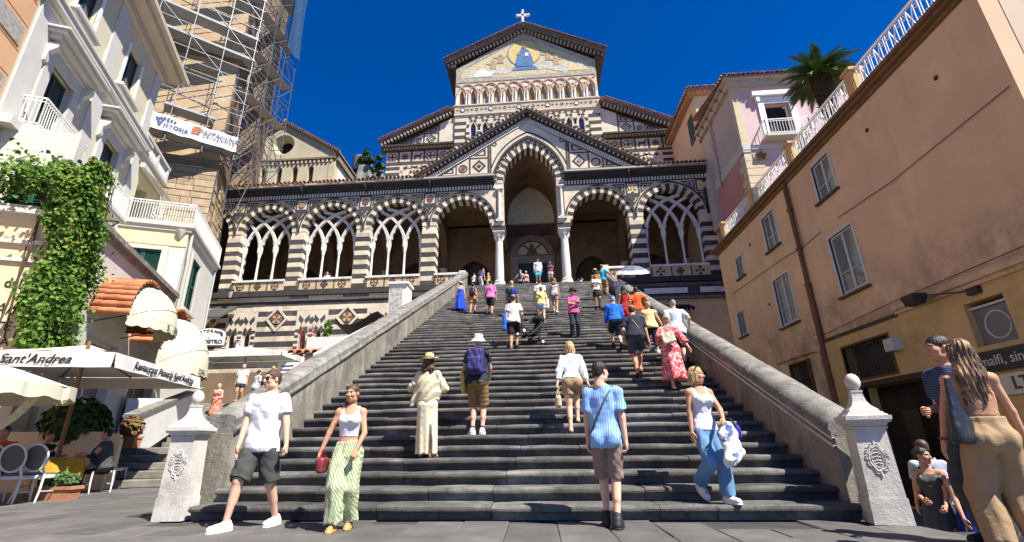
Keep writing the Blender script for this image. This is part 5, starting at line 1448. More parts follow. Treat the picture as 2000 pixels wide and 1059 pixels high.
# downpipe
b=MB(); b.tube([(XR-.1,17.37,10.35),(XR-.1,17.39,6.2)],.075,8); b.tube([(XR-.1,17.39,6.2),(XR-.1,17.41,-.8)],.095,8)
for z in (9.2,7.6,6.2,4.4,2.8): b.tube([(XR-.1,17.39,z),(XR-.1,17.39,z+.06)],.12,8)
b.build('downpipe',M('brown_pipe',(.16,.08,.035),rough=.5,var=.2,vs=3),tb_,smooth=50)
b=MB(); b.tube([(XR-.06,17.7,3.9),(XR-.06,18.2,3.95),(XR-.06,21.0,3.95)],.04,6); b.tube([(XR-.06,17.75,3.9),(XR-.06,17.75,1)],.04,6); b.build('conduit',m_tan,tb_)
b=MB()
for pts in ([(XR-.04,8.9,7.75),(XR-.05,12.5,7.6),(XR-.04,15.0,7.72)],[(XR-.04,16.0,7.7),(XR-.05,17.2,7.62),(XR-.05,18.6,7.75),(XR-.04,24.0,7.9)],[(XR-.05,17.2,7.6),(XR-.05,17.22,10.2)],[(XR-.16,8.9,4.55),(XR-.12,13.7,4.5),(XR-.1,17.2,4.35)]): b.tube(pts,.013,4)
b.build('cable',flat('grey_cable',(.12,.10,.085),.7),tb_)['kind']='stuff'
for (y,z) in ((12.8,9.5),(10.3,9.2),(21.2,9.4),(20.6,6.4)):
    b=MB(); b.lathe([(.02,-.04),(.06,-.01),(.07,.0)],8); b.v=[(XR-.01-abs(q),y+p,z+r) for p,r,q in b.v]; b.build('wall_anchor',m_iron,tb_)
# grilled windows
for (y0,y1,z0,z1) in (low_[0],low_[1]):
    b=MB(); rplate(b,rect(y0-.06,y1+.06,z0-.06,z1+.06),[rect(y0,y1,z0,z1)],XR-.09,XR+.02); f=b.build('window',M('brown_frame',(.12,.07,.03),var=.2),tb_)
    b=MB(); b.box(XR+.28,XR+.3,y0,y1,z0,z1); b.build('pane',M('dusty_glass',(.055,.05,.045),rough=.3,var=.6,vs=2.5,bump=0),f)
    b=MB(); w=y1-y0; h=z1-z0; st=.17
    k=-int(h/st)-1
    while k*st<w:
        for sg in (0,1):
            a0=max(0,-k*st); a1=min(h,w-k*st)
            if a1>a0:
                p=(k*st+a0,a0);q=(k*st+a1,a1)
                if sg: p=(w-p[0],p[1]);q=(w-q[0],q[1])
                b.bar((XR-.02,y0+p[0],z0+p[1]),(XR-.02,y0+q[0],z0+q[1]),.016,.016)
        k+=1
    b.build('grille',m_iron,f)['kind']='stuff'
b=MB(); b.box(XR-.3,XR-.06,13.85,14.2,3.22,3.55); 
for k in range(6): b.box(XR-.31,XR-.3,13.87,14.18,3.26+k*.05,3.28+k*.05)
b.build('vent_box',m_wfr,tb_)
# air conditioner niche
y0,y1,z0,z1=low_[2]; b=MB(); b.box(XR+.1,XR+.36,y0,y1,z0,z1-.15); ac=b.build('air_conditioner',flat('grey_metal_casing',(.17,.17,.17),.5),tb_)
b=MB(); pts=[(XR+.09,(y0+y1)/2+.3*math.cos(a*.33),z0+.42+.3*math.sin(a*.33)) for a in range(20)]; b.tube(pts,.02,5); b.bar((XR+.06,y0,z1-.12),(XR+.06,y1,z1-.12),.05,.05); b.build('fan_ring',m_wfr,ac)
# shop door and jambs
y0,y1,z0,z1=low_[3]; b=MB(); rplate(b,rect(y0-.15,y1+.15,-.9,z1+.15),[rect(y0,y1,-.9,z1)],XR-.12,XR+.05); b.build('door_frame',M('dark_wood',(.05,.03,.018),rough=.6,var=.2,vs=4),tb_)
b=MB(); b.box(XR+.3,XR+.34,y0,y1,-.9,z1); b.build('door',M('shop_dark',(.03,.022,.018),var=.5,vs=2),tb_)
b=MB(); b.box(XR+.1,XR+.3,y0+1.0,y0+1.6,-.6,1.7); b.build('door_leaf',M('dark_wood',(.05,.03,.018)),tb_)
# terrace posts and scroll railing on the roof edge
m_rail=M('white_rail_paint',(.72,.72,.70),rough=.5,var=.08,vs=3,bump=.05)
ps=[23.8,20.3,16.7,12.85]
for y in ps:
    b=MB(); b.box(XR-.05,XR+.3,y-.17,y+.17,10.62,11.62); b.box(XR-.1,XR+.35,y-.22,y+.22,11.62,11.72); b.build('terrace_post',m_och,tb_)
def scroll_rail(ya,yb):
    n_=max(1,round((yb-ya)/.62)); b=MB(); x=XR+.08
    for z in (10.74,11.58,11.66): b.bar((x,ya,z),(x,yb,z),.03,.035)
    rl=b.build('railing',m_rail,tb_)
    for i in range(n_):
        y0=ya+(yb-ya)*i/n_; w=(yb-ya)/n_
        b=MB()
        for f in (.06,.3,.7,.94): b.bar((x,y0+w*f,10.72),(x,y0+w*f,11.6),.022,.022)
        b.bar((x,y0+w*.32,10.76),(x,y0+w*.68,11.56),.02,.02); b.bar((x,y0+w*.68,10.76),(x,y0+w*.32,11.56),.02,.02)
        for c,z in ((.18,11.4),(.18,10.95),(.82,11.4),(.82,10.95),(.5,11.17)):
            b.tube([(x,y0+w*c+.055*math.cos(t*.6)*(1-t/16),z+.11*math.sin(t*.6)*(1-t/16)) for t in range(11)],.011,4)
        b.build('scroll_panel',m_rail,rl)
for a,c in ((20.5,23.6),(16.9,20.1),(13.05,16.5),(YN,12.65)): scroll_rail(a,c)
# shop signs and lamp
sg_=thing('shop_sign','dark shop fascia board with cream lettering under the air conditioner','sign',(XR-.1,10.6,2.5)); org(XR-.1,10.6,2.5)
b=MB(); b.box(XR-.16,XR-.06,9.2,11.6,2.28,2.72); b.build('board',flat('charcoal_board',(.035,.035,.035),.6),sg_)
rr_=(R_(90),0,R_(-90))
text('Amalfi, since','lettering',sg_,rel(XR-.166,11.05,2.5),rr_,.3,flat('cream_letters',(.6,.57,.48)))
sg_=thing('shop_sign','cream shop board with dark capitals below the dark fascia','sign',(XR-.1,10.6,2.0)); org(XR-.1,10.6,2.0)
b=MB(); b.box(XR-.15,XR-.06,9.0,11.35,1.78,2.2); b.build('board',flat('cream_board',(.62,.56,.43),.6),sg_)
text('LTO','lettering',sg_,rel(XR-.156,10.7,1.99),rr_,.36,flat('brown_letters',(.1,.07,.04)),bold=.01)
lp=thing('wall_lamp','black floodlight on a bracket arm under the tan cornice','lamp',(XR-.1,11.3,4.05)); org(XR-.1,11.3,4.05)
b=MB(); b.bar((XR-.06,11.2,4.05),(XR-.5,12.2,4.25),.03,.03); b.box(XR-.16,XR-.06,11.05,11.35,3.97,4.13); b.build('arm',m_iron,lp)
b=MB(); b.box(XR-.75,XR-.4,12.1,12.5,4.2,4.3); b.prism([(XR-.75,4.2),(XR-.4,4.2),(XR-.46,4.05),(XR-.7,4.05)],12.12,12.48); b.build('head',m_iron,lp)
org()
# ------------------------------------------------------------------ pink building and cream one behind it
m_pink=M('pale_pink_plaster',(.63,.45,.43),var=.07,vs=.8,bump=.1,bs=14,dirt=(.55,.49,.40),dscale=.5,damt=.5)
m_pinks=M('grey_pink_plaster',(.50,.41,.37),var=.08,vs=.8,bump=.1,bs=14,dirt=(.4,.36,.32),dscale=.4,damt=.5)
m_rose=M('rose_plaster',(.52,.25,.23),var=.08,vs=.8,bump=.1,bs=14,dirt=(.45,.3,.28),dscale=.5,damt=.4)
pk=thing('pink_building','pale pink house with tiled eaves and one open window beside the church','building',(16,28,10)); org(16,28,10)
X0,Y0p,ZT=13.0,26.0,22.4
b=MB(); b.plate(rect(X0,20,8,ZT),[rect(14.75,16.25,18.3,20.7)],Y0p,Y0p+.4); b.build('front_wall',m_pink,pk)
b=MB(); b.box(X0,X0+.4,Y0p+.01,31.6,17.9,ZT); b.build('side_wall',m_pinks,pk)
b=MB(); b.box(X0-.0,X0+.4,Y0p+.01,31.6,8,17.3); b.build('side_wall_lower',m_rose,pk)
b=MB(); b.box(X0-.06,X0+.45,Y0p-.06,31.6,17.3,17.9); b.box(X0-.04,20,Y0p-.08,Y0p,17.45,17.75); b.build('string_course',m_lwhite,pk)
for k in range(16):
    c_=MB(); c_.box(X0-.05,X0+(1.35 if k%2 else 1.0),Y0p-.05,Y0p+(.5 if k%2 else .8),9.2+k*.5,9.2+k*.5+.46); c_.build('quoin',M('cream_quoin',(.60,.50,.32),var=.08,vs=2),pk)
b=MB(); b.box(X0-.04,X0+.4,Y0p-.04,Y0p+.3,17.9,ZT-.3); b.build('corner_strip',MATS['cream_quoin'],pk)
MB().box(X0+.4,20,Y0p+.4,31.6,8,ZT-.2).build('core',m_black,pk)
# open window
b=MB(); b.plate(rect(14.4,16.6,18.1,21.15),[rect(14.75,16.25,18.3,20.7)],Y0p-.1,Y0p+.05); b.box(14.1,16.9,Y0p-.3,Y0p+.05,21.2,21.5); b.box(14.3,14.5,Y0p-.25,Y0p,20.8,21.2); b.box(16.5,16.7,Y0p-.25,Y0p,20.8,21.2); b.build('window_surround',m_metalw,pk)
b=MB(); b.plate(rect(15.7,16.2,18.35,20.65),[rect(15.78,16.12,18.45,20.55)],0,.05,fn=lambda v:(16.2-(16.2-v[0])*.5,Y0p+.2+(16.2-v[0])*.85+v[1],v[2])); b.build('casement',m_metalw,pk)
b=MB(); b.box(14.2,16.8,Y0p-.7,Y0p,17.95,18.1); b.build('balcony',m_lwhite,pk)
railing(pk,[(14.25,Y0p),(14.25,Y0p-.65),(16.75,Y0p-.65),(16.75,Y0p)],18.1,19.1,m_metalw,.16)
# star ornament
b=MB(); b.prism([(13.9+(.33 if i%2==0 else .15)*math.cos(R_(90+36*i)),16.95+(.33 if i%2==0 else .15)*math.sin(R_(90+36*i))) for i in range(10)],Y0p-.2,Y0p-.05); b.build('star_ornament',M('copper_star',(.3,.1,.04),var=.2),pk)
# eaves
b=MB(); b.box(X0-.5,20,Y0p-.5,31.6,ZT,ZT+.12); b.box(X0-.25,20,Y0p-.25,31.6,ZT-.35,ZT); b.build('eaves',M('pink_eaves',(.5,.42,.36),var=.1),pk)
b=MB(); b.add([(X0-.6,Y0p-.6,ZT+.13),(20,Y0p-.6,ZT+.13),(20,31.6,ZT+1.4),(X0-.6,31.6,ZT+1.4)],[(0,1,2,3)]); rf=b.build('roof',m_tileold,pk)
o0=ORG[:]; org(); tmp_=tile_mesh(.12,.5,mat=m_tileold); org(*o0)
for k in range(26): link('roof_tile',tmp_,rf,rel(X0-.5+k*.29,Y0p-.72,ZT+.16))
for k in range(19): link('roof_tile',tmp_,rf,rel(X0-.72,Y0p-.5+k*.3,ZT+.16),(0,0,R_(-90)))
b=MB()
for k in range(6): b.bar((X0-.1,Y0p+.5+k*.95,ZT-.4),(X0-.45,Y0p+.5+k*.95,ZT),.04,.05)
b.build('eave_strut',m_iron,pk)['kind']='stuff'
b=MB(); b.tube([(X0-.15,29.6,ZT),(X0-.15,29.6,17)],.07,6); b.box(X0-.35,X0,30.6,31.5,14.5,18.6); b.build('pipe_box',m_pinks,pk)
cr_=thing('cream_house','cream house with one green shuttered window behind pink house','building',(17,37,10)); org(17,37,10)
b=MB(); b.box(13.0,13.4,31.62,42,8,26.1); b.build('side_wall',MATS['beige_plaster'],cr_)
b=MB(); b.box(13.0,19,31.6,32,22,26.1); b.build('front_wall',M('sunlit_cream_plaster',(.66,.56,.38),var=.06,vs=1),cr_)
for k in range(8):
    b=MB(); b.box(12.97,13.75 if k%2 else 13.5,31.57,32,22.2+k*.48,22.2+k*.48+.45); b.build('quoin',MATS['cream_quoin'],cr_)
b=MB(); b.box(12.93,13.1,32.6,33.6,22.9,25.2); b.build('shutter',m_green,cr_)
b=MB(); b.box(12.5,19,31.1,42,26.1,26.4); b.add([(12.4,31.0,26.42),(19,31.0,26.42),(19,42,27.6),(12.4,42,27.6)],[(0,1,2,3)]); rf=b.build('roof',m_tileold,cr_)
for k in range(20): link('roof_tile',tmp_,rf,rel(12.5+k*.3,30.9,26.45))
for k in range(30): link('roof_tile',tmp_,rf,rel(12.3,31.1+k*.3,26.45),(0,0,R_(-90)))
org()
# ------------------------------------------------------------------ palm on the roof terrace
pm_=thing('palm','short dark green sago palm standing behind the white terrace railing','palm',(13.25,18.6,11.7))
b=MB()
tr=[(0,0,0),(.03,0,2.4),(0,0,4.6)]; b.tube(tr,[.3,.27,.42],10)
for k in range(90):
    a=k*2.4; z=2.2+k*.027; b.add([(.3*math.cos(a-.2),.3*math.sin(a-.2),z),(.3*math.cos(a+.2),.3*math.sin(a+.2),z),(.46*math.cos(a),.46*math.sin(a),z+.15)],[(0,1,2),(2,1,0)])
b.build('trunk',M('palm_bark',(.05,.035,.022),var=.4,vs=6,bump=.5),pm_)
fr=MB(); rp=random.Random(4)
def frond(L,el0,az):
    b=MB(); pts=[]
    x=z=0; e=el0
    for k in range(13):
        pts.append(Vector((x*math.cos(az),x*math.sin(az),4.6+z))); x+=L/12*math.cos(e); z+=L/12*math.sin(e); e-=.09+.0*k
    b.tube(pts,[.025]*6+[.015]*7,4)
    for k in range(1,52):
        t=k/52*12; i=int(t); f=t-i; 
        if i>=12: break
        p=pts[i].lerp(pts[i+1],f); d=(pts[i+1]-pts[i]).normalized(); sd=d.cross(Vector((0,0,1))).normalized(); up=sd.cross(d)
        ll=.36*math.sin(math.pi*min(1,(k/52)*.85+.12))
        for s in (-1,1):
            q=p+(sd*s*.8+d*.55+up*.25)*ll; w=d*.022
            b.add([p-w,p+w,q],[(0,1,2),(2,1,0)])
    return b.build('frond',M('palm_leaf',(.085,.15,.04),var=.3,vs=3,rough=.45,bump=0,spec=.5),pm_)
for k in range(64):
    frond(rp.uniform(1.4,1.85),rp.uniform(-.15,1.35),k*2.39996)
# ------------------------------------------------------------------ under the right end of the porch
un=thing('side_house','low tan house with dark doorway and maroon awning under the porch end','building',(9.5,30.9,0)); org(9.5,30.9,0)
b=MB(); b.plate(rect(5.6,13,-.8,9.6),[rect(6.2,9.9,5.8,8.75)],30.6,31.0); b.build('front_wall',m_tan,un)
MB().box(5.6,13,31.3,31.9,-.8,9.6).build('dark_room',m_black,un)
b=MB(); b.box(5.6,13,30.35,31.9,9.6,9.75); b.build('roof_slab',m_cope,un)
b=MB(); b.box(7.2,9.9,30.3,30.5,9.95,10.3); b.build('fascia_light',m_marble,un)
b=MB(); b.box(10.7,12.7,30.3,30.5,9.95,10.3); b.build('fascia_light',m_marble,un)
b=MB(); b.box(5.6,13,30.42,31.9,9.75,10.45); b.build('fascia',m_dark,un)
b=MB(); b.add([(6.2,30.6,9.25),(9.9,30.6,9.25),(9.9,29.4,8.75),(6.2,29.4,8.75)],[(0,1,2,3),(3,2,1,0)])
for k in range(14): b.add([(6.2+k*.264,29.4,8.75),(6.2+(k+1)*.264,29.4,8.75),(6.2+(k+.5)*.264,29.4,8.5)],[(0,1,2),(2,1,0)])
b.build('awning',M('maroon_cloth',(.2,.06,.06),var=.15,vs=3),un); org()

# ------------------------------------------------------------------ people: smooth implicit surfaces polygonised with surface nets
f32=np.float32
class Field:
    def __init__(s,h): s.h=h; s.pr=[]; s.cuts=[]; s.disp=None; s.subs=[]
    def rc(s,a,b,ra,rb,k=.02,cut=False,cuta=False):
        a=np.array(a,float);b=np.array(b,float)
        def f(X,Y,Z):
            ba=b-a; L=max(1e-9,ba@ba); px,py,pz=X-a[0],Y-a[1],Z-a[2]
            t0=(px*ba[0]+py*ba[1]+pz*ba[2])/L; t=np.clip(t0,0,1)
            d=np.sqrt((px-ba[0]*t)**2+(py-ba[1]*t)**2+(pz-ba[2]*t)**2)-(ra+(rb-ra)*t)
            if cut: d=np.maximum(d,(t0-1)*math.sqrt(L))
            if cuta: d=np.maximum(d,-t0*math.sqrt(L))
            return d
        r=max(ra,rb); s.pr.append((f,np.minimum(a,b)-r,np.maximum(a,b)+r,k)); return s
    def el(s,c,r,k=.02,rot=None,sub=False):
        c=np.array(c,float); r=np.array(r,float); R=None if rot is None else np.array(rot.to_3x3() if hasattr(rot,'to_3x3') else rot)
        def f(X,Y,Z):
            px,py,pz=X-c[0],Y-c[1],Z-c[2]
            if R is not None: px,py,pz=[px*R[0,i]+py*R[1,i]+pz*R[2,i] for i in range(3)]
            return (np.sqrt((px/r[0])**2+(py/r[1])**2+(pz/r[2])**2)-1)*r.min()
        m=r.max() if R is not None else r
        (s.subs if sub else s.pr).append((f,c-m,c+m,k)); return s
    def loft(s,o,ax,st,k=.02):
        """stations (t, half width, half depth, y offset) along ax[2] from o"""
        o=np.array(o,float); ax=[np.array(v,float) for v in ax]; st=np.array(st,float); t_,w_,d_,c_=st.T
        def f(X,Y,Z):
            px,py,pz=X-o[0],Y-o[1],Z-o[2]
            qx,qy,qz=[px*v[0]+py*v[1]+pz*v[2] for v in ax]
            w=np.interp(qz,t_,w_);d=np.interp(qz,t_,d_);c=np.interp(qz,t_,c_)
            r=(np.sqrt((qx/w)**2+((qy-c)/d)**2)-1)*np.minimum(w,d)
            return np.maximum(r,np.maximum(t_[0]-qz,qz-t_[-1]))
        m=max(w_.max(),d_.max()+abs(c_).max()); e0=o+ax[2]*t_[0]; e1=o+ax[2]*t_[-1]
        s.pr.append((f,np.minimum(e0,e1)-m,np.maximum(e0,e1)+m,k)); return s
    def box(s,c,hx,r,k=.01,rot=None):
        c=np.array(c,float); hx=np.array(hx,float); R=None if rot is None else np.array(rot.to_3x3())
        def f(X,Y,Z):
            px,py,pz=X-c[0],Y-c[1],Z-c[2]
            if R is not None: px,py,pz=[px*R[0,i]+py*R[1,i]+pz*R[2,i] for i in range(3)]
            q=[np.abs(p)-h_+r for p,h_ in zip((px,py,pz),hx)]
            return np.sqrt(sum(np.maximum(a,0)**2 for a in q))+np.minimum(np.maximum(np.maximum(q[0],q[1]),q[2]),0)-r
        m=np.linalg.norm(hx); s.pr.append((f,c-m,c+m,k)); return s
    def cut(s,p,n): s.cuts.append((np.array(p,float),np.array(n,float))); return s
    def mesh(s):
        h=s.h; lo=np.min([p[1] for p in s.pr],0)-3*h-.02; hi=np.max([p[2] for p in s.pr],0)+3*h+.02
        n=np.ceil((hi-lo)/h).astype(int)+1
        G=np.full(n,1.0,f32); axs=[(lo[i]+h*np.arange(n[i])).astype(f32) for i in range(3)]
        def region(b0,b1,pad):
            i0=np.maximum(0,np.floor((b0-pad-lo)/h).astype(int)); i1=np.minimum(n,np.ceil((b1+pad-lo)/h).astype(int)+1)
            sl=tuple(slice(a,b) for a,b in zip(i0,i1))
            return sl,(axs[0][sl[0]][:,None,None],axs[1][sl[1]][None,:,None],axs[2][sl[2]][None,None,:])
        for f,b0,b1,k in s.pr:
            sl,g=region(b0,b1,k+2*h); d=f(*g).astype(f32); a=G[sl]
            G[sl]=np.minimum(a,d)-np.maximum(k-np.abs(a-d),0)**2/(4*k)
        for f,b0,b1,k in s.subs:
            sl,g=region(b0,b1,k+2*h); d=-f(*g).astype(f32); a=G[sl]
            G[sl]=np.maximum(a,d)+np.maximum(k-np.abs(a-d),0)**2/(4*k)
        full=(axs[0][:,None,None],axs[1][None,:,None],axs[2][None,None,:])
        if s.disp is not None: G+=s.disp(*full).astype(f32)
        for p,nn in s.cuts:
            G=np.maximum(G,((full[0]-p[0])*nn[0]+(full[1]-p[1])*nn[1]+(full[2]-p[2])*nn[2]).astype(f32))
        return nets(G,lo,h)
def nets(G,lo,h):
    S=G<0; c=tuple(k-1 for k in G.shape); acc=np.zeros(c+(3,),f32); cnt=np.zeros(c,f32)
    def sh(ax,o): 
        return tuple(slice(o[i],G.shape[i]-1+o[i]) for i in range(3))
    edges=[]
    for a in range(3):
        oth=[i for i in range(3) if i!=a]
        for o1 in (0,1):
            for o2 in (0,1):
                o=[0,0,0]; o[oth[0]]=o1; o[oth[1]]=o2; p=list(o); p[a]=1
                g0=G[sh(a,o)]; g1=G[sh(a,p)]; m=(g0<0)!=(g1<0)
                t=np.where(m,g0/np.where(m,g0-g1,1),0)
                pos=[np.full(c,float(o[i]),f32) for i in range(3)]; pos[a]=t.astype(f32)
                for i in range(3): acc[...,i]+=np.where(m,pos[i],0)
                cnt+=m
    act=cnt>0; idx=np.full(c,-1,np.int64); ii=np.argwhere(act); idx[act]=np.arange(len(ii))
    V=(ii+acc[act]/cnt[act][:,None])*h+lo
    F=[]
    for a in range(3):
        b,d=[(1,2),(2,0),(0,1)][a]
        sl0=[slice(1,-1)]*3; sl0[a]=slice(0,-1); sl1=[slice(1,-1)]*3; sl1[a]=slice(1,None)
        s0=S[tuple(sl0)]; s1=S[tuple(sl1)]; e=np.argwhere(s0!=s1)
        if not len(e): continue
        neg=s0[tuple(e.T)]
        base=e.copy(); base[:,b]+=1; base[:,d]+=1
        def cell(db,dd): q=base.copy(); q[:,b]+=db; q[:,d]+=dd; return idx[tuple(q.T)]
        q=np.stack([cell(-1,-1),cell(0,-1),cell(0,0),cell(-1,0)],1)
        q[~neg]=q[~neg][:,::-1]; F.append(q)
    F=np.concatenate(F) if F else np.zeros((0,4),int)
    return V,F[(F>=0).all(1)]
def np_mesh(name,parts,mats):
    """parts: list of (V,F,matindex or array)"""
    off=0; VV=[];FF=[];MI=[]
    for V,F,m in parts:
        VV.append(V); FF.append(F+off); off+=len(V); MI.append(np.full(len(F),m) if np.isscalar(m) else m)
    V=np.concatenate(VV).astype(f32); F=np.concatenate(FF).astype(np.int32); mi=np.concatenate(MI).astype(np.int32)
    me=bpy.data.meshes.new(name); me.vertices.add(len(V)); me.vertices.foreach_set('co',V.ravel())
    me.loops.add(F.size); me.loops.foreach_set('vertex_index',F.ravel()); me.polygons.add(len(F))
    me.polygons.foreach_set('loop_start',np.arange(0,F.size,4,dtype=np.int32)); me.polygons.foreach_set('loop_total',np.full(len(F),4,np.int32))
    for m in mats: me.materials.append(m)
    me.polygons.foreach_set('material_index',mi); me.polygons.foreach_set('use_smooth',np.ones(len(F),bool))
    me.update(); return me
def folds(amp,seed,fx=9,fz=5):
    r=np.random.RandomState(seed); K=r.randn(5,3)*np.array([fx,fx,fz])*2.3; K2=r.randn(4,3)*np.array([fx,fx,fz])*6; ph=r.rand(9)*6.28
    def f(X,Y,Z):
        g=0
        for k,p in zip(K,ph): g=g+np.sin(X*k[0]+Y*k[1]+Z*k[2]+p+1.2*np.sin(X*k[1]*.7+Z*k[0]*.6))
        for k,p in zip(K2,ph[5:]): g=g+.9*(1-2*np.abs(np.sin((X*k[0]+Y*k[1]+Z*k[2])*.5+p)))
        return amp*g/2.4
    return f
# ---- canonical head (metres, for a 1.75 m person; face looks to -y) and hands
_cache={}
def head_mesh(sex,lod):
    key=('head',sex,lod)
    if key in _cache: return _cache[key]
    F=Field((.006,.0085,.012)[lod]); m=1 if sex=='m' else .94
    F.el((0,.014,.032),(.074,.092,.086),.03).el((0,-.02,-.03),(.058*m,.068,.08),.03)
    F.el((0,-.055,-.092),(.03*m,.026,.022),.03)
    for s in (-1,1):
        F.el((s*.04,-.056,-.022),(.028,.03,.03),.02); F.el((s*.05*m,-.012,-.075),(.02,.04,.026),.025)
    F.rc((-.036,-.078,.026),(.036,-.078,.026),.011,.011,.016)
    for s in (-1,1): F.el((s*.031,-.094,.007),(.019,.014,.012),.012,sub=True)
    F.rc((0,-.085,.016),(0,-.108,-.026),.008,.013,.012); F.rc((-.012,-.096,-.03),(.012,-.096,-.03),.009,.009,.01)
    F.rc((-.019,-.083,-.061),(.019,-.083,-.061),.009,.009,.008); F.rc((-.016,-.083,-.072),(.016,-.083,-.072),.009,.009,.006)
    for s in (-1,1): F.el((s*.077,.01,-.006),(.011,.019,.031),.008)
    F.rc((0,.022,-.05),(0,.034,-.17),.052 if sex=='m' else .045,.06 if sex=='m' else .05,.03)
    V,Q=F.mesh()
    c=V[Q].mean(1); mi=np.zeros(len(Q),int)
    mi[(np.abs(c[:,0])<.024)&(c[:,1]<-.079)&(c[:,2]>-.078)&(c[:,2]<-.055)]=1
    mi[(np.abs(c[:,0])>.013)&(np.abs(c[:,0])<.05)&(c[:,1]<-.068)&(c[:,2]>.022)&(c[:,2]<.033)]=2
    mi[(np.abs(np.abs(c[:,0])-.031)<.015)&(c[:,1]<-.06)&(c[:,2]>.0)&(c[:,2]<.013)]=3
    mi[(np.abs(np.abs(c[:,0])-.031)<.006)&(c[:,1]<-.06)&(c[:,2]>.0)&(c[:,2]<.013)]=4
    _cache[key]=(V,Q,mi); return _cache[key]
def hand_mesh(curl,lod):
    key=('hand',curl,lod)
    if key in _cache: return _cache[key]
    F=Field((.0045,.007,.010)[lod]); c={'r':.35,'g':1.0,'f':.12}[curl]; t=1 if lod==0 else (1.15 if lod==1 else 1.4)
    F.rc((0,0,.02),(0,0,-.02),.024,.024,.02); F.el((-.002,.0,-.05),(.017,.04,.045),.015)
    for y,L,zb in ((-.029,.068,-.085),(-.0095,.078,-.09),(.0105,.072,-.088),(.029,.055,-.08)):
        p=np.array([0,y*.95,zb]); a=.25*c; r=.0088*t
        F.rc((0,y*.8,-.05),p,.011,r,.01)
        for q,fr in enumerate((.45,.32,.25)):
            a+=c*(.55,.75,.6)[q]; n_=p+np.array([-math.sin(a),y*.25,-math.cos(a)])*L*fr
            F.rc(p,n_,r,r*.9,.004); p=n_; r*=.9
    F.rc((-.004,-.03,-.025),(-.016,-.055,-.055),.014,.0105*t,.012); F.rc((-.016,-.055,-.055),(-.024-.01*c,-.058+.012*c,-.088),.0105*t,.0085*t,.005)
    V,Q=F.mesh(); _cache[key]=(V,Q); return _cache[key]
m_skins={k:M('skin_'+k,c,rough=.65,var=.1,vs=9,bump=.05,bs=70,spec=.22,coord='obj') for k,c in dict(light=(.62,.37,.26),tan=(.50,.26,.155),dark=(.36,.18,.10)).items()}
m_lip=flat('lip',(.42,.14,.12)); m_eyew=flat('eye_white',(.55,.52,.5),.3); m_eye=flat('eye_iris',(.03,.02,.015),.2)
HAIR={k:M('hair_'+k,c,rough=.5,var=.35,vs=22,bump=.4,bs=45,spec=.4,coord='obj',col2=c2,c2at=.5,c2w=.1) for k,(c,c2) in dict(brown=((.07,.035,.018),(.11,.06,.03)),dark=((.018,.012,.01),(.03,.02,.015)),blonde=((.42,.27,.11),(.58,.42,.2)),bronde=((.12,.06,.03),(.36,.22,.10)),grey=((.3,.29,.27),(.42,.41,.39)),red=((.24,.09,.03),(.3,.14,.06))).items()}
def cloth(name,col,**k):
    k.setdefault('rough',.85); k.setdefault('var',.06); k.setdefault('vs',7); k.setdefault('bump',.55); k.setdefault('bs',15)
    return M(name,col,coord='obj',**k)
def patterned(name,kind,c1,c2,scale=10,thr=.5,c3=None):
    if name in MATS: return MATS[name]
    m=bpy.data.materials.new(name); m.use_nodes=True; N=m.node_tree.nodes; L=m.node_tree.links; b=N['Principled BSDF']; b.inputs['Roughness'].default_value=.85; b.inputs['Specular IOR Level'].default_value=.2
    tc=N.new('ShaderNodeTexCoord').outputs['Object']; ramp=N.new('ShaderNodeValToRGB'); ramp.color_ramp.interpolation='CONSTANT'
    e=ramp.color_ramp.elements; e[0].color=(*c1,1); e[1].position=thr; e[1].color=(*c2,1)
    if c3: x=e.new(thr+.12); x.color=(*c3,1)
    if kind in('stripev','stripeh','zebra'):
        t=N.new('ShaderNodeTexWave'); t.inputs['Scale'].default_value=scale; t.bands_direction='X' if kind!='stripeh' else 'Z'
        t.inputs['Distortion'].default_value=7 if kind=='zebra' else (.4 if kind=='stripev' else 0); t.inputs['Detail Scale'].default_value=.45 if kind=='zebra' else 1; L.new(tc,t.inputs['Vector']); out=t.outputs['Fac']
        if kind=='zebra':
            mp=N.new('ShaderNodeMapping'); mp.inputs['Rotation'].default_value=(0,.5,0); L.new(tc,mp.inputs[0]); L.new(mp.outputs[0],t.inputs['Vector'])
    elif kind=='dots':
        t=N.new('ShaderNodeTexVoronoi'); t.inputs['Scale'].default_value=scale; L.new(tc,t.inputs['Vector']); out=t.outputs['Distance']
        t.inputs['Randomness'].default_value=.1
    else:
        t=N.new('ShaderNodeTexNoise'); t.inputs['Scale'].default_value=scale; t.inputs['Detail'].default_value=3; L.new(tc,t.inputs['Vector']); out=t.outputs['Fac']
    L.new(out,ramp.inputs[0]); L.new(ramp.outputs[0],b.inputs['Base Color']); MATS[name]=m
    nb=N.new('ShaderNodeTexNoise'); nb.inputs['Scale'].default_value=15; nb.inputs['Detail'].default_value=5; L.new(tc,nb.inputs['Vector']); bp=N.new('ShaderNodeBump'); bp.inputs['Strength'].default_value=.5; bp.inputs['Distance'].default_value=.02; L.new(nb.outputs['Fac'],bp.inputs['Height']); L.new(bp.outputs[0],b.inputs['Normal']); return m
def ik(A,B,l1,l2,pole):
    A=np.array(A,float);B=np.array(B,float);d=B-A;L=np.linalg.norm(d)
    if L>(l1+l2)*.999: d*= (l1+l2)*.999/L; B=A+d; L=(l1+l2)*.999
    u=d/L; x=(l1*l1-l2*l2+L*L)/(2*L); hh=math.sqrt(max(0,l1*l1-x*x))
    p=np.array(pole,float); p=p-(p@u)*u; n_=np.linalg.norm(p); p=p/n_ if n_>1e-6 else np.array([0,-1,0.])
    return A+u*x+p*hh,B
nseed=[0]
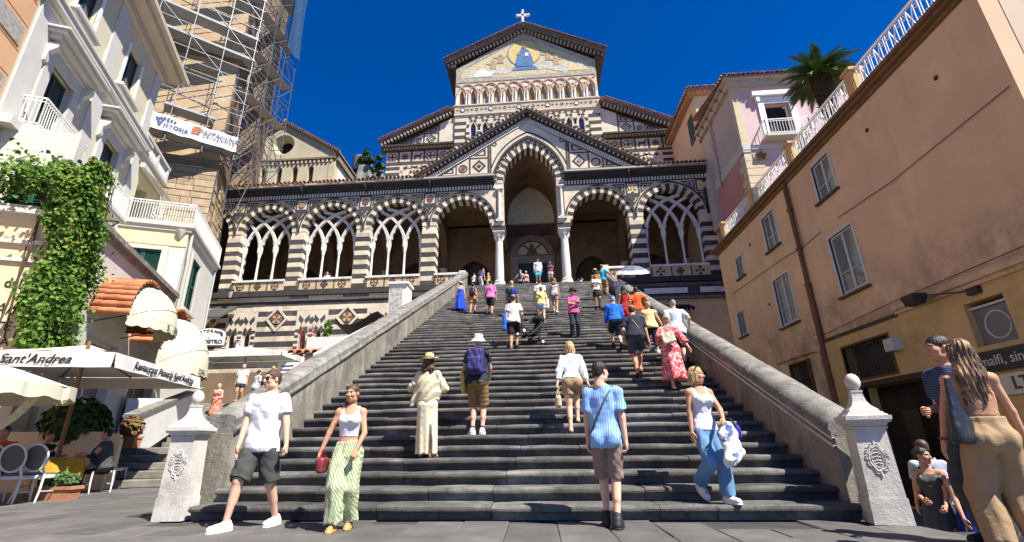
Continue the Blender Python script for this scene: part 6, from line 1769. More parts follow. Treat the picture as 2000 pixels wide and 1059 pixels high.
def person(label,loc,rz,H,sex='m',lod=1,skin='tan',lean=0,side=0,twist=0,feet=None,hands=None,curl=('r','r'),fyaw=(0,0),head=(0,0),hair=('short','brown'),
           top=None,bottom=None,skirt=None,dress=None,shoes=('shoe',None),hip=None,build=1.0,pole_hand=None,palm=(None,None),knee=(0,-1,0),heel=(0,0),belly=0):
    nseed[0]+=1; sd=nseed[0]*13
    h=(.0115,.0165,.024)[lod]; m=H; sk=m_skins[skin]; hm=HAIR[hair[1]]
    t=thing('person',label,'person',loc,R_(rz))
    J={}
    feet=feet or [(-.055*H,0,0),(.055*H,0,0)]
    lean_=R_(lean); sdr=R_(side)
    al=.045*H; LT=.247*H; LS=.243*H
    hx=sum(f[0] for f in feet)/2; hy=sum(f[1] for f in feet)/2+math.sin(lean_)*.06*H
    if hip is None:
        hz=.535*H
        for f in feet:
            dx=math.hypot(f[0]-hx,f[1]-hy)*.9; hz=min(hz,f[2]+al+.02*H+math.sqrt(max(.01,((LT+LS)*.99)**2-dx*dx)))
        hip=(hx,hy,hz)
    hip=np.array(hip,float)
    ax_z=np.array([math.sin(sdr),-math.sin(lean_)*math.cos(sdr),math.cos(lean_)*math.cos(sdr)])
    tw=R_(twist); ax_x=np.array([math.cos(tw),math.sin(tw),0]); ax_x=ax_x-(ax_x@ax_z)*ax_z; ax_x/=np.linalg.norm(ax_x); ax_y=np.cross(ax_z,ax_x)
    AX=(ax_x,ax_y,ax_z)
    T=lambda x,y,z: hip+ax_x*x*H+ax_y*y*H+ax_z*z*H
    bw=build
    sw=.101 if sex=='m' else .087
    SH=[T(-sw*min(bw,1.1),.006,.274),T(sw*min(bw,1.1),.006,.274)]
    if hands is None: hands=[None,None]
    hands=[(SH[i]+np.array([s*.05*H,-.03*H,-.335*H])) if hands[i] is None else np.array(hands[i],float) for i,s in enumerate((-1,1))]
    pole_hand=pole_hand or [None,None]
    HJ=[T(-.05,0,-.02),T(.05,0,-.02)]
    AN=[np.array([f[0],f[1],f[2]+al+hl]) for f,hl in zip(feet,heel)]
    KN=[];
    for i in range(2):
        k_,a_=ik(HJ[i],AN[i],LT,LS,knee); KN.append(k_); AN[i]=a_
    EL=[];WR=[]
    for i,s in enumerate((-1,1)):
        e_,w_=ik(SH[i],hands[i],.165*H,.148*H,pole_hand[i] or (s*.4,1,-.2)); EL.append(e_); WR.append(w_)
    if sex=='m': st=[(-.075,.04,.045,.0),(-.045,.084,.058,.0),(0,.092,.062,.002),(.07,.084,.056,0),(.13,.086,.056,0),(.2,.098,.064,-.002),(.245,.1,.062,0),(.275,.082,.052,.004),(.30,.058,.042,.008),(.318,.042,.036,.01),(.335,.034,.032,.012)]
    else: st=[(-.075,.05,.045,.0),(-.045,.092,.06,.0),(0,.094,.062,.004),(.06,.078,.05,0),(.11,.069,.045,0),(.17,.078,.052,-.004),(.215,.082,.06,-.010),(.245,.081,.05,0),(.272,.068,.043,.004),(.298,.048,.036,.008),(.318,.034,.03,.01),(.335,.029,.028,.012)]
    if belly: st=[(a,w*(1+belly*.5*math.exp(-((a-.08)/.09)**2)),d*(1+belly*math.exp(-((a-.08)/.09)**2)),c-belly*.03*math.exp(-((a-.08)/.09)**2)) for a,w,d,c in st]
    SC=lambda L_,iw=0,id_=0: [(a*H,w*H*bw+iw,d*H*bw+id_,c*H) for a,w,d,c in L_]
    B=Field(h); B.loft(hip,AX,SC(st),.03)
    lim=1.0 if sex=='m' else .9; lb=bw*(1 if sex=='m' else .97)
    for i in range(2):
        B.rc(HJ[i],KN[i],.052*H*lb,.034*H*lb,.03); 
        d=AN[i]-KN[i]; B.rc(KN[i],AN[i],.03*H*lb,.0185*H,.015)
        back=np.cross(np.array([1,0,0]),d); back/=np.linalg.norm(back)+1e-9
        if back[1]<0: back=-back
        B.rc(KN[i]+d*.12+back*.008*H,KN[i]+d*.5+back*.007*H,.030*H*lb,.0265*H*lb,.02)
        B.rc(SH[i],EL[i],.030*H*lim*bw,.0225*H*lim,.025); B.rc(EL[i],WR[i],.0235*H*lim,.0145*H*lim,.012)
        B.el(SH[i],(.033*H*lim,)*3,.03)
        B.rc(SH[i]+ax_z*.002*H,T(0,.012,.312),.025*H,.026*H,.03)
        fy_=R_(fyaw[i]); fd=np.array([math.sin(fy_),-math.cos(fy_),0])
        fz=feet[i][2]
        toe=AN[i]+fd*.095*H; toe[2]=fz+.018*H+heel[i]*.15
        B.rc(AN[i]+np.array([0,0,-.012*H])-fd*.012*H,toe,.022*H,.017*H,.02)
        B.rc(AN[i]-fd*.02*H+np.array([0,0,-.022*H]),toe,.02*H,.016*H,.02)
    if sex=='f' :
        for s in (-1,1): B.el(T(s*.04,-.052,.215),(.036*H*bw,.03*H,.036*H),.03)
    # glutes
    for s in (-1,1): B.el(T(s*.045,.035,-.02),(.046*H*bw,.04*H,.05*H),.03)
    V,Q=B.mesh(); parts=[(V,Q,0)]
    # head
    hs=H/1.75; hyaw,hp=R_(head[0]),R_(head[1])
    nb=T(0,.012,.33); hd=Matrix.Rotation(hyaw,3,'Z')@Matrix.Rotation(hp,3,'X'); up=np.array(ax_z)*.6+np.array([0,0,.4]); up/=np.linalg.norm(up)
    HC=nb+up*.085*H+np.array([0,-.012*H,0])*math.cos(hyaw)
    HM=np.array(hd)*hs
    hv,hq,hmi=head_mesh(sex,lod); parts.append((hv@HM.T+HC,hq,hmi))
    # hands
    for i,s in enumerate((-1,1)):
        hv,hq=hand_mesh(curl[i],lod); fd=WR[i]-EL[i]; fd/=np.linalg.norm(fd)
        za=-fd; pn=np.array(palm[i] if palm[i] is not None else (-s*1.0,.15,0),float)   # palm normal
        xa=-pn; xa=xa-(xa@za)*za; xa/=np.linalg.norm(xa); ya=np.cross(za,xa)
        v=hv.copy(); q=hq
        # thumb towards -y (front): mirror when needed
        if ya[1]*1.0+0.15*ya[2]<0: v=v*np.array([1,-1,1]); q=hq[:,::-1]
        R3=np.stack([xa,ya,za],1)*hs*(1 if sex=='m' else .92)
        parts.append((v@R3.T+WR[i],q,0))
    body=link('body',np_mesh('body',parts,[sk,m_lip,hm,m_eyew,m_eye]),t)
    J.update(root=t,H=H,hip=hip,AX=AX,T=T,SH=SH,EL=EL,WR=WR,KN=KN,AN=AN,HC=HC,HM=HM,hs=hs,h=h,feet=feet,fyaw=fyaw,st=st,SC=SC,lod=lod,HJ=HJ,sex=sex)
    def child(name,Fd,mat,seed=0,amp=.004,fx=9,fz=5):
        if amp: Fd.disp=folds(amp,sd+seed,fx,fz)
        V,Q=Fd.mesh(); return link(name,np_mesh(name,[(V,Q,0)],[mat]),t)
    J['child']=child
    # ---- clothes
    if top:
        mt=top['m']; inf=top.get('inf',.011); hem=top.get('hem',-.045); sl=top.get('sleeve',.55); nk=top.get('neck',.318); lo=top.get('loose',.012)
        F_=Field(h); S2=[(a,w,d,c) for a,w,d,c in st if a>=hem-.005]; S2=[(hem,)+tuple(np.interp(hem,[q[0] for q in st],[q[j] for q in st]) for j in (1,2,3))]+[q for q in S2 if q[0]>hem+.004]
        L_=[]
        for a,w,d,c in S2:
            if a>(nk if sl>0 else min(nk,.255)): continue
            over_=(bottom or skirt or {}).get('inf',.012)*.6+.004 if hem<.03 else 0
            e=inf+lo*max(0,(.16-a)/.2)+over_*min(1,max(0,(.10-a)/.08)); wmin=(.079 if sex=='f' else .088) if top.get('straight',sex=='m') and a<.25 else 0
            L_.append((a*H,max(w,wmin)*H*bw+e,d*H*bw+e,c*H))
        F_.loft(hip,AX,L_,.02)
        if hem<.0:
            g=inf+over_-.002
            for s in (-1,1): F_.el(T(s*.045,.035,-.02),(.046*H*bw+g,.04*H+g,.05*H+g),.03)
        if sex=='f':
            for s in (-1,1): F_.el(T(s*.04,-.054,.215),(.036*H*bw+inf*.6,.03*H+inf*.6,.036*H+inf*.6),.04)
        if sl>0:
            for i in range(2):
                r0=.031*H*bw+inf*.9; fl=top.get('flare',.012)
                F_.el(SH[i],(.034*H+inf*.7,)*3,.03); F_.rc(SH[i]+ax_z*.002*H,T(0,.012,min(.306,nk)),.025*H+inf*.6,.024*H+inf*.6,.03)
                if sl<=1:
                    e_=SH[i]+(EL[i]-SH[i])*sl; F_.rc(SH[i],e_,r0,.027*H+inf*.7+fl,.02,cut=True)
                else:
                    F_.rc(SH[i],EL[i],r0,.025*H+inf+fl*.3,.02); e_=EL[i]+(WR[i]-EL[i])*(sl-1); F_.rc(EL[i],e_,.025*H+inf+fl*.3,.0175*H+inf*.6,.015,cut=True)
        else:
            for s in (-1,1):
                if nk>.25: F_.rc(T(s*.05,-.036,.22),T(s*.056,.004,.304),.024*H,.016*H,.02); F_.rc(T(s*.056,.004,.304),T(s*.05,.042,.22),.016*H,.024*H,.02)
            if nk>.25: nk=.33
        F_.cut(T(0,0,nk+.004),ax_z)
        if not top.get('crop') : F_.cut(T(0,0,hem),-ax_z)
        child('top',F_,mt,1,top.get('amp',.005),top.get('fx',8),top.get('fz',4))
    if bottom:
        mt=bottom['m']; inf=bottom.get('inf',.012); ln=bottom.get('len',.8); fl=bottom.get('flare',.02); wst=bottom.get('waist',.05)
        if top and top.get('hem',-.045)<0: wst=min(wst,top.get('hem',-.045)+.028)
        F_=Field(h); L_=[]
        for a,w,d,c in st:
            if a>max(wst,.0)+.02: break
            L_.append((a*H,w*H*bw+inf,d*H*bw+inf*1.1,c*H))
        F_.loft(hip,AX,L_,.03)
        for s in (-1,1): F_.el(T(s*.045,.035,-.02),(.046*H*bw+inf+.006,.04*H+inf+.006,.05*H+inf+.006),.03)
        for i in range(2):
            if ln<=1:
                e_=HJ[i]+(KN[i]-HJ[i])*ln; F_.rc(HJ[i],e_,.053*H*lb+inf,(.053*(1-ln)+.036*ln)*H*lb+inf+fl,.010,cut=True)
            else:
                F_.rc(HJ[i],KN[i],.053*H*lb+inf,.036*H*lb+inf+fl*.5,.025)
                e_=KN[i]+(AN[i]-KN[i])*(ln-1); F_.rc(KN[i],e_,.036*H*lb+inf+fl*.5,.024*H+inf+fl,.02,cut=True)
                d=AN[i]-KN[i]; F_.rc(KN[i]+d*.1+np.array([0,.008*H,0]),KN[i]+d*.5+np.array([0,.006*H,0]),.031*H+inf,.028*H+inf+fl*.5,.02)
        F_.cut(T(0,0,wst),ax_z)
        child('shorts' if ln<=1.2 else 'trousers',F_,mt,2,bottom.get('amp',.006),bottom.get('fx',7),bottom.get('fz',5))
    for key,dd in (('skirt',skirt),('dress',dress)):
        if not dd: continue
        mt=dd['m']; inf=dd.get('inf',.012); z1=dd['hem']; wh=dd.get('w',.13); F_=Field(h)
        wz=hip[2]
        if key=='dress':
            L_=[(a*H,w*H*bw+inf,d*H*bw+inf,c*H) for a,w,d,c in st if -.05<=a<=dd.get('neck',.285)]
            F_.loft(hip,AX,L_,.02)
            if sex=='f':
                for s in (-1,1): F_.el(T(s*.04,-.054,.215),(.036*H*bw+inf*.6,.03*H+inf*.6,.036*H+inf*.6),.04)
            if dd.get('straps',1):
                for s in (-1,1): F_.rc(T(s*.045,-.02,.25),T(s*.045,.006,.318),.016*H,.014*H,.01); F_.rc(T(s*.045,.006,.318),T(s*.045,.03,.26),.014*H,.016*H,.01)
            sl=dd.get('sleeve',0)
            if sl:
                for i in range(2):
                    F_.el(SH[i],(.034*H+inf,)*3,.03); F_.rc(SH[i]+ax_z*.004*H,T(0,.012,.3),.028*H+inf*.5,.028*H+inf*.5,.03)
                    F_.rc(SH[i],EL[i],.032*H+inf,.027*H+inf+.01,.02,cut=sl<=1)
                    if sl>1: F_.rc(EL[i],EL[i]+(WR[i]-EL[i])*(sl-1),.027*H+inf+.01,.03*H+inf+.02,.02,cut=True)
        mid=np.array([(AN[0][0]+AN[1][0])/2,(AN[0][1]+AN[1][1])/2,z1]); top_=T(0,0,.06); v=top_-mid; Lv=np.linalg.norm(v); v/=Lv
        xa=np.array([1,0,0])-v*v[0]; xa/=np.linalg.norm(xa); ya=np.cross(v,xa); spread=abs(AN[0][1]-AN[1][1])*.5
        base=[(0,wh*H,max(.075*H,wh*H*.78)+spread,0),(Lv*.45,.1*H+(wh-.1)*H*.55,.078*H+(wh-.1)*H*.4+spread*.7,0),(Lv-.09*H,.097*H*bw+inf,.075*H*bw+inf,.01*H),(Lv-.05*H,.093*H*bw+inf,.066*H*bw+inf,0),(Lv,(.08 if sex=='f' else .085)*H*bw+inf,.054*H*bw+inf,0)]
        F_.loft(mid,(xa,ya,v),base,.03)
        for s in (-1,1): F_.el(T(s*.045,.035,-.02),(.046*H*bw+inf,.04*H+inf,.05*H+inf),.04)
        if key=='skirt': F_.cut(T(0,0,dd.get('waist',.075)),ax_z)
        am=dd.get('amp',.010); r_=np.random.RandomState(sd+3); nf=dd.get('nf',9)
        def pl(X,Y,Z,mid=mid,z1=z1,wz=wz,am=am,nf=nf,ph=r_.rand()*6):
            a=np.arctan2(Y-mid[1],X-mid[0]); return am*np.clip((wz-Z)/(wz-z1+.01)*1.2,0,1)*np.sin(a*nf+ph+3*Z)
        F_.disp=pl
        if dd.get('slit'): F_.el(dd['slit'][0],dd['slit'][1],.01,sub=True)
        V,Q=F_.mesh(); link(key,np_mesh(key,[(V,Q,0)],[mt]),t)
    # ---- shoes
    kind,sm=shoes
    for i in range(2):
        fy_=R_(fyaw[i]); fd=np.array([math.sin(fy_),-math.cos(fy_),0]); fz=feet[i][2]+heel[i]*.0
        hl=AN[i]-fd*.02*H; pitch=heel[i]
        a=np.array([hl[0],hl[1],fz+.02*H+heel[i]]); b_=np.array([AN[i][0],AN[i][1],fz+.018*H])+fd*.098*H
        if kind in('shoe','sneaker','boot'):
            F_=Field(min(h,.012)); F_.rc(a,b_,.029*H,.025*H,.02); F_.rc(a,a+(b_-a)*.62,.029*H,.03*H,.02)
            F_.rc(AN[i]-fd*.01*H,a+(b_-a)*.35,.027*H,.026*H,.02)
            if kind=='boot': F_.rc(AN[i]-fd*.006*H,AN[i]+(KN[i]-AN[i])*.16,.03*H,.031*H,.02,cut=True)
            n_=np.cross(b_-a,np.cross(np.array([0,0,1.]),b_-a)); n_=n_/np.linalg.norm(n_); n_=n_ if n_[2]>0 else -n_
            F_.cut(a-n_*.02*H,-n_)
            V,Q=F_.mesh(); so=link('shoe',np_mesh('shoe',[(V,Q,0)],[sm]),t)
            if lod==0:
                F_=Field(.009); F_.rc(a-n_*.012*H,b_-n_*.010*H,.031*H,.027*H,.01); F_.rc(a-n_*.012*H,a+(b_-a)*.62-n_*.012*H,.031*H,.032*H,.01); F_.cut(a-n_*.022*H,-n_); F_.cut(a-n_*.008*H,n_)
                V,Q=F_.mesh(); link('sole',np_mesh('sole',[(V,Q,0)],[flat('white_sole',(.7,.69,.65)) if kind!='boot' else sm]),so)
        else:
            F_=Field(min(h,.012)); p0=np.array([hl[0],hl[1],fz+.006+heel[i]]); p1=np.array([b_[0],b_[1],fz+.006])
            F_.rc(p0,p1,.026*H,.026*H,.02); 
            n_=np.array([0,0,1.])
            if heel[i]: n_=np.cross(p1-p0,np.cross(n_,p1-p0)); n_/=np.linalg.norm(n_)
            F_.cut(p0+n_*.008,n_); F_.cut(p0-n_*.010,-n_)
            for fr,zz in ((.62,.03),(.25,.055)):
                c=p0+(p1-p0)*fr
                for k in range(7):
                    q0,q1=[c+np.cross(fd,n_)*.026*H*math.cos(math.pi*j/7)+n_*(.006+.030*H*math.sin(math.pi*j/7)) for j in (k,k+1)]
                    F_.pr.append(Field(h).rc(q0,q1,.006,.006,.005).pr[0])
            # straps escape the sole cut
            F_.cuts=[F_.cuts[1]]
            V,Q=F_.mesh(); link('sandal',np_mesh('sandal',[(V,Q,0)],[sm or m_iron]),t)
    # ---- hair
    hk=hair[0]
    if hk!='none':
        F_=Field((.007,.011,.016)[lod]); 
        def hp_(x,y,z): return HM@np.array([x,y,z])+HC
        Rm=hd.to_4x4(); e=hs
        F_.el(hp_(0,.018,.040),(.081*e,.098*e,.089*e),.02,rot=Rm)
        if hk in('short','bun','pony','bob','long','updo'): F_.el(hp_(0,.055,-.01),(.066*e,.058*e,.07*e),.02,rot=Rm)
        F_.el(hp_(0,-.088,-.035),(.072*e,.07*e,.094*e),.012,rot=Rm,sub=True)
        if hk=='short' : F_.el(hp_(0,-.02,-.11),(.1*e,.1*e,.085*e),.02,rot=Rm,sub=True)
        rg=np.random.RandomState(sd+5)
        if hk=='quiff': F_.rc(hp_(-.03,-.07,.10),hp_(.04,-.06,.11),.03*e,.026*e,.02)
        if hk=='bob':
            for k in range(11):
                a=R_(-150+300*k/10)+math.pi/2; x,y=.075*math.cos(a),.02+.08*math.sin(a)
                if y<-.045: continue
                F_.rc(hp_(x*.9,y,.02),hp_(x*1.15,y*1.05,-.10+rg.randn()*.008),.028*e,.022*e,.015)
        if hk in('long','verylong'):
            Ld=hair[2] if len(hair)>2 else .3
            top_=hp_(0,.05,.02); bot_=HC+np.array(ax_y)*.085*e+np.array([0,0,-Ld*.8]); v_=top_-bot_; Lh=np.linalg.norm(v_); v_/=Lh; xh=np.array(ax_x)-v_*(np.array(ax_x)@v_); xh/=np.linalg.norm(xh); yh=np.cross(v_,xh)
            F_.loft(bot_,(xh,yh,v_),[(0,.045*e,.02*e,0),(Lh*.3,.085*e,.034*e,0),(Lh*.7,.1*e,.045*e,0),(Lh,.075*e,.05*e,0)],.03)
            for k in range(9):
                a=-1+2*k/8; p=hp_(a*.07,.055-.03*a*a,.0); w=HC+(np.array(ax_x)*(a*.098+rg.randn()*.014)+np.array(ax_y)*(.09-.035*a*a+rg.randn()*.012))*e+np.array([0,0,-Ld*(.85+.3*rg.rand())])
                mid_=(p+w)/2+np.array(ax_y)*.03*e+rg.randn(3)*.008
                F_.rc(p,mid_,.026*e,.022*e,.035); F_.rc(mid_,w,.022*e,.009*e,.03)
        if hk=='bun': F_.el(hp_(0,.075,.105),(.038*e,)*3,.012)
        if hk=='updo': F_.el(hp_(0,.09,.05),(.05*e,.045*e,.05*e),.015)
        if hk=='pony':
            F_.rc(hp_(0,.1,.04),hp_(.0,.135,-.06),.026*e,.032*e,.015); F_.rc(hp_(0,.135,-.06),hp_(.01,.12,-.2),.03*e,.012*e,.015)
        amp=.0025 if hk in('short','quiff','bun') else .004
        def strands(X,Y,Z,c=HC): 
            a=np.arctan2(Y-c[1],X-c[0]); return amp*(np.sin(a*23+Z*14+2*np.sin(Z*9))+.6*np.sin(a*41-Z*25+1.3)+(.7*np.sin(X*130+6*np.sin(Z*8+X*4)) if hk in('long','verylong') else 0))
        F_.disp=strands
        V,Q=F_.mesh(); link('hair',np_mesh('hair',[(V,Q,0)],[hm]),t)
    return J
def wpos(J,p): return J['root'].matrix_basis@Vector(p)
def prop(J,name,label,cat,p,group=None):
    """a carried thing of its own: frame parallel to the bearer's, origin at the bearer's local point p"""
    r=J['root']; m=Matrix.Translation(r.location)@r.rotation_euler.to_matrix().to_4x4(); w=m@Vector(tuple(map(float,p)))
    t=thing(name,label,cat,w,r.rotation_euler.z,group); return t,np.array(p,float)
def sdf_child(name,Fd,mat,par,o=(0,0,0),amp=0,seed=1):
    if amp: Fd.disp=folds(amp,seed)
    V,Q=Fd.mesh(); return link(name,np_mesh(name,[(V-np.array(o),Q,0)],[mat]),par)
def hat(J,kind,mat,band=None,tilt=(0,0)):
    e=J['hs']; b=MB(); n=24
    if kind=='cap':
        b.lathe([(.083,-.0),(.084,.03),(.075,.062),(.045,.083),(.005,.09)],20,(0,.012,.045),1,1.14)
        vs=[];fs=[]
        for k in range(9):
            a=math.pi+math.pi*k/8; x,y=.07*math.cos(a),.01+.085*math.sin(a); vs+=[(x,y,.048),(x*.95,-.075+ (y-.01)*1.0-.0,.036)] 
        for k in range(8): fs+=[(2*k,2*k+1,2*k+3,2*k+2),(2*k+2,2*k+3,2*k+1,2*k)]
        b.add(vs,fs)
    elif kind=='bucket': b.lathe([(.135,-.02),(.085,.035),(.08,.085),(.07,.105),(.005,.11)],n,(0,.012,.035),1,1.1); b.lathe([(.133,-.022),(.086,.03),(.0,.031)],n,(0,.012,.035),1,1.1)
    elif kind=='sun':
        vs=[];fs=[]
        prof=[(.19,0),(.14,.008),(.092,.012),(.086,.06),(.075,.105),(.05,.118),(.004,.12)]
        for r,z in prof:
            for j in range(n):
                a=2*math.pi*j/n; w=(.022*math.sin(a*2+.6)-.02*math.cos(a)) if r>.12 else 0; vs.append((r*math.cos(a),.012+r*1.06*math.sin(a),.045+z+w))
        for i in range(len(prof)-1):
            for j in range(n): f=(i*n+j,i*n+(j+1)%n,(i+1)*n+(j+1)%n,(i+1)*n+j); fs+=[f]
        b.add(vs,fs)
    elif kind=='brim': b.lathe([(.15,.0),(.095,.006),(.088,.05),(.08,.09),(.005,.1)],n,(0,.012,.045),1,1.1); b.lathe([(.15,-.003),(.0,-.002)],n,(0,.012,.045),1,1.1)
    M_=J['HM']; b.v=[tuple(M_@np.array(v)+J['HC']) for v in b.v]
    o=b.build('hat',mat,J['root'],smooth=60)
    if band:
        b=MB(); b.lathe([(.094,.018),(.093,.036)],n,(0,.012,.045),1,1.08); b.v=[tuple(M_@np.array(v)+J['HC']) for v in b.v]; b.build('hat_band',band,o,smooth=60)
    return o
def strap(J,pts,r,mat,par,o=(0,0,0),name='strap'):
    b=MB(); b.tube([tuple(np.array(p)-np.array(o)) for p in pts],r,6); return b.build(name,mat,par,smooth=60)
def crossbody(J,mat,sd=1,par=None,front=True):
    """strap from one shoulder to the other hip lying on the trunk"""
    T=J['T']; pts=[]
    for k in range(13):
        f=k/12; x=.075*sd*(1-f)-.1*sd*f; z=.318*(1-f)+.0*f
        i=np.interp(z,[q[0] for q in J['st']],[q[1] for q in J['st']]); dd=np.interp(z,[q[0] for q in J['st']],[q[2] for q in J['st']])
        y=(dd*math.sqrt(max(.05,1-min(.98,abs(x)/(i+.002))**2))+.013)
        pts.append(T(x,y,z))
    strap(J,pts,.012,mat,par or J['root'])
    return pts

# ------------------------------------------------------------------ people
wt=cloth('white_cotton',(.66,.66,.67)); nav=cloth('navy_cloth',(.02,.025,.05)); blk=cloth('black_cloth',(.014,.014,.016)); char=cloth('charcoal_cloth',(.055,.058,.052)); tauc=cloth('taupe_cloth',(.24,.175,.14)); brn=cloth('brown_cloth',(.22,.13,.05))
khk=cloth('khaki_cloth',(.33,.22,.115)); den=cloth('denim',(.13,.25,.42),var=.2,vs=4); lden=cloth('light_denim',(.36,.48,.68)); grn=cloth('dark_green_cloth',(.02,.07,.055)); royal=cloth('royal_blue_cloth',(.01,.05,.48)); pnk=cloth('pink_cloth',(.62,.09,.27)); mau=cloth('mauve_cloth',(.48,.15,.36)); yel=cloth('pale_yellow_cloth',(.72,.62,.22)); cream=cloth('cream_cloth',(.62,.54,.36)); orng=cloth('orange_cloth',(.62,.09,.015)); tanc=cloth('tan_romper_cloth',(.38,.19,.08)); cyan=cloth('cyan_cloth',(.08,.48,.62)); brt=cloth('bright_blue_cloth',(.015,.12,.55)); mar=cloth('maroon_cloth_dark',(.035,.012,.018)); redc=cloth('red_cloth',(.3,.015,.015)); gry=cloth('light_grey_cloth',(.42,.44,.50)); lyel=cloth('light_yellow_cloth',(.70,.55,.25)); skyc=cloth('pale_shirt_cloth',(.58,.63,.74)); dgry=cloth('dark_grey_cloth',(.06,.062,.065)); tpant=cloth('tan_trouser_cloth',(.32,.215,.12))
snk=flat('white_sneaker',(.66,.65,.62)); bsh=flat('black_shoe',(.014,.013,.013)); bsn=flat('brown_sandal',(.09,.04,.02)); ysn=flat('yellow_sandal',(.6,.3,.06)); blkl=flat('black_leather',(.016,.017,.022),.35); burg=flat('burgundy_leather',(.2,.03,.035),.4); straw=cloth('straw',(.60,.47,.23),var=.15,vs=25,bump=.4,bs=70); whh=cloth('white_hat_cloth',(.74,.73,.70))
zebra=patterned('green_zebra_print','zebra',(.50,.53,.37),(.27,.33,.15),11,.5)
blst=patterned('blue_striped_cotton','stripev',(.12,.30,.60),(.42,.57,.78),10.5,.35,(.30,.47,.75))
dots=patterned('dotted_cream_cloth','dots',(.2,.17,.1),(.66,.60,.42),38,.14)
flrd=patterned('red_floral_cloth','noise',(.66,.42,.38),(.58,.05,.07),22,.47,(.62,.1,.1))
flrm=patterned('multicolour_floral_cloth','noise',(.72,.09,.2),(.75,.30,.05),14,.5,(.12,.16,.5))
wpat=patterned('white_patterned_blouse','noise',(.40,.42,.52),(.74,.73,.74),20,.43)
wstr=patterned('white_fine_striped_cotton','stripeh',(.52,.54,.60),(.74,.74,.76),26,.2)
nstr=patterned('navy_striped_cotton','stripeh',(.025,.04,.10),(.07,.11,.2),14,.75)
ypat=patterned('yellow_print_cloth','noise',(.45,.33,.05),(.16,.10,.03),18,.52)
blpat=patterned('blue_white_print_cloth','noise',(.2,.35,.6),(.72,.72,.72),16,.5)
rpat=patterned('red_white_print_cloth','noise',(.6,.1,.1),(.66,.6,.58),20,.52)
CL=[(-.075,0,0),(.075,-.397,.1806)]       # climbing: right foot one step up
CR_=[(-.075,-.397,.1806),(.075,0,0)]
sz=step_z
# 1 man in white t-shirt
J=person('man in white t-shirt, dark cargo shorts and sunglasses walking off the steps',(-3.40,6.09,0),8,1.86,'m',0,'light',lean=-1,twist=-4,
  feet=[(-.27,-.09,0),(.14,.34,0)],fyaw=(-28,-10),hands=[(-.31,-.04,.80),(.285,.02,.84)],pole_hand=[(-.6,1,0),(.9,.6,0)],palm=[None,(-1,0,.3)],curl=('r','g'),head=(-34,2),hair=('short','brown'),
  top=dict(m=wt,sleeve=.62,hem=-.07,inf=.013,loose=.02,amp=.008,flare=.022),bottom=dict(m=char,len=.97,flare=.028,inf=.016,amp=.008),shoes=('sneaker',snk),build=1.04)
b=MB()
for s in (-1,1): b.lathe([(.026,-.005),(.029,.0),(.026,.005)],10,(s*.032,0,0)); 
b.v=[(x,z,y) for x,y,z in b.v]; b.v=[(x,-.1+z*.3+abs(x)*.25,.006+ (y if True else 0)*.75) for x,z,y in [(v[0],v[1],v[2]) for v in b.v]]
b.bar((-.07,-.085,.012),(.07,-.085,.012),.01,.012); 
for s in (-1,1): b.bar((s*.062,-.085,.012),(s*.079,.01,.008),.005,.008)
b.v=[tuple(J['HM']@np.array(v)+J['HC']) for v in b.v]; b.build('sunglasses',flat('black_lens',(.01,.008,.008),.15),J['root'])
for i,s in enumerate((-1,1)):   # cargo pockets
    F_=Field(.012); c=J['HJ'][i]+(J['KN'][i]-J['HJ'][i])*.6+np.array([s*.085,0.01,0]); F_.box(c,(.022,.07,.075),.012); sdf_child('pocket',F_,char,J['root'],amp=.003)
# 2 woman in crop top
J=person('woman in white crop top and wide green zebra print trousers coming off the steps',(-2.33,6.10,0),4,1.62,'f',0,'tan',twist=4,
  feet=[(-.055,-.1,0),(.065,.12,0)],fyaw=(0,5),hands=[(-.34,-.08,.74),(.15,-.16,.86)],pole_hand=[(-1,.5,0),(1,.5,-.4)],palm=[None,(0,1,0)],curl=('r','g'),head=(-14,2),hair=('bun','brown'),
  top=dict(m=wt,sleeve=0,hem=.095,neck=.295,inf=.007,loose=0,straight=False,amp=.002),bottom=dict(m=zebra,len=1.93,flare=.045,inf=.018,waist=.085,amp=.010,fx=10,fz=2),shoes=('sandal',ysn))
F_=Field(.01)       # hair falling over one shoulder
for a,c,r0,r1 in (((-.05,.05,.0),(-.09,.03,-.16),.035,.035),((-.09,.03,-.16),(-.115,-.01,-.34),.035,.015)):
    F_.rc(J['HM']@np.array(a)+J['HC'],J['HM']@np.array(c)+J['HC'],r0,r1,.02)
sdf_child('hair',F_,HAIR['brown'],J['root'],amp=.005)
b=MB(); b.tube([tuple(J['T'](.05*math.sin(k*.5-1.5)*1.2,-.066-.012*math.cos(k*.5-1.5),.29-.065*math.cos(k*.5-1.5))) for k in range(7)],.004,5); b.build('necklace',m_gold,J['root'])
t,o=prop(J,'handbag','small burgundy handbag held low by woman in zebra trousers','handbag',J['WR'][0]+np.array([.03,.02,-.14]))
F_=Field(.01); F_.box(o,(.045,.11,.085),.03); sdf_child('pouch',F_,burg,t,o,.004); b=MB(); b.tube([(.0,-.09,.06),(0,-.03,.17),(0,.03,.17),(0,.09,.06)],.009,6); b.build('handle',burg,t)
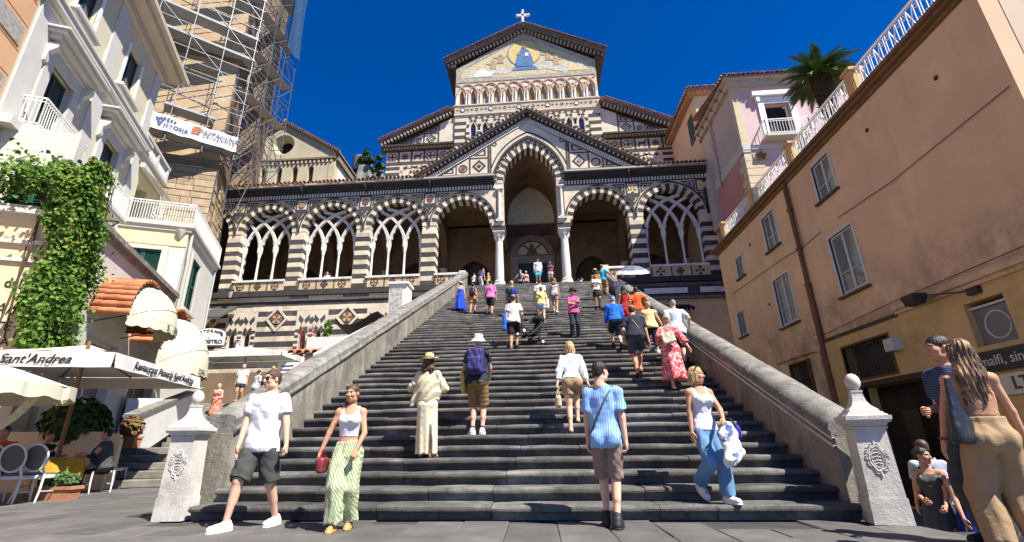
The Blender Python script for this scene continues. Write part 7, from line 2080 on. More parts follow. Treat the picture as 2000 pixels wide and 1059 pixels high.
# 3 man in striped shirt, from behind
J=person('man in blue striped shirt, taupe shorts and black high tops seen from behind',(.80,6.24,0),168,1.86,'m',0,'light',lean=2,side=0,
  feet=[(-.07,.06,0),(.06,-.16,0)],fyaw=(-6,10),hands=[(-.25,-.02,.83),(.22,-.1,.83)],pole_hand=[(-1,.6,0),(1,.6,0)],curl=('g','g'),head=(-34,4),hair=('short','dark'),
  top=dict(m=blst,sleeve=.72,hem=-.075,inf=.012,loose=.008,amp=.007,flare=.018),bottom=dict(m=tauc,len=.97,flare=.016,inf=.012,amp=.008),shoes=('boot',bsh),build=.93)
crossbody(J,flat('grey_strap',(.08,.09,.11)),-1)
F_=Field(.01); F_.loft(J['T'](0,.012,.3),J['AX'],[(0,.062,.058,0),(.035,.058,.054,0)],.01); sdf_child('collar',F_,blst,J['root'])
# 4 woman with jeans descending
J=person('blonde woman in white striped tank top and flared jeans on lowest step',(2.31,6.95,.1806),14,1.70,'f',0,'tan',lean=0,
  feet=[(.06,-.02,0),(-.13,.27,.04)][::-1],fyaw=(-8,8),hands=[(-.27,.06,.80),(.05,-.2,1.0)],pole_hand=[(-.5,1,0),(1,.6,-.3)],palm=[None,(0,1,.2)],curl=('r','g'),head=(38,0),hair=('bob','blonde'),heel=(.1,0),
  top=dict(m=wstr,sleeve=0,hem=-.02,neck=.285,inf=.008,loose=.004,straight=False,amp=.003),bottom=dict(m=den,len=1.97,flare=.04,inf=.008,waist=.04,amp=.005,fx=9,fz=2),shoes=('sneaker',snk))
crossbody(J,nav,-1)
b=MB(); b.tube([tuple(J['HM']@np.array((.075*math.cos(R_(a)),-.055+.03*math.sin(R_(a)),.115+.0*a))+J['HC']) for a in range(0,181,20)],.012,6); b.build('sunglasses',flat('brown_frame_glasses',(.06,.03,.015),.3),J['root'])
t,o=prop(J,'shoulder_bag','royal blue shoulder bag hanging at the hip of the woman in jeans','bag',np.array([.24,-.06,.86])); 
F_=Field(.012); F_.el(o,(.085,.13,.10),.02); F_.box(o+np.array([0,0,-.03]),(.07,.12,.07),.05); sdf_child('pouch',F_,cloth('bag_blue',(.03,.03,.32)),t,o,.006)
b=MB(); b.tube([(0,-.1,.06),(-.03,-.05,.16),(-.05,.02,.16),(0,.1,.06)],.012,6); b.build('strap',nav,t)
t,o=prop(J,'plastic_bag','crumpled white plastic shopping bag with blue and red print held by the woman in jeans','bag',np.array([.05,-.25,.71]))
F_=Field(.011); F_.loft(o,(np.array([1,0,0.]),np.array([0,1.,0]),np.array([0,0,1.])),[(-.27,.05,.03,.0),(-.2,.10,.06,0),(-.02,.12,.075,0),(.12,.1,.05,0),(.24,.035,.03,0)],.02); F_.rc(o+np.array([.05,0,-.2]),o+np.array([.15,-.02,-.1]),.04,.03,.03)
sdf_child('pouch',F_,patterned('printed_plastic','noise',(.15,.2,.45),(.72,.73,.72),7,.40,(.74,.75,.74)),t,o,.014,9)
# 5 woman with shawl and sun hat
J=person('woman in straw sun hat, cream shawl and long dotted skirt seen from behind',(-1.84,8.27,sz(8.27)),176,1.64,'f',0,'tan',
  feet=[(-.10,0,0),(.09,-.03,0)],fyaw=(-15,12),hands=[(-.10,-.18,1.02),(.12,-.2,1.08)],curl=('g','g'),pole_hand=[(-1,.4,-.3),(1,.4,-.3)],hair=('long','brown',.26),
  skirt=dict(m=dots,hem=.06,w=.108,inf=.012,amp=.007,nf=8,waist=.09,slit=((-.09,.08,.14),(.035,.1,.33))),top=dict(m=cream,sleeve=1.3,hem=.02,inf=.02,amp=.01),shoes=('sandal',bsn))
hat(J,'sun',straw,flat('dark_band',(.05,.035,.02)))
F_=Field(.0115); T=J['T']; H_=J['H']
F_.loft(J['hip'],J['AX'],[(.0*H_,.125*H_,.085*H_,0),(.1*H_,.135*H_,.095*H_,.0),(.2*H_,.138*H_,.09*H_,0),(.27*H_,.12*H_,.072*H_,0),(.3*H_,.07*H_,.055*H_,.01*H_),(.31*H_,.05*H_,.045*H_,.01*H_)],.02)
F_.rc(T(.12,.02,.1),T(.17,.03,-.07),.05,.045,.04,cut=True); F_.cut(T(-.02,0,.0),(-.22,0.0,-.97))
F_.disp=lambda X,Y,Z: .011*np.sin((Z*1.1+X*.9-Y*.5)*34+2*np.sin(X*9))*np.ones_like(X+Y+Z)
V,Q=F_.mesh(); link('shawl',np_mesh('shawl',[(V,Q,0)],[cream]),J['root'])
# 6 man with backpack
J=person('man in white bucket hat and brown shorts standing with a purple backpack',(-1.07,9.1,sz(9.1)),172,1.80,'m',0,'light',lean=6,
  feet=[(-.07,0,0),(.11,.03,0)],fyaw=(10,28),hands=[(-.12,-.36,1.02),(.30,-.16,.93)],pole_hand=[(-1,.6,-.3),(1,.8,0)],curl=('g','g'),head=(25,-14),hair=('short','grey'),
  top=dict(m=cloth('dark_tee_cloth',(.015,.03,.035)),sleeve=.55,hem=-.05,inf=.012),bottom=dict(m=brn,len=.95,flare=.016,inf=.013,amp=.008),shoes=('sneaker',snk))
hat(J,'bucket',whh)
for i in range(2):
    F_=Field(.011); a=J['AN'][i]; F_.rc(a+np.array([0,0,-.01]),a+(J['KN'][i]-J['AN'][i])*.16,.04,.042,.01,cut=True); sdf_child('sock',F_,blk,J['root'])
def backpack(J,mat,label,sc=1.0,amp=.006,par_m=None):
    T=J['T']; c=T(0,.11,.17); t,o=prop(J,'backpack',label,'backpack',c); ax=J['AX']; R3=Matrix((ax[0],ax[1],ax[2])).transposed()
    F_=Field(max(.011,J['h']*.9)); F_.box(c,(.155*sc,.085*sc,.235*sc),.07,rot=R3); F_.box(c+ax[1]*.075*sc+ax[2]*-.06*sc,(.115*sc,.045*sc,.12*sc),.04,.02,rot=R3); sdf_child('sack',F_,mat,t,o,amp,3)
    b=MB()
    for s in (-1,1): b.tube([tuple(T(s*.055,.07,.27)-o),tuple(T(s*.06,.02,.325)-o),tuple(T(s*.065,-.05,.29)-o),tuple(T(s*.085,-.06,.2)-o),tuple(T(s*.105,.0,.1)-o),tuple(T(s*.08,.07,.07)-o)],.016,6)
    b.tube([tuple(T(-.02,.09,.3)-o),tuple(T(0,.1,.325)-o),tuple(T(.02,.09,.3)-o)],.01,6); b.build('strap',mat,t,smooth=60)
    b=MB(); pts=[c-o+ax[0]*(.135*sc*math.cos(a))+ax[1]*.072*sc+ax[2]*(.205*sc*math.sin(a)+.0) for a in [R_(-20+22*k) for k in range(11)]]; b.tube([tuple(p) for p in pts],.006,5); b.build('zip',blk,t)
    return t
backpack(J,cloth('purple_nylon',(.035,.03,.13),rough=.6),'large dark purple backpack on man in white bucket hat',1.05)
t,o=prop(J,'tote_bag','yellow paper tote bag tucked under the arm of man with purple backpack','bag',J['WR'][1]+np.array([-.02,.16,.02])); R3=Matrix.Rotation(R_(-18),3,'X')
F_=Field(.011); F_.box(o,(.035,.14,.19),.012,rot=R3); sdf_child('pouch',F_,cloth('yellow_bag_paper',(.52,.37,.12)),t,o,.006)
b=MB(); b.tube([(0,-.08,.15),(0,-.05,.3),(0,.05,.3),(0,.08,.15)],.008,5); b.build('handle',MATS['yellow_bag_paper'],t)
b=MB()
for k in range(6): b.box(.036,.042,-.03-k*.004,.01-k*.004,.10-k*.045,.125-k*.045)
b.build('dark_print',bk,t)['kind']='stuff'
# 7 blonde woman in tan shorts
J=person('blonde woman in patterned white blouse and tan shorts climbing with a beige bag',(.65,8.88,sz(8.88)),178,1.66,'f',0,'light',lean=16,
  feet=[(.075,0,0),(-.07,-.397,.1806)][::-1],heel=(0,.0),fyaw=(3,-3),hands=[(-.30,-.10,.78),(.29,-.06,.78)],curl=('r','g'),hair=('bob','blonde'),head=(0,-6),
  top=dict(m=wpat,sleeve=1.85,hem=.02,inf=.016,loose=.012,amp=.008,flare=.018),bottom=dict(m=khk,len=.46,flare=.014,inf=.012,waist=.075),shoes=('sandal',bsh),build=1.04)
t,o=prop(J,'handbag','beige handbag hanging from the hand of blonde woman in tan shorts','handbag',J['WR'][1]+np.array([.0,.0,-.32]))
F_=Field(.011); F_.box(o,(.05,.13,.10),.04); sdf_child('pouch',F_,cloth('beige_bag',(.55,.44,.26)),t,o,.005); b=MB()
for s in (-1,1): b.tube([(s*.03,-.08,.06),(0,-.03,.26),(0,.03,.26),(s*.03,.08,.06)],.008,5)
b.build('handle',MATS['beige_bag'],t)
# 8 man pushing stroller
J=person('man in white t-shirt, maroon shorts and tan cap lifting a stroller up the steps',(-.64,14.58,sz(14.58)),178,1.80,'m',1,'tan',lean=8,feet=CR_,hands=[(-.26,-.42,.98),(.24,-.12,.86)],curl=('g','r'),hair=('short','dark'),
  top=dict(m=wt,sleeve=.6,hem=-.05,inf=.014,loose=.02,amp=.007),bottom=dict(m=mar,len=.85,flare=.03,inf=.016),shoes=('shoe',flat('brown_shoe',(.12,.06,.03))))
hat(J,'cap',khk)
t,o=prop(J,'bag','bright blue cloth bag hanging on the left side of the stroller man','bag',np.array([.27,.0,.86])); F_=Field(.014); F_.box(o,(.05,.12,.25),.04); sdf_child('pouch',F_,cloth('bag_bright_blue',(.02,.14,.55)),t,o,.008); b=MB(); b.tube([(0,0,.2),(-.12,-.02,.62)],.012,5); b.build('strap',MATS['bag_bright_blue'],t)
st=thing('stroller','black folding stroller tilted back on steps beside man in cap','stroller',(-.05,14.95,sz(14.95)),R_(-62)); 
b=MB(); q=lambda *p:p
fr=[((-.22,.55,.95),(-.22,-.2,.3)),((.22,.55,.95),(.22,-.2,.3)),((-.22,.25,.2),(-.22,-.45,.55)),((.22,.25,.2),(.22,-.45,.55)),((-.22,.55,.95),(.22,.55,.95)),((-.22,-.45,.55),(.22,-.45,.55)),((-.22,.2,.62),(-.22,.1,.2)),((.22,.2,.62),(.22,.1,.2))]
for a,c in fr: b.tube([a,c],.016,6)
b.build('frame',blkl,st)
F_=Field(.016); F_.box((0,.15,.55),(.2,.05,.25),.03,rot=Matrix.Rotation(R_(-25),3,'X')); F_.box((0,-.12,.38),(.2,.2,.05),.03,rot=Matrix.Rotation(R_(25),3,'X')); F_.el((0,.22,.86),(.22,.2,.14),.03); sdf_child('seat',F_,blk,st,amp=.006)
F_=Field(.016); F_.box((0,.05,.2),(.18,.16,.06),.03); sdf_child('basket',F_,dgry,st)
for x in (-.24,.24):
    for y,z in ((.22,.12),(-.42,.42)):
        b=MB(); b.lathe([(.045,-.018),(.075,-.02),(.085,0),(.075,.02),(.045,.018)],14,(0,0,0)); b.v=[(x+c_,y+a_,z+b_) for a_,b_,c_ in b.v]; w=b.build('wheel',blk,st,smooth=50)
        b=MB(); b.lathe([(.02,-.022),(.05,-.022),(.05,.022),(.02,.022)],12,(0,0,0)); b.v=[(x+c_,y+a_,z+b_) for a_,b_,c_ in b.v]; b.build('rim',m_wfr,w)
# 9..16 climbers on the upper flight
J=person('girl in pale yellow t-shirt and light blue shorts climbing behind white shirted man',(.33,17.95,sz(17.95)),180,1.5,'f',1,'light',lean=6,feet=CL,hair=('short','red'),top=dict(m=yel,sleeve=.6,hem=-.02,inf=.016,loose=.02,straight=True),bottom=dict(m=lden,len=.4,flare=.02,inf=.014),shoes=('sneaker',snk)); hat(J,'cap',cloth('red_cap_cloth',(.2,.03,.05))); crossbody(J,flat('olive_strap',(.2,.2,.08)),1)
J=person('man in white t-shirt climbing just above girl in yellow t-shirt',(.30,19.3,sz(19.3)),180,1.74,'m',1,'tan',lean=7,feet=CR_,hair=('short','dark'),top=dict(m=wt,sleeve=.6,inf=.014,loose=.016),bottom=dict(m=blk,len=.9,flare=.02),shoes=('shoe',bsh))
t,o=prop(J,'tote_bag','white cloth tote bag carried between the white shirted man and long haired woman','bag',np.array([-.30,-.1,.62])); F_=Field(.018); F_.box(o,(.05,.12,.2),.03); sdf_child('pouch',F_,whh,t,o,.006); b=MB(); b.tube([(0,0,.18),(.02,0,.4)],.012,5); b.build('strap',whh,t)
J=person('woman with long brown hair and grey shorts climbing beside white shirted man',(.93,19.9,sz(19.9)),176,1.62,'f',1,'tan',lean=8,feet=CL,hair=('long','bronde',.3),top=dict(m=gry,sleeve=0,hem=.03,inf=.01),bottom=dict(m=cloth('mid_grey_cloth',(.27,.25,.22)),len=.5,flare=.015,inf=.014,waist=.08),shoes=('sneaker',snk))
J=person('person in bright pink shirt and black hat standing with folded arms on the steps',(1.33,15.8,sz(15.8)),4,1.70,'f',1,'tan',feet=[(-.09,0,0),(.13,-.02,0)],hands=[(.10,-.2,1.22),(-.10,-.22,1.16)],pole_hand=[(-1,.1,-.5),(1,.1,-.5)],palm=[(0,1,0),(0,1,0)],curl=('g','g'),hair=('short','dark'),top=dict(m=pnk,sleeve=.9,hem=-.03,inf=.016,loose=.014,straight=True),bottom=dict(m=cloth('dark_navy_trouser',(.025,.028,.045)),len=1.94,flare=.008,inf=.01),shoes=('shoe',bsh)); hat(J,'brim',blk); crossbody(J,cloth('pink_strap',(.5,.05,.2)),1)
J=person('man in dark green t-shirt with blue sling bag near the top of the steps',(-.89,19.45,sz(19.45)),180,1.76,'m',1,'tan',lean=6,feet=CR_,hair=('short','blonde'),top=dict(m=grn,sleeve=.7,inf=.016,loose=.016),bottom=dict(m=dgry,len=.9),shoes=('shoe',bsh),build=1.05); crossbody(J,nav,-1)
t,o=prop(J,'backpack','blue backpack slung on right side of man in green t-shirt','backpack',J['T'](-.06,.1,.12)); F_=Field(.018); F_.box(o,(.12,.08,.2),.05); sdf_child('sack',F_,cloth('bag_indigo',(.03,.05,.25)),t,o,.008)
J=person('woman in long royal blue dress with bare shoulders climbing by the left parapet',(-3.40,21.25,sz(21.25)),176,1.56,'f',1,'light',lean=10,feet=CL,hair=('updo','dark'),head=(0,-30),dress=dict(m=royal,hem=.12,w=.17,neck=.22,straps=0,amp=.018,nf=10),shoes=('sandal',bsn)); hat(J,'cap',whh)
J=person('woman in tan romper with small black backpack climbing near the left parapet',(-2.69,20.4,sz(20.4)),180,1.5,'f',1,'tan',lean=6,feet=CR_,hair=('updo','brown'),top=dict(m=tanc,sleeve=0,hem=.0,inf=.01),bottom=dict(m=tanc,len=.5,flare=.02,inf=.014),shoes=('shoe',bsh)); backpack(J,blkl,'small black backpack on woman in tan romper',.8)
J=person('person in mauve pink t-shirt and black shorts climbing left of the middle',(-1.86,20.0,sz(20.0)),180,1.66,'m',1,'tan',lean=7,feet=CL,hair=('short','dark'),top=dict(m=mau,sleeve=.9,inf=.018,loose=.018),bottom=dict(m=blk,len=.9,flare=.02),shoes=('shoe',bsh),build=1.06); crossbody(J,blk,1)
# on the landing, partly hidden by the top step
def top_p(x31,zhead,H): e=(zhead-.9)/31.4; y=(11.2+H-.9)/e; return (x31*y/31.4,y,11.2)
J=person('child in pale checked shirt at the top left of the steps',top_p(-4.01,12.17,1.3),150,1.3,'m',2,'light',hair=('short','brown'),top=dict(m=wpat,sleeve=.6),bottom=dict(m=nav,len=.9))
J=person('man in mauve shirt with navy backpack stooping at the top of the steps',top_p(-3.55,12.45,1.55),130,1.72,'m',2,'light',lean=22,hair=('short','dark'),top=dict(m=cloth('dusky_purple_cloth',(.2,.17,.33)),sleeve=.6),bottom=dict(m=gry,len=1.9)); backpack(J,nav,'navy backpack on the stooping man in mauve shirt',1.0)
J=person('child in yellow dress beside tall left column',top_p(-3.01,12.16,1.3),150,1.3,'f',2,'light',hair=('pony','blonde'),dress=dict(m=cloth('yellow_dress_cloth',(.72,.55,.2)),hem=.4,w=.14)); hat(J,'cap',cream)
J=person('grey haired man in black vest stretching out one arm before the church door',top_p(-.79,12.26,1.68),168,1.68,'m',2,'light',hair=('short','grey'),hands=[(-.26,-.1,.75),(.62,-.25,1.05)],top=dict(m=wt,sleeve=.8),bottom=dict(m=blk,len=1.9)); backpack(J,blkl,'black backpack on the grey haired man before the door',.85)
J=person('small person in red patterned shirt and pale hat before the church door',top_p(-.41,12.21,1.55),0,1.52,'f',2,'light',hair=('short','dark'),top=dict(m=rpat,sleeve=.6),bottom=dict(m=blk,len=.9)); hat(J,'cap',whh)
J=person('man in loose white shirt and turquoise shorts coming down from the church door',(.42,31.3,11.2),0,1.86,'m',2,'tan',hands=[(-.28,-.05,.82),(.28,-.05,.82)],hair=('short','dark'),top=dict(m=wt,sleeve=1.6,hem=-.06,inf=.02,loose=.03),bottom=dict(m=cloth('turquoise_cloth',(.04,.35,.5)),len=.9,flare=.03),build=1.08); hat(J,'cap',nav)
J=person('woman in dark red top and denim shorts beside man in white shirt',(1.28,31.5,11.2),-6,1.68,'f',2,'dark',hands=[(-.08,-.22,1.02),(.1,-.22,1.02)],hair=('long','dark',.2),top=dict(m=patterned('dark_red_print','noise',(.2,.03,.06),(.1,.1,.12),16,.5),sleeve=.9,hem=.02),bottom=dict(m=gry,len=.42,flare=.02))
J=person('person in dark clothes crouching by foot of the right column',(3.35,33.6,11.2),100,1.70,'m',2,'tan',feet=[(-.1,0,0),(.1,-.05,0)],hip=(0,.12,.42),lean=35,hands=[(-.1,-.35,.55),(.1,-.35,.55)],hair=('short','dark'),top=dict(m=wt,sleeve=.6),bottom=dict(m=blk,len=1.9)); backpack(J,nav,'large navy backpack on crouching person by the right column',1.2)
J=person('person leaning on the sill of the second traceried window with a phone',(-15.3,32.9,11.35),0,1.95,'m',2,'tan',hands=[(-.12,-.25,1.45),(.12,-.25,1.45)],curl=('g','g'),hair=('short','dark'),top=dict(m=wt,sleeve=.9),bottom=dict(m=nav,len=1.9))
# right hand group
J=person('woman in yellow print top and straw hat near the top right of the steps',(3.12,22.8,sz(22.8)),172,1.72,'f',1,'tan',lean=4,feet=CL,hair=('long','dark',.2),top=dict(m=ypat,sleeve=.8,inf=.02,loose=.02),bottom=dict(m=khk,len=1.9),shoes=('shoe',bsh)); hat(J,'brim',straw)
J=person('man in cyan shirt and khaki trousers leaning to the right parapet',(3.75,24.4,sz(24.4)),150,1.72,'m',1,'dark',lean=-3,side=4,hands=[(-.42,-.1,1.05),(.25,0,.8)],feet=[(-.1,0,0),(.1,0,0)],hair=('short','dark'),top=dict(m=cyan,sleeve=.8,inf=.018,loose=.02),bottom=dict(m=khk,len=1.9),shoes=('shoe',bsh)); hat(J,'cap',khk)
J=person('woman in white top and black skirt coming down the steps with a dark bag',(2.85,20.7,sz(20.7)),0,1.6,'f',1,'tan',feet=[(-.08,0,0),(.08,.2,0.09)],hands=[(-.06,-.2,.95),(.25,0,.8)],hair=('bun','brown'),top=dict(m=wt,sleeve=.6,hem=.0,inf=.018,loose=.016),skirt=dict(m=blk,hem=.55,w=.115),shoes=('shoe',bsh))
t,o=prop(J,'handbag','dark handbag on the arm of woman in black skirt','handbag',np.array([.33,-.02,.76])); F_=Field(.016); F_.box(o,(.06,.12,.11),.04); sdf_child('pouch',F_,dgry,t,o,.004); b=MB(); b.tube([(0,-.06,.1),(-.05,0,.3),(0,.06,.1)],.01,5); b.build('strap',dgry,t)
J=person('brown haired woman in white shirt holding up the parasol',(3.75,20.0,sz(20.0)),178,1.66,'f',1,'tan',lean=5,feet=CL,hands=[(-.18,-.25,1.28),(.22,0,.8)],curl=('g','r'),hair=('updo','brown'),top=dict(m=wt,sleeve=.7,inf=.018,loose=.016),bottom=dict(m=cloth('oatmeal_cloth',(.5,.44,.36)),len=1.9),shoes=('shoe',bsh))
w=wpos(J,tuple(J['WR'][0])); ps=thing('parasol','grey and white parasol held open above the climbers near right parapet','umbrella',w,0); ps.rotation_euler=(R_(24),0,0)
b=MB(); b.tube([(0,0,-.12),(.06,-.03,.35),(.24,-.1,.62)],.012,6); b.build('handle',blk,ps)
vs=[];fs=[]; cxp,cyp=.38,-.1
for i,(r,z) in enumerate(((.02,.80),(.25,.765),(.42,.68),(.5,.62),(.64,.47))):
    for j in range(8):
        for q in range(2):
            a=2*math.pi*(j+q*.5)/8; k=(1 if q==0 else .965); vs.append((cxp+r*k*math.cos(a)*1.12,cyp+r*k*math.sin(a),z-.0+(.0 if q==0 else -.012)))
b=MB(); n_=16
for i in range(4):
    for j in range(n_): fs.append((i*n_+j,i*n_+(j+1)%n_,(i+1)*n_+(j+1)%n_,(i+1)*n_+j))
b.add(vs,[f for f in fs]); b.mi=[0]*48+[1]*16
b.build('canopy',[cloth('parasol_grey',(.11,.13,.2),rough=.6),cloth('parasol_white',(.66,.66,.66))],ps)
for j in range(8):
    a=2*math.pi*j/8; b=MB(); b.tube([(cxp,cyp,.5),(cxp+.35*math.cos(a),cyp+.33*math.sin(a),.69)],.005,4); b.build('rib',m_steel,ps)
b=MB(); b.tube([(cxp,cyp,.2),(cxp,cyp,.86)],.009,5); b.build('shaft',m_steel,ps)
J=person('woman with long black hair in red dress climbing below the parasol',(3.35,17.1,sz(17.1)),180,1.68,'f',1,'tan',lean=8,feet=CR_,hair=('long','dark',.42),dress=dict(m=redc,hem=.5,w=.12),shoes=('sandal',bsn))
J=person('man in bright orange shirt climbing beside long haired woman in red',(3.62,16.3,sz(16.3)),180,1.74,'m',1,'tan',lean=8,feet=CL,hands=[(-.28,-.1,1.0),(.28,-.1,.95)],hair=('short','dark'),top=dict(m=orng,sleeve=.8,inf=.02,loose=.02),bottom=dict(m=wt,len=.85),shoes=('shoe',bsh),build=1.08)
J=person('man in bright blue long sleeved top and cap climbing with his foot lifted',(2.40,14.0,sz(14.0)),180,1.68,'m',1,'light',lean=14,feet=[(-.08,.1,.0),(.08,-.397,.1806)],heel=(.1,0),hair=('short','grey'),top=dict(m=brt,sleeve=1.9,inf=.018,loose=.014,hem=-.02),bottom=dict(m=nav,len=.95,flare=.025),shoes=('sneaker',bsh),build=1.08); hat(J,'cap',brt)
J=person('man in navy polo shirt and khaki cap bending forward as he climbs',(2.42,11.65,sz(11.65)),174,1.84,'m',1,'tan',lean=24,feet=[(-.07,-.3,.1806),(.05,.1,0)],heel=(0,.06),hands=[(-.32,-.16,.86),(.22,-.3,.95)],hair=('short','dark'),head=(0,12),top=dict(m=cloth('navy_polo_cloth',(.02,.022,.035)),sleeve=.75,hem=-.05,inf=.016,loose=.02),bottom=dict(m=dgry,len=.8,flare=.025),shoes=('sandal',bsn),build=1.12,belly=.1); hat(J,'cap',khk); crossbody(J,flat('tan_strap',(.3,.22,.12)),1)
J=person('woman in pale yellow sleeveless top and dark shorts climbing by the right parapet',(3.36,13.75,sz(13.75)),180,1.56,'f',1,'tan',lean=8,feet=CL,hands=[(-.3,0,.75),(.26,-.1,.8)],hair=('short','blonde'),top=dict(m=lyel,sleeve=.3,hem=-.06,inf=.022,loose=.03,straight=True),bottom=dict(m=nav,len=1.15,flare=.015,inf=.012),shoes=('sneaker',snk),build=1.1)
J=person('man in pale blue shirt and black cap leaning on right parapet',(3.66,12.4,sz(12.4)),176,1.76,'m',1,'light',lean=6,feet=CL,hands=[(-.33,-.2,1.0),(.25,0,.85)],hair=('short','grey'),top=dict(m=skyc,sleeve=.8,hem=-.07,inf=.02,loose=.03),bottom=dict(m=nav,len=.95),shoes=('shoe',bsh),build=1.12,belly=.12); hat(J,'cap',blk); crossbody(J,blk,1)
J=person('woman in flowing red floral dress climbing with a cream shoulder bag',(3.00,10.8,sz(10.8)),172,1.66,'f',0,'light',lean=12,feet=[(-.06,-.38,.1806),(.07,0,0)],hands=[(-.38,-.05,.85),(.18,-.25,1.0)],hair=('updo','blonde'),dress=dict(m=flrd,hem=.22,w=.15,neck=.305,sleeve=1.5,inf=.02,amp=.022,nf=9,straps=0),shoes=('sandal',bsn),build=1.1)
t,o=prop(J,'shoulder_bag','cream leather shoulder bag on the back of woman in red floral dress','bag',J['T'](.03,.14,.10)); ax=J['AX']; R3=Matrix((ax[0],ax[1],ax[2])).transposed()@Matrix.Rotation(R_(16),3,'Y')
F_=Field(.012); F_.box(o,(.14,.05,.13),.03,rot=R3); sdf_child('pouch',F_,cloth('cream_leather',(.55,.47,.36),rough=.5),t,o,.004); b=MB()
for s in (-1,1): b.tube([tuple(R3@Vector((s*.09,.03,.1))),tuple(R3@Vector((s*.05-.02,.0,.28))),tuple(R3@Vector((s*.03-.03,-.06,.33)))],.012,6)
b.build('strap',MATS['cream_leather'],t)
# side steps on the left
J=person('woman in bright multicoloured floral dress coming down the side steps',(-13.9,20.6,2.0),10,1.57,'f',1,'light',feet=[(-.08,-.1,0),(.08,.05,0)],hands=[(-.05,-.24,.95),(.12,-.24,.98)],curl=('g','g'),hair=('short','blonde'),dress=dict(m=flrm,hem=.3,w=.15,neck=.28,inf=.025,amp=.014,straps=1),shoes=('sandal',bsn),build=1.15)
J=person('man in white polo shirt and navy shorts at top of the side steps',(-13.3,21.2,2.85),6,1.66,'m',1,'tan',feet=[(-.1,-.05,0),(.11,.05,0)],hair=('short','grey'),top=dict(m=wt,sleeve=.7,hem=-.06,inf=.018,loose=.02),bottom=dict(m=nav,len=.55,flare=.025),shoes=('sandal',bsn),build=1.12,belly=.2)
J=person('person in grey t-shirt and purple shorts turned away on side steps',(-12.0,20.2,2.55),150,1.52,'f',1,'tan',lean=8,feet=[(-.1,0,0),(.1,0,0)],hair=('short','dark'),top=dict(m=gry,sleeve=.8,hem=-.08,inf=.025,loose=.03,straight=True),bottom=dict(m=patterned('purple_print','noise',(.16,.05,.2),(.05,.03,.1),14,.5),len=.8,flare=.03),shoes=('shoe',bsh),build=1.15); crossbody(J,blk,1)
J=person('blonde woman in blue and white print dress behind person in grey',(-11.75,21.0,2.6),170,1.74,'f',1,'tan',feet=[(-.08,0,0),(.08,0,0)],hair=('updo','blonde'),dress=dict(m=blpat,hem=.35,w=.15,neck=.26,straps=1),shoes=('sandal',bsn))
# right foreground
J=person('long haired woman in tan trousers with bare shoulders standing close on the right',(3.87,4.72,0),168,1.74,'f',0,'tan',lean=2,feet=[(-.13,0,0),(.14,-.03,0)],hands=[(-.28,-.05,.82),(.30,-.1,.86)],pole_hand=[(-1,.5,0),(1,.5,0)],hair=('long','bronde',.44),head=(10,0),
  top=dict(m=cloth('nude_top_cloth',(.42,.22,.13)),sleeve=0,hem=.09,neck=.235,inf=.006,loose=0,straight=False,amp=.002),bottom=dict(m=tpant,len=1.95,flare=.035,inf=.022,waist=.09,amp=.006,fx=8,fz=1.2),shoes=('sneaker',snk),build=1.02)
t,o=prop(J,'shoulder_bag','black leather tote hanging from shoulder of the woman in tan trousers','bag',np.array([.22,.1,1.06]))
F_=Field(.0115); F_.loft(o,(np.array([.75,.66,0]),np.array([-.66,.75,0.]),np.array([0,0,1.])),[(-.19,.175,.05,0),(-.15,.19,.065,0),(.0,.13,.055,0),(.16,.07,.035,0),(.36,.03,.018,0)],.01); sdf_child('pouch',F_,blkl,t,o,.004)
F_=Field(.01); F_.rc(J['WR'][1]+(J['EL'][1]-J['WR'][1])*.05,J['WR'][1]+(J['EL'][1]-J['WR'][1])*.16,.034,.036,.01,cut=True,cuta=True); sdf_child('bracelet',F_,burg,J['root'])
J=person('dark haired man in navy striped shirt looking left behind the long haired woman',(4.16,5.3,0),-82,1.88,'m',0,'tan',lean=3,feet=[(-.1,0,0),(.1,0,0)],hands=[(-.05,-.3,1.18),(.22,-.1,.88)],curl=('g','r'),head=(-8,0),hair=('short','dark'),top=dict(m=nstr,sleeve=.7,hem=-.06,inf=.016,loose=.018),bottom=dict(m=dgry,len=1.9),shoes=('shoe',bsh))
J=person('woman in grey sleeveless dress standing in the lower street beside the pier',(5.25,7.55,-.82),-38,1.60,'f',1,'tan',hands=[(-.1,-.26,.98),(.1,-.3,.92)],curl=('g','g'),hair=('updo','dark'),dress=dict(m=dgry,hem=.55,w=.125,neck=.29,straps=1),shoes=('sandal',bsn),head=(60,0))
b=MB(); b.tube([tuple(J['T'](.05*math.sin(k*.5-1.5),-.072,.27-.09*math.cos(k*.5-1.5))) for k in range(7)],.006,5); b.build('lanyard',lyel,J['root'])
J=person('woman in royal navy dress and blue cap in lower street beside the grey dressed woman',(5.42,7.25,-.82),-20,1.48,'f',1,'tan',hands=[(-.16,-.28,.72),(.25,0,.7)],hair=('long','dark',.2),dress=dict(m=cloth('deep_blue_dress',(.015,.02,.16)),hem=.2,w=.15,neck=.27,straps=1),shoes=('sandal',bsn),head=(-20,-10)); hat(J,'cap',cloth('cap_blue',(.06,.2,.45)))
J=person('tourist in pale shirt with back turned behind women in lower street',(5.75,8.2,-.82),170,1.70,'m',1,'tan',lean=6,hair=('short','brown'),top=dict(m=gry,sleeve=.7),bottom=dict(m=nav,len=.9),shoes=('shoe',bsh)); backpack(J,gry,'pale grey backpack on the tourist in lower street',1.0)

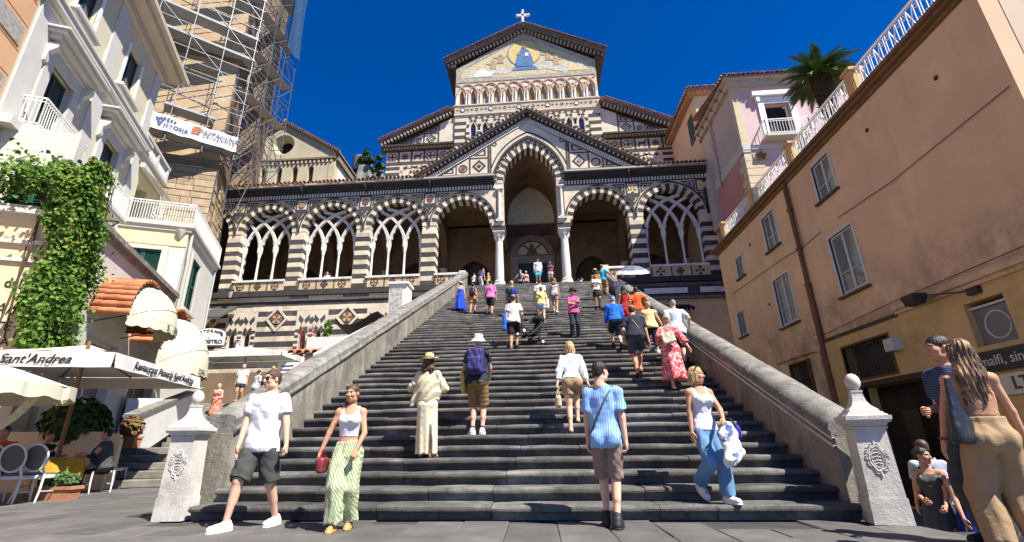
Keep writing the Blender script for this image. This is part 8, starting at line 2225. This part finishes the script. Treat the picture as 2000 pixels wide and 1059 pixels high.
# ------------------------------------------------------------------ side steps, terrace and white walls on the left
m_sst=M('side_step_stone',(.20,.185,.155),rough=.85,var=.3,vs=3,bump=.4,bs=26,piece=.15,dirt=(.09,.085,.075),dscale=1.2,damt=.7)
org(-3.5,15.2,0); ss=thing('side_steps','short flight of grey stone steps between the parapet and restaurant wall','staircase',LW(-3.5,15.2),TH)
def sstep(s0,s1,z,n0,n1,cuts):
    xs=[n0]+sorted(n0+(n1-n0)*(k+random.uniform(-.25,.25))/cuts for k in range(1,cuts))+[n1]
    for a,c in zip(xs,xs[1:]):
        b=MB(); b.cbox(a+.004,c-.004,s0+random.uniform(-.01,.01),s1,z-.19,z+random.uniform(-.005,.005),.018); b.build('step_slab',m_sst,ss)
for k in range(5): sstep(15.2+.42*k,15.2+.42*k+.6,.19*(k+1),-7.4,.55,4)
sstep(17.3,21.7,.95,-7.4,1.6,3)
for k in range(10): sstep(21.6+.45*k,21.6+.45*k+.65,.95+.19*(k+1),-6.0,3.2,3)
b=MB(); b.box(-12,6,26.0,36,2.5,2.84); b.build('landing',m_sst,ss)
b=MB(); b.box(-6.3,-6.0,18.6,19.0,.5,1.95); b.prism([(18.6,.5),(26.0,2.4),(26.0,3.5),(18.6,1.85)],-6.3,-6.0,fn=lambda v:(v[1],v[0],v[2])); b.build('white_parapet',m_white,ss)
b=MB(); b.bar((-6.15,18.5,1.9),(-6.15,26.1,3.56),.42,.1); b.build('parapet_cap',m_cope,ss)
b=MB(); b.box(-7.4,-6.3,21.6,26,.9,2.7); b.build('core',m_white,ss); org()
# white walls beyond the left parapet of the grand staircase
o=MB(); 
t=thing('white_wall','bright white sloping wall rising behind the left stair parapet','wall',(-5.9,15,0))
org(-5.9,15,0)
b=MB(); b.prism([(12.6,0),(24.6,0),(24.6,8.4),(24.2,8.3),(12.6,3.3)],-6.0,-5.7,fn=lambda v:(v[1],v[0],v[2])); b.build('sloping_wall',m_white,t)
b=MB(); b.box(-8.4,-6.0,17,17.3,3.0,4.75); b.build('low_wall',m_white,t)
b=MB(); b.box(-8.3,-6.0,16.85,17.0,0,4.0); b.build('cream_wall',M('cream_wall_paint',(.66,.60,.44),var=.05,vs=1),t)
o0=ORG[:]; org(); tl=tile_mesh(.13,.6); org(*o0)
b=MB(); b.add([(-8.65,16.3,3.98),(-6.1,16.3,3.98),(-6.1,17,4.2),(-8.65,17,4.2)],[(0,1,2,3),(3,2,1,0)]); rf=b.build('tiled_ledge',m_tileold,t)
for k in range(9): link('roof_tile',tl,rf,rel(-8.55+k*.29,16.25,4.02),(R_(17),0,0))
org()
t=thing('white_pillar','square rubble pillar with white edges standing against the sloping white wall','pillar',(-6.4,22,5)); org(-6.4,22,5)
MB().box(-6.9,-6.02,21.7,22.6,3,8.3).build('shaft',m_white,t)
MB().box(-6.82,-6.25,21.68,21.75,6.4,8.1).build('rubble_face',M('rubble',(.42,.41,.38),var=.5,vs=7,bump=.9,bs=9,dirt=(.12,.12,.11),dscale=6,damt=.9),t)
MB().box(-6.98,-5.95,21.6,22.7,8.3,8.42).build('cap',m_white,t); org()
b=MB(); vs=[];fs=[]
for i in range(9):
    for j in range(4): vs.append((-9.7+2.2*i/8,22+.9*j/3,6.75-.7*math.sin(math.pi*min(1,i/8*1.0+.08))*(.6+.2*j)+.04*i))
for i in range(8):
    for j in range(3): fs.append((i*4+j,i*4+j+1,i*4+j+5,i*4+j+4))
b.v=vs;b.f=fs;b.mi=[0]*len(fs); b.v=[(x+8.6,y-22,z-6.2) for x,y,z in vs]
o=b.build('shade_cloth',cloth('dark_sail_cloth',(.075,.07,.065)),smooth=True,loc=(-8.6,22,6.2)); tag(o,'dark sagging shade cloth below the diamond panels','shade cloth')
def plant(x,y,z,h,r,n_,mat,label,name='shrub',cat='plant',pot=None,seed=2,lf=.1):
    global rng
    rng=np.random.RandomState(seed); t=thing(name,label,cat,(x,y,z)); zb=0
    if pot:
        kind,w,d,hh=pot; b=MB()
        if kind=='box':
            for dz,e in ((0,0),): 
                P=[(-w/2*.9,-d/2*.9,0),(w/2*.9,-d/2*.9,0),(w/2*.9,d/2*.9,0),(-w/2*.9,d/2*.9,0),(-w/2,-d/2,hh),(w/2,-d/2,hh),(w/2,d/2,hh),(-w/2,d/2,hh)]; b.add(P,[(0,3,2,1),(0,1,5,4),(1,2,6,5),(2,3,7,6),(3,0,4,7),(4,5,6,7)])
                b.box(-w/2-.02,w/2+.02,-d/2-.02,d/2+.02,hh-.05,hh+.005)
        else: b.lathe([(w*.35,0),(w*.5,hh),(w*.54,hh),(w*.54,hh-.05)],14)
        b.build('planter',M('planter_terracotta',(.42,.19,.10),var=.15,vs=5,dirt=(.3,.2,.14),dscale=3),t); zb=hh
    b=MB()
    for k in range(7): a=k*.9; b.tube([(0.05*math.cos(a),.05*math.sin(a),zb-.05),(r*.5*math.cos(a),r*.5*math.sin(a),zb+h*.8)],.012,4)
    b.build('stem',flat('bark',(.1,.075,.05)),t)['kind']='stuff'
    d=rng.randn(n_,3); d/=np.linalg.norm(d,axis=1)[:,None]; c=d*rng.uniform(.35,1,(n_,1))**.5*np.array([r,r if not pot or pot[0]!='box' else r,h*.55])
    if pot and pot[0]=='box': c[:,0]*=pot[1]/(2*r)*1.0
    c[:,2]+=zb+h*.5; leaves(c,d+np.array([0,0,.6])+rng.randn(n_,3)*.3,rng.uniform(.6,1.2,n_)*lf,mat,t,'foliage'); return t
m_dk=M('dark_shrub_leaf',(.035,.07,.02),var=.4,vs=6,bump=0,spec=.35); m_rd=M('reddish_leaf',(.15,.11,.04),var=.5,vs=8,bump=0,col2=(.2,.06,.03),c2at=.5,c2w=.1); m_hb=M('herb_leaf',(.06,.11,.035),var=.4,vs=8,bump=0)
plant(-9.0,20,5.4,.75,.2,160,m_leaf,'bright green plant beside the lancet window above the white wall',seed=3,lf=.12)
p_=thing('flower_rack','small red iron flower rack by the lancet window','rack',(-9.4,19,4.6)); b=MB()
for z in (0,.35,.7,1.0):
    for a,c in (((-.25,-.12,z),(.25,-.12,z)),((-.25,.12,z),(.25,.12,z)),((-.25,-.12,z),(-.25,.12,z)),((.25,-.12,z),(.25,.12,z))): b.bar(a,c,.02,.02)
for x in (-.25,.25):
    for y in (-.12,.12): b.bar((x,y,-.4),(x,y,1.15),.02,.02)
b.build('frame',flat('red_paint',(.25,.03,.02)),p_)
# terrace restaurant: white parasol, sign, back wall
t=thing('terrace_parasol','wide white rectangular parasol on restaurant terrace below the striped wall','parasol',(-16.3,26,2.84))
def parasol(t,a,bb,zr,za,mat,valance=.28,sag=0,rot=0,scal=0,pole=None,frame_m=None):
    n_=12; vs=[];fs=[]
    def rim(k,j):
        # k side, j 0..1 along the side
        P=[(-a,-bb),(a,-bb),(a,bb),(-a,bb)]; p,q=P[k],P[(k+1)%4]; return (p[0]+(q[0]-p[0])*j,p[1]+(q[1]-p[1])*j)
    b=MB(); ring=[]
    for k in range(4):
        for j in range(n_): x,y=rim(k,j/n_); ring.append((x,y,zr-sag*math.sin(math.pi*j/n_)*-1*.0))
    N_=len(ring)
    for f in (0,.33,.66,1): 
        for (x,y,z) in ring: vs.append((x*(1-f)+0*f,y*(1-f),z+(za-zr)*f-.05*math.sin(math.pi*f)))
    for r in range(3):
        for j in range(N_): fs.append((r*N_+j,r*N_+(j+1)%N_,(r+1)*N_+(j+1)%N_,(r+1)*N_+j))
    b.add(vs,fs); b.build('canopy',mat,t)
    for k in range(4):
        b=MB(); vs=[];fs=[]
        for j in range(n_*2+1):
            x,y=rim(k,j/(n_*2)); w=.02*math.sin(j*1.1+k); dz=valance+(scal*abs(math.sin(j*.8)) if scal else 0); nx=[0,1,0,-1][k]; ny=[-1,0,1,0][k]
            vs+=[(x+nx*.005,y+ny*.005,zr+.01),(x+nx*(.03+w),y+ny*(.03+w),zr-dz)]
        for j in range(n_*2): fs.append((2*j,2*j+1,2*j+3,2*j+2))
        b.add(vs,fs); b.build('valance',mat,t)
    fm=frame_m or M('parasol_wood',(.20,.10,.045),rough=.6,var=.2,vs=5)
    px_,py_=pole or (0,0)
    b=MB(); b.tube([(px_,py_,0),(px_,py_,za-.06)],.04,8); b.build('pole',fm,t)
    hub=za-.55
    for k in range(8):
        P=[(-a,-bb),(0,-bb),(a,-bb),(a,0),(a,bb),(0,bb),(-a,bb),(-a,0)][k]
        b=MB(); b.bar((0,0,za-.1),(P[0]*.98,P[1]*.98,zr-.0),.03,.045); b.bar((px_,py_,hub),(P[0]*.5,P[1]*.5,(zr+za-.1)/2-.02),.025,.035); b.build('rib',fm,t)
m_pw=cloth('white_canvas',(.60,.59,.56),rough=.9,bump=.05)
parasol(t,3.0,1.7,2.95,3.5,m_pw,.3,frame_m=flat('grey_pole',(.2,.2,.2)))
t=thing('terrace_wall','tan back wall of the terrace restaurant with a dark arched opening','wall',(-15,30.6,2.84)); org(-15,30.6,2.84)
c=curve(1.0,4.3,1.0); hole=[(-17.2+1.0,2.9)]+[(-17.2+c(k/10)[0],c(k/10)[1]) for k in range(11)]+[(-18.2,2.9)]
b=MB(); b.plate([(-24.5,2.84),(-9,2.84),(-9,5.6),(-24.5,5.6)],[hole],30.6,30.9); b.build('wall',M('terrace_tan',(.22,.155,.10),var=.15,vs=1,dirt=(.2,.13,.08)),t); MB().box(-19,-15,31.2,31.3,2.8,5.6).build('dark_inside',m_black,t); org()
t=thing('restaurant_sign','white arched restaurant sign with black letters on the building corner','sign',(-17.7,24.6,6.2),R_(8)); b=MB()
ar=[(-.85,.0),(.85,0),(.85,.62)]+[(.85*math.cos(R_(a)),.62+.3*math.sin(R_(a))) for a in range(15,166,15)]+[(-.85,.62)]
b.prism(ar,-.04,.04); b.build('board',flat('white_board',(.75,.74,.70)),t)
b=MB(); loop=[(x*1.03,0,(z-.35)*1.03+.35) for x,z in ar]; b.tube(loop+[loop[0]],.025,5); b.bar((-.9,0,-.06),(.9,0,-.06),.05,.05); b.box(-.1,.1,-.05,.05,.95,1.05); b.build('frame',m_iron,t)
text('CHIOSTRO','lettering',t,(0,-.055,.17),r90,.3,bk,bold=.012); text('IL','lettering',t,(0,-.055,.40),r90,.18,bk)
for k,chh in enumerate('RISTORANTE'):
    a=R_(168-k*17.3); text(chh,'lettering',t,(.68*math.cos(a),-.055,.50+.27*math.sin(a)),(R_(90),0,0) if True else 0,.22,bk,bold=.01)
b=MB(); b.bar((-1.3,.1,.4),(-.85,0,.4),.04,.04); b.bar((-1.3,.1,.7),(-.85,0,.7),.04,.04); b.build('bracket',m_iron,t)
t=thing('menu_board','white and blue painted menu board leaning under the terrace parasol','menu board',(-13.1,25.2,4.4)); b=MB(); b.box(-.8,.8,-.03,.03,0,.85); b.build('board',flat('white_board',(.75,.74,.70)),t)
b=MB(); b.prism([(.1,.02),(.78,.02),(.78,.55)],-.04,-.03); b.build('blue_corner',flat('blue_paint',(.03,.12,.4)),t); b=MB()
for k in range(3): b.bar((-.6,-.04,.25+k*.2),(.1+.2*(k%2),-.04,.28+k*.2),.02,.05)
b.build('scribble',flat('blue_ink',(.02,.04,.15)),t); b=MB(); b.bar((-.7,.05,0),(-.7,.05,-1.55),.04,.04); b.bar((.7,.05,0),(.7,.05,-1.55),.04,.04); b.build('stand',m_iron,t)
# wall lantern and slate canopy near the tower foot
t=thing('wall_lantern','grey iron wall lantern on a bracket at the left end of the loggia','lamp',(-21.5,31.2,11.0)); b=MB()
b.lathe([(.09,0),(.2,.5),(.22,.52),(.1,.75),(.03,.85)],6); b.build('glass',M('lantern_glass',(.35,.37,.38),rough=.2,var=.1),t); b=MB(); b.tube([(0,0,.85),(0,0,1.0),(0,.4,1.05),(0,.75,.8)],.03,5); b.lathe([(.24,.5),(.25,.54),(.12,.78),(.02,.9)],6); b.build('bracket',m_iron,t)
t=thing('slate_canopy','small dark slate canopy between the white house and striped wall','canopy',(-21.6,29.6,9.2)); b=MB(); b.add([(-1.2,0,0),(.6,0,0),(.4,2.2,1.3),(-1.2,2.2,1.3),(-1.2,0,-.15),(.6,0,-.15),(.4,2.2,1.1),(-1.2,2.2,1.1)],[(0,1,2,3),(7,6,5,4),(0,4,5,1),(1,5,6,2),(2,6,7,3),(3,7,4,0)]); b.build('roof',M('slate',(.09,.09,.085),var=.3,vs=6,bump=.5),t); b=MB()
for k in range(7): b.bar((-1.1+k*.27,-.02,.02),(-1.1+k*.25,2.2,1.33),.03,.03)
b.build('batten',M('slate',(.09,.09,.085)),t)['kind']='stuff'
# ------------------------------------------------------------------ restaurant terrace in front, left
pr=R_(12); t=thing('restaurant_parasol','large square white parasol with black script lettering over the restaurant table','parasol',(-10.75,10.75,0),pr)
parasol(t,1.78,1.95,2.78,3.3,m_pw,.30,pole=(.45,-.75))
text("Sant'Andrea",'lettering',t,(.35,-1.99,2.63),(R_(90),0,0),.27,bk,shear=.35,bold=.004)
text("Pizzeria",'lettering',t,(-1.0,-1.99,2.63),(R_(90),0,0),.25,bk,shear=.35)
text("Restaurant Pizzeria Sant'Andrea",'lettering',t,(1.825,.1,2.63),(R_(90),0,R_(90)),.215,bk,shear=.25,sx=1.0,bold=.003)
t=thing('scalloped_parasol','scalloped cream and white parasol at far left edge','parasol',(-9.9,7.75,0),R_(20))
b=MB(); vs=[];fs=[]; N_=24
for f,z in ((1,1.98),(.75,2.12),(.4,2.3),(.02,2.42)):
    for j in range(N_): a=2*math.pi*j/N_; k=1-.03*(j%3!=0); vs.append((1.55*f*k*math.cos(a),1.55*f*k*math.sin(a),z))
for r in range(3):
    for j in range(N_): fs.append((r*N_+j,r*N_+(j+1)%N_,(r+1)*N_+(j+1)%N_,(r+1)*N_+j))
b.add(vs,fs); b.build('canopy',m_pw,t)
b=MB(); vs=[];fs=[]
for j in range(N_*4+1):
    a=2*math.pi*j/(N_*4); k=1-.03*((j//4)%3!=0); vs+=[(1.555*k*math.cos(a),1.555*k*math.sin(a),1.99),(1.57*k*math.cos(a),1.57*k*math.sin(a),1.80-.06*abs(math.sin(j*.55)))]
for j in range(N_*4): fs.append((2*j,2*j+1,2*j+3,2*j+2))
b.add(vs,fs); b.build('valance',m_aw,t)
b=MB(); b.tube([(0,0,0),(0,0,2.4)],.03,8); b.build('pole',flat('white_pole',(.7,.7,.68)),t)
for j in range(8):
    a=2*math.pi*j/8; b=MB(); b.bar((0,0,2.38),(1.5*math.cos(a),1.5*math.sin(a),1.99),.02,.02); b.build('rib',flat('white_pole',(.7,.7,.68)),t)
b=MB(); vs=[];fs=[]
for i in range(13):
    f=i/12; x,y,z=1.25-1.5*f+.12*math.sin(f*5),-.35-.1*f,1.85-1.5*f**.8; w=.09*(1-.5*f)
    vs+=[(x-w,y,z),(x+w,y+.03,z+.03)]
for i in range(12): fs.append((2*i,2*i+1,2*i+3,2*i+2))
b.add(vs,fs); b.build('tie_ribbon',M('printed_cream_tie',(.6,.5,.25),var=.25,vs=14),t)
# white oval backed chairs
m_pad=cloth('grey_pad',(.13,.12,.10)); m_ch=flat('white_chair_paint',(.66,.65,.62),.45)
def chair(x,y,rz,label,z=0):
    t=thing('dining_chair',label,'chair',(x,y,z),R_(rz),'white oval backed restaurant chairs')
    for sx in (-1,1):
        b=MB(); b.tube([(sx*.2,-.2,.46),(sx*.21,-.22,.2),(sx*.2,-.24,0)],[.022,.02,.014],7); b.build('leg',m_ch,t,smooth=60)
        b=MB(); b.tube([(sx*.15,.22,.62),(sx*.19,.2,.45),(sx*.2,.22,.2),(sx*.21,.29,0)],[.018,.024,.02,.015],7); b.build('leg',m_ch,t,smooth=60)
        b=MB(); b.tube([(sx*.2,-.21,.17),(sx*.2,.21,.19)],.012,6); b.build('stretcher',m_ch,t)
    b=MB(); b.lathe([(.0,.47),(.22,.47),(.235,.455),(.235,.42),(.22,.405),(0,.405)],18,(0,0,0),1,.95); b.build('seat_frame',m_ch,t,smooth=40)
    b=MB(); b.lathe([(.205,.47),(.2,.5),(.1,.515),(.0,.517)],16,(0,0,0),1,.95); b.build('seat_pad',m_pad,t,smooth=60)
    tilt=.16; bz=lambda zz:.2+(zz-.5)*tilt
    b=MB(); pts=[(.2*math.cos(a),bz(.78+.24*math.sin(a)),.78+.24*math.sin(a)) for a in [2*math.pi*k/24 for k in range(25)]]; b.tube(pts,.021,7,False); b.build('back_frame',m_ch,t,smooth=60)
    b=MB(); vs=[];fs=[]
    for k in range(24):
        a=2*math.pi*k/24
        for r,d in ((1,0),(.8,.022),(.0,.03)):
            for sg in (-1,1): vs.append((.185*r*math.cos(a),bz(.78+.225*r*math.sin(a))+sg*d,.78+.225*r*math.sin(a)))
    for k in range(24):
        o=k*6; q=((k+1)%24)*6
        for r in (0,2): fs+=[(o+r,q+r,q+r+2,o+r+2),(o+r+1,o+r+3,q+r+3,q+r+1)]
    b.add(vs,fs); b.build('back_pad',m_pad,t,smooth=True)
    return t
c0=chair(-9.72,8.95,-160,'white oval backed chair nearest to the camera at far left')
def chair_copy(x,y,rz,label,z=0):
    o=copy_tree(c0); o.location=(x,y,z); o.rotation_euler=(0,0,R_(rz)); o['label']=label
for a in ((-9.5,9.2,-165,'white oval backed chair just right of the nearest chair'),(-10.0,11.1,62,'white oval backed chair right of table with the man in grey vest on it'),(-10.75,12.3,100,'white empty chair behind the man in grey vest, nearer of two'),(-11.0,12.75,100,'white empty chair behind the man in grey vest, farther of two'),(-10.95,10.55,20,'white chair under the woman with a hair bun'),(-10.45,9.15,-150,'white chair under the orange shirted guest')): chair_copy(*a)
t=thing('dining_table','round restaurant table below parasol','table',(-10.35,10.25,0)); b=MB(); b.lathe([(.0,.72),(.5,.72),(.5,.745),(0,.745)],24); b.build('table_top',flat('table_wood',(.2,.1,.05)),t); b=MB(); b.lathe([(.25,0),(.2,.03),(.04,.06),(.035,.72)],12); b.build('leg',m_iron,t)
b=MB(); vs=[];fs=[]; N_=48
for r,z in ((.0,.752),(.5,.752),(.515,.745),(.53,.60),(.54,.42)):
    for j in range(N_):
        a=2*math.pi*j/N_; w=(.03*math.sin(a*8))*(1 if z<.7 else 0); vs.append(((r+w)*math.cos(a),(r+w)*math.sin(a),z+(-.08*abs(math.sin(a*2)) if z<.5 else 0)))
for i in range(4):
    for j in range(N_): fs.append((i*N_+j,i*N_+(j+1)%N_,(i+1)*N_+(j+1)%N_,(i+1)*N_+j))
b.add([(v[0],v[1],v[2]-.75) for v in vs],[f[::-1] for f in fs]); o=b.build('tablecloth',cloth('mustard_cloth',(.52,.30,.03)),smooth=60,loc=(-10.35,10.25,.75)); tag(o,'mustard yellow cloth draped over restaurant table','tablecloth')
b=MB(); b.prism([(-.36,-.36),(.36,-.36),(.36,.36),(-.36,.36)],0,.004,fn=lambda v:(v[0],v[2],v[1])); o=b.build('place_mat',cloth('cream_mat',(.6,.55,.42)),loc=(-10.35,10.25,.76)); tag(o,'cream paper cover lying on the mustard tablecloth','table cover')
t=thing('wine_glass','stemmed glass standing on the restaurant table','glass',(-10.2,10.1,.765)); b=MB(); b.lathe([(.035,0),(.006,.01),(.006,.09),(.035,.12),(.04,.17),(.03,.21)],12); b.build('bowl',M('clear_glass',(.6,.6,.6),rough=.1,var=0),t,smooth=60)
SEAT=dict(feet=[(-.11,-.40,0),(.11,-.40,0)],hip=(0,.06,.53))
J=person('guest in orange shirt with back turned at restaurant table',(-10.5,9.2,0),-150+180,1.74,'m',1,'tan',lean=8,hands=[(-.2,-.35,.78),(.2,-.35,.78)],hair=('short','dark'),top=dict(m=orng,sleeve=.7,hem=-.02,inf=.018,loose=.01),bottom=dict(m=nav,len=1.9),shoes=('shoe',bsh),build=1.06,**SEAT)
J=person('second guest in orange shirt cut by left edge of the photo',(-10.75,8.45,0),20,1.72,'m',1,'tan',lean=8,hair=('short','grey'),top=dict(m=orng,sleeve=.7,hem=-.02,inf=.018),bottom=dict(m=nav,len=1.9),shoes=('shoe',bsh),build=1.06,**SEAT)
J=person('dark haired woman in black t-shirt with hair bun sitting behind restaurant table',(-11.0,10.6,0),78,1.64,'f',1,'tan',lean=10,hands=[(-.05,-.42,.92),(.2,-.38,.80)],head=(4,4),hair=('bun','dark'),top=dict(m=blk,sleeve=.8,hem=-.02,inf=.016,straight=True),bottom=dict(m=blk,len=1.9),shoes=('shoe',bsh),**SEAT)
J=person('man in grey vest over black shirt sitting right of the restaurant table',(-9.95,11.05,0),-62,1.76,'m',1,'tan',lean=10,hands=[(-.15,-.4,.80),(.2,-.38,.80)],hair=('short','dark'),top=dict(m=dgry,sleeve=.25,hem=-.02,inf=.03,loose=.01),bottom=dict(m=blk,len=1.9),shoes=('shoe',bsh),build=1.06,**SEAT)
F_=Field(.018)
for i in range(2): F_.rc(J['SH'][i],J['EL'][i],.05,.042,.02); F_.rc(J['EL'][i],J['EL'][i]+(J['WR'][i]-J['EL'][i])*.5,.042,.036,.02,cut=True)
sdf_child('sleeves',F_,blk,J['root'])
plant(-9.40,9.55,0,.26,.2,520,m_hb,'long terracotta planter of low herbs in front of restaurant table',name='planter_box',pot=('box',.8,.26,.24),seed=11,lf=.07)
plant(-11.55,13.55,.95,.55,.33,420,m_rd,'terracotta planter with reddish leafed plant on the side steps',name='potted_plant',pot=('box',.55,.3,.3),seed=12,lf=.13)
plant(-11.75,11.95,.9,1.25,.75,1500,m_dk,'large dark green shrub behind restaurant table under the parasol',seed=13,lf=.15)
t=thing('low_wall','pale yellow low wall with curved top behind the seated woman','wall',(-11.6,11.6,0),TH); b=MB(); b.prism([(-1.3,0),(1.2,0),(1.2,1.15),(1.1,1.28),(.9,1.33),(-1.3,1.33)],-.12,.12); b.build('wall',m_lyel,t)
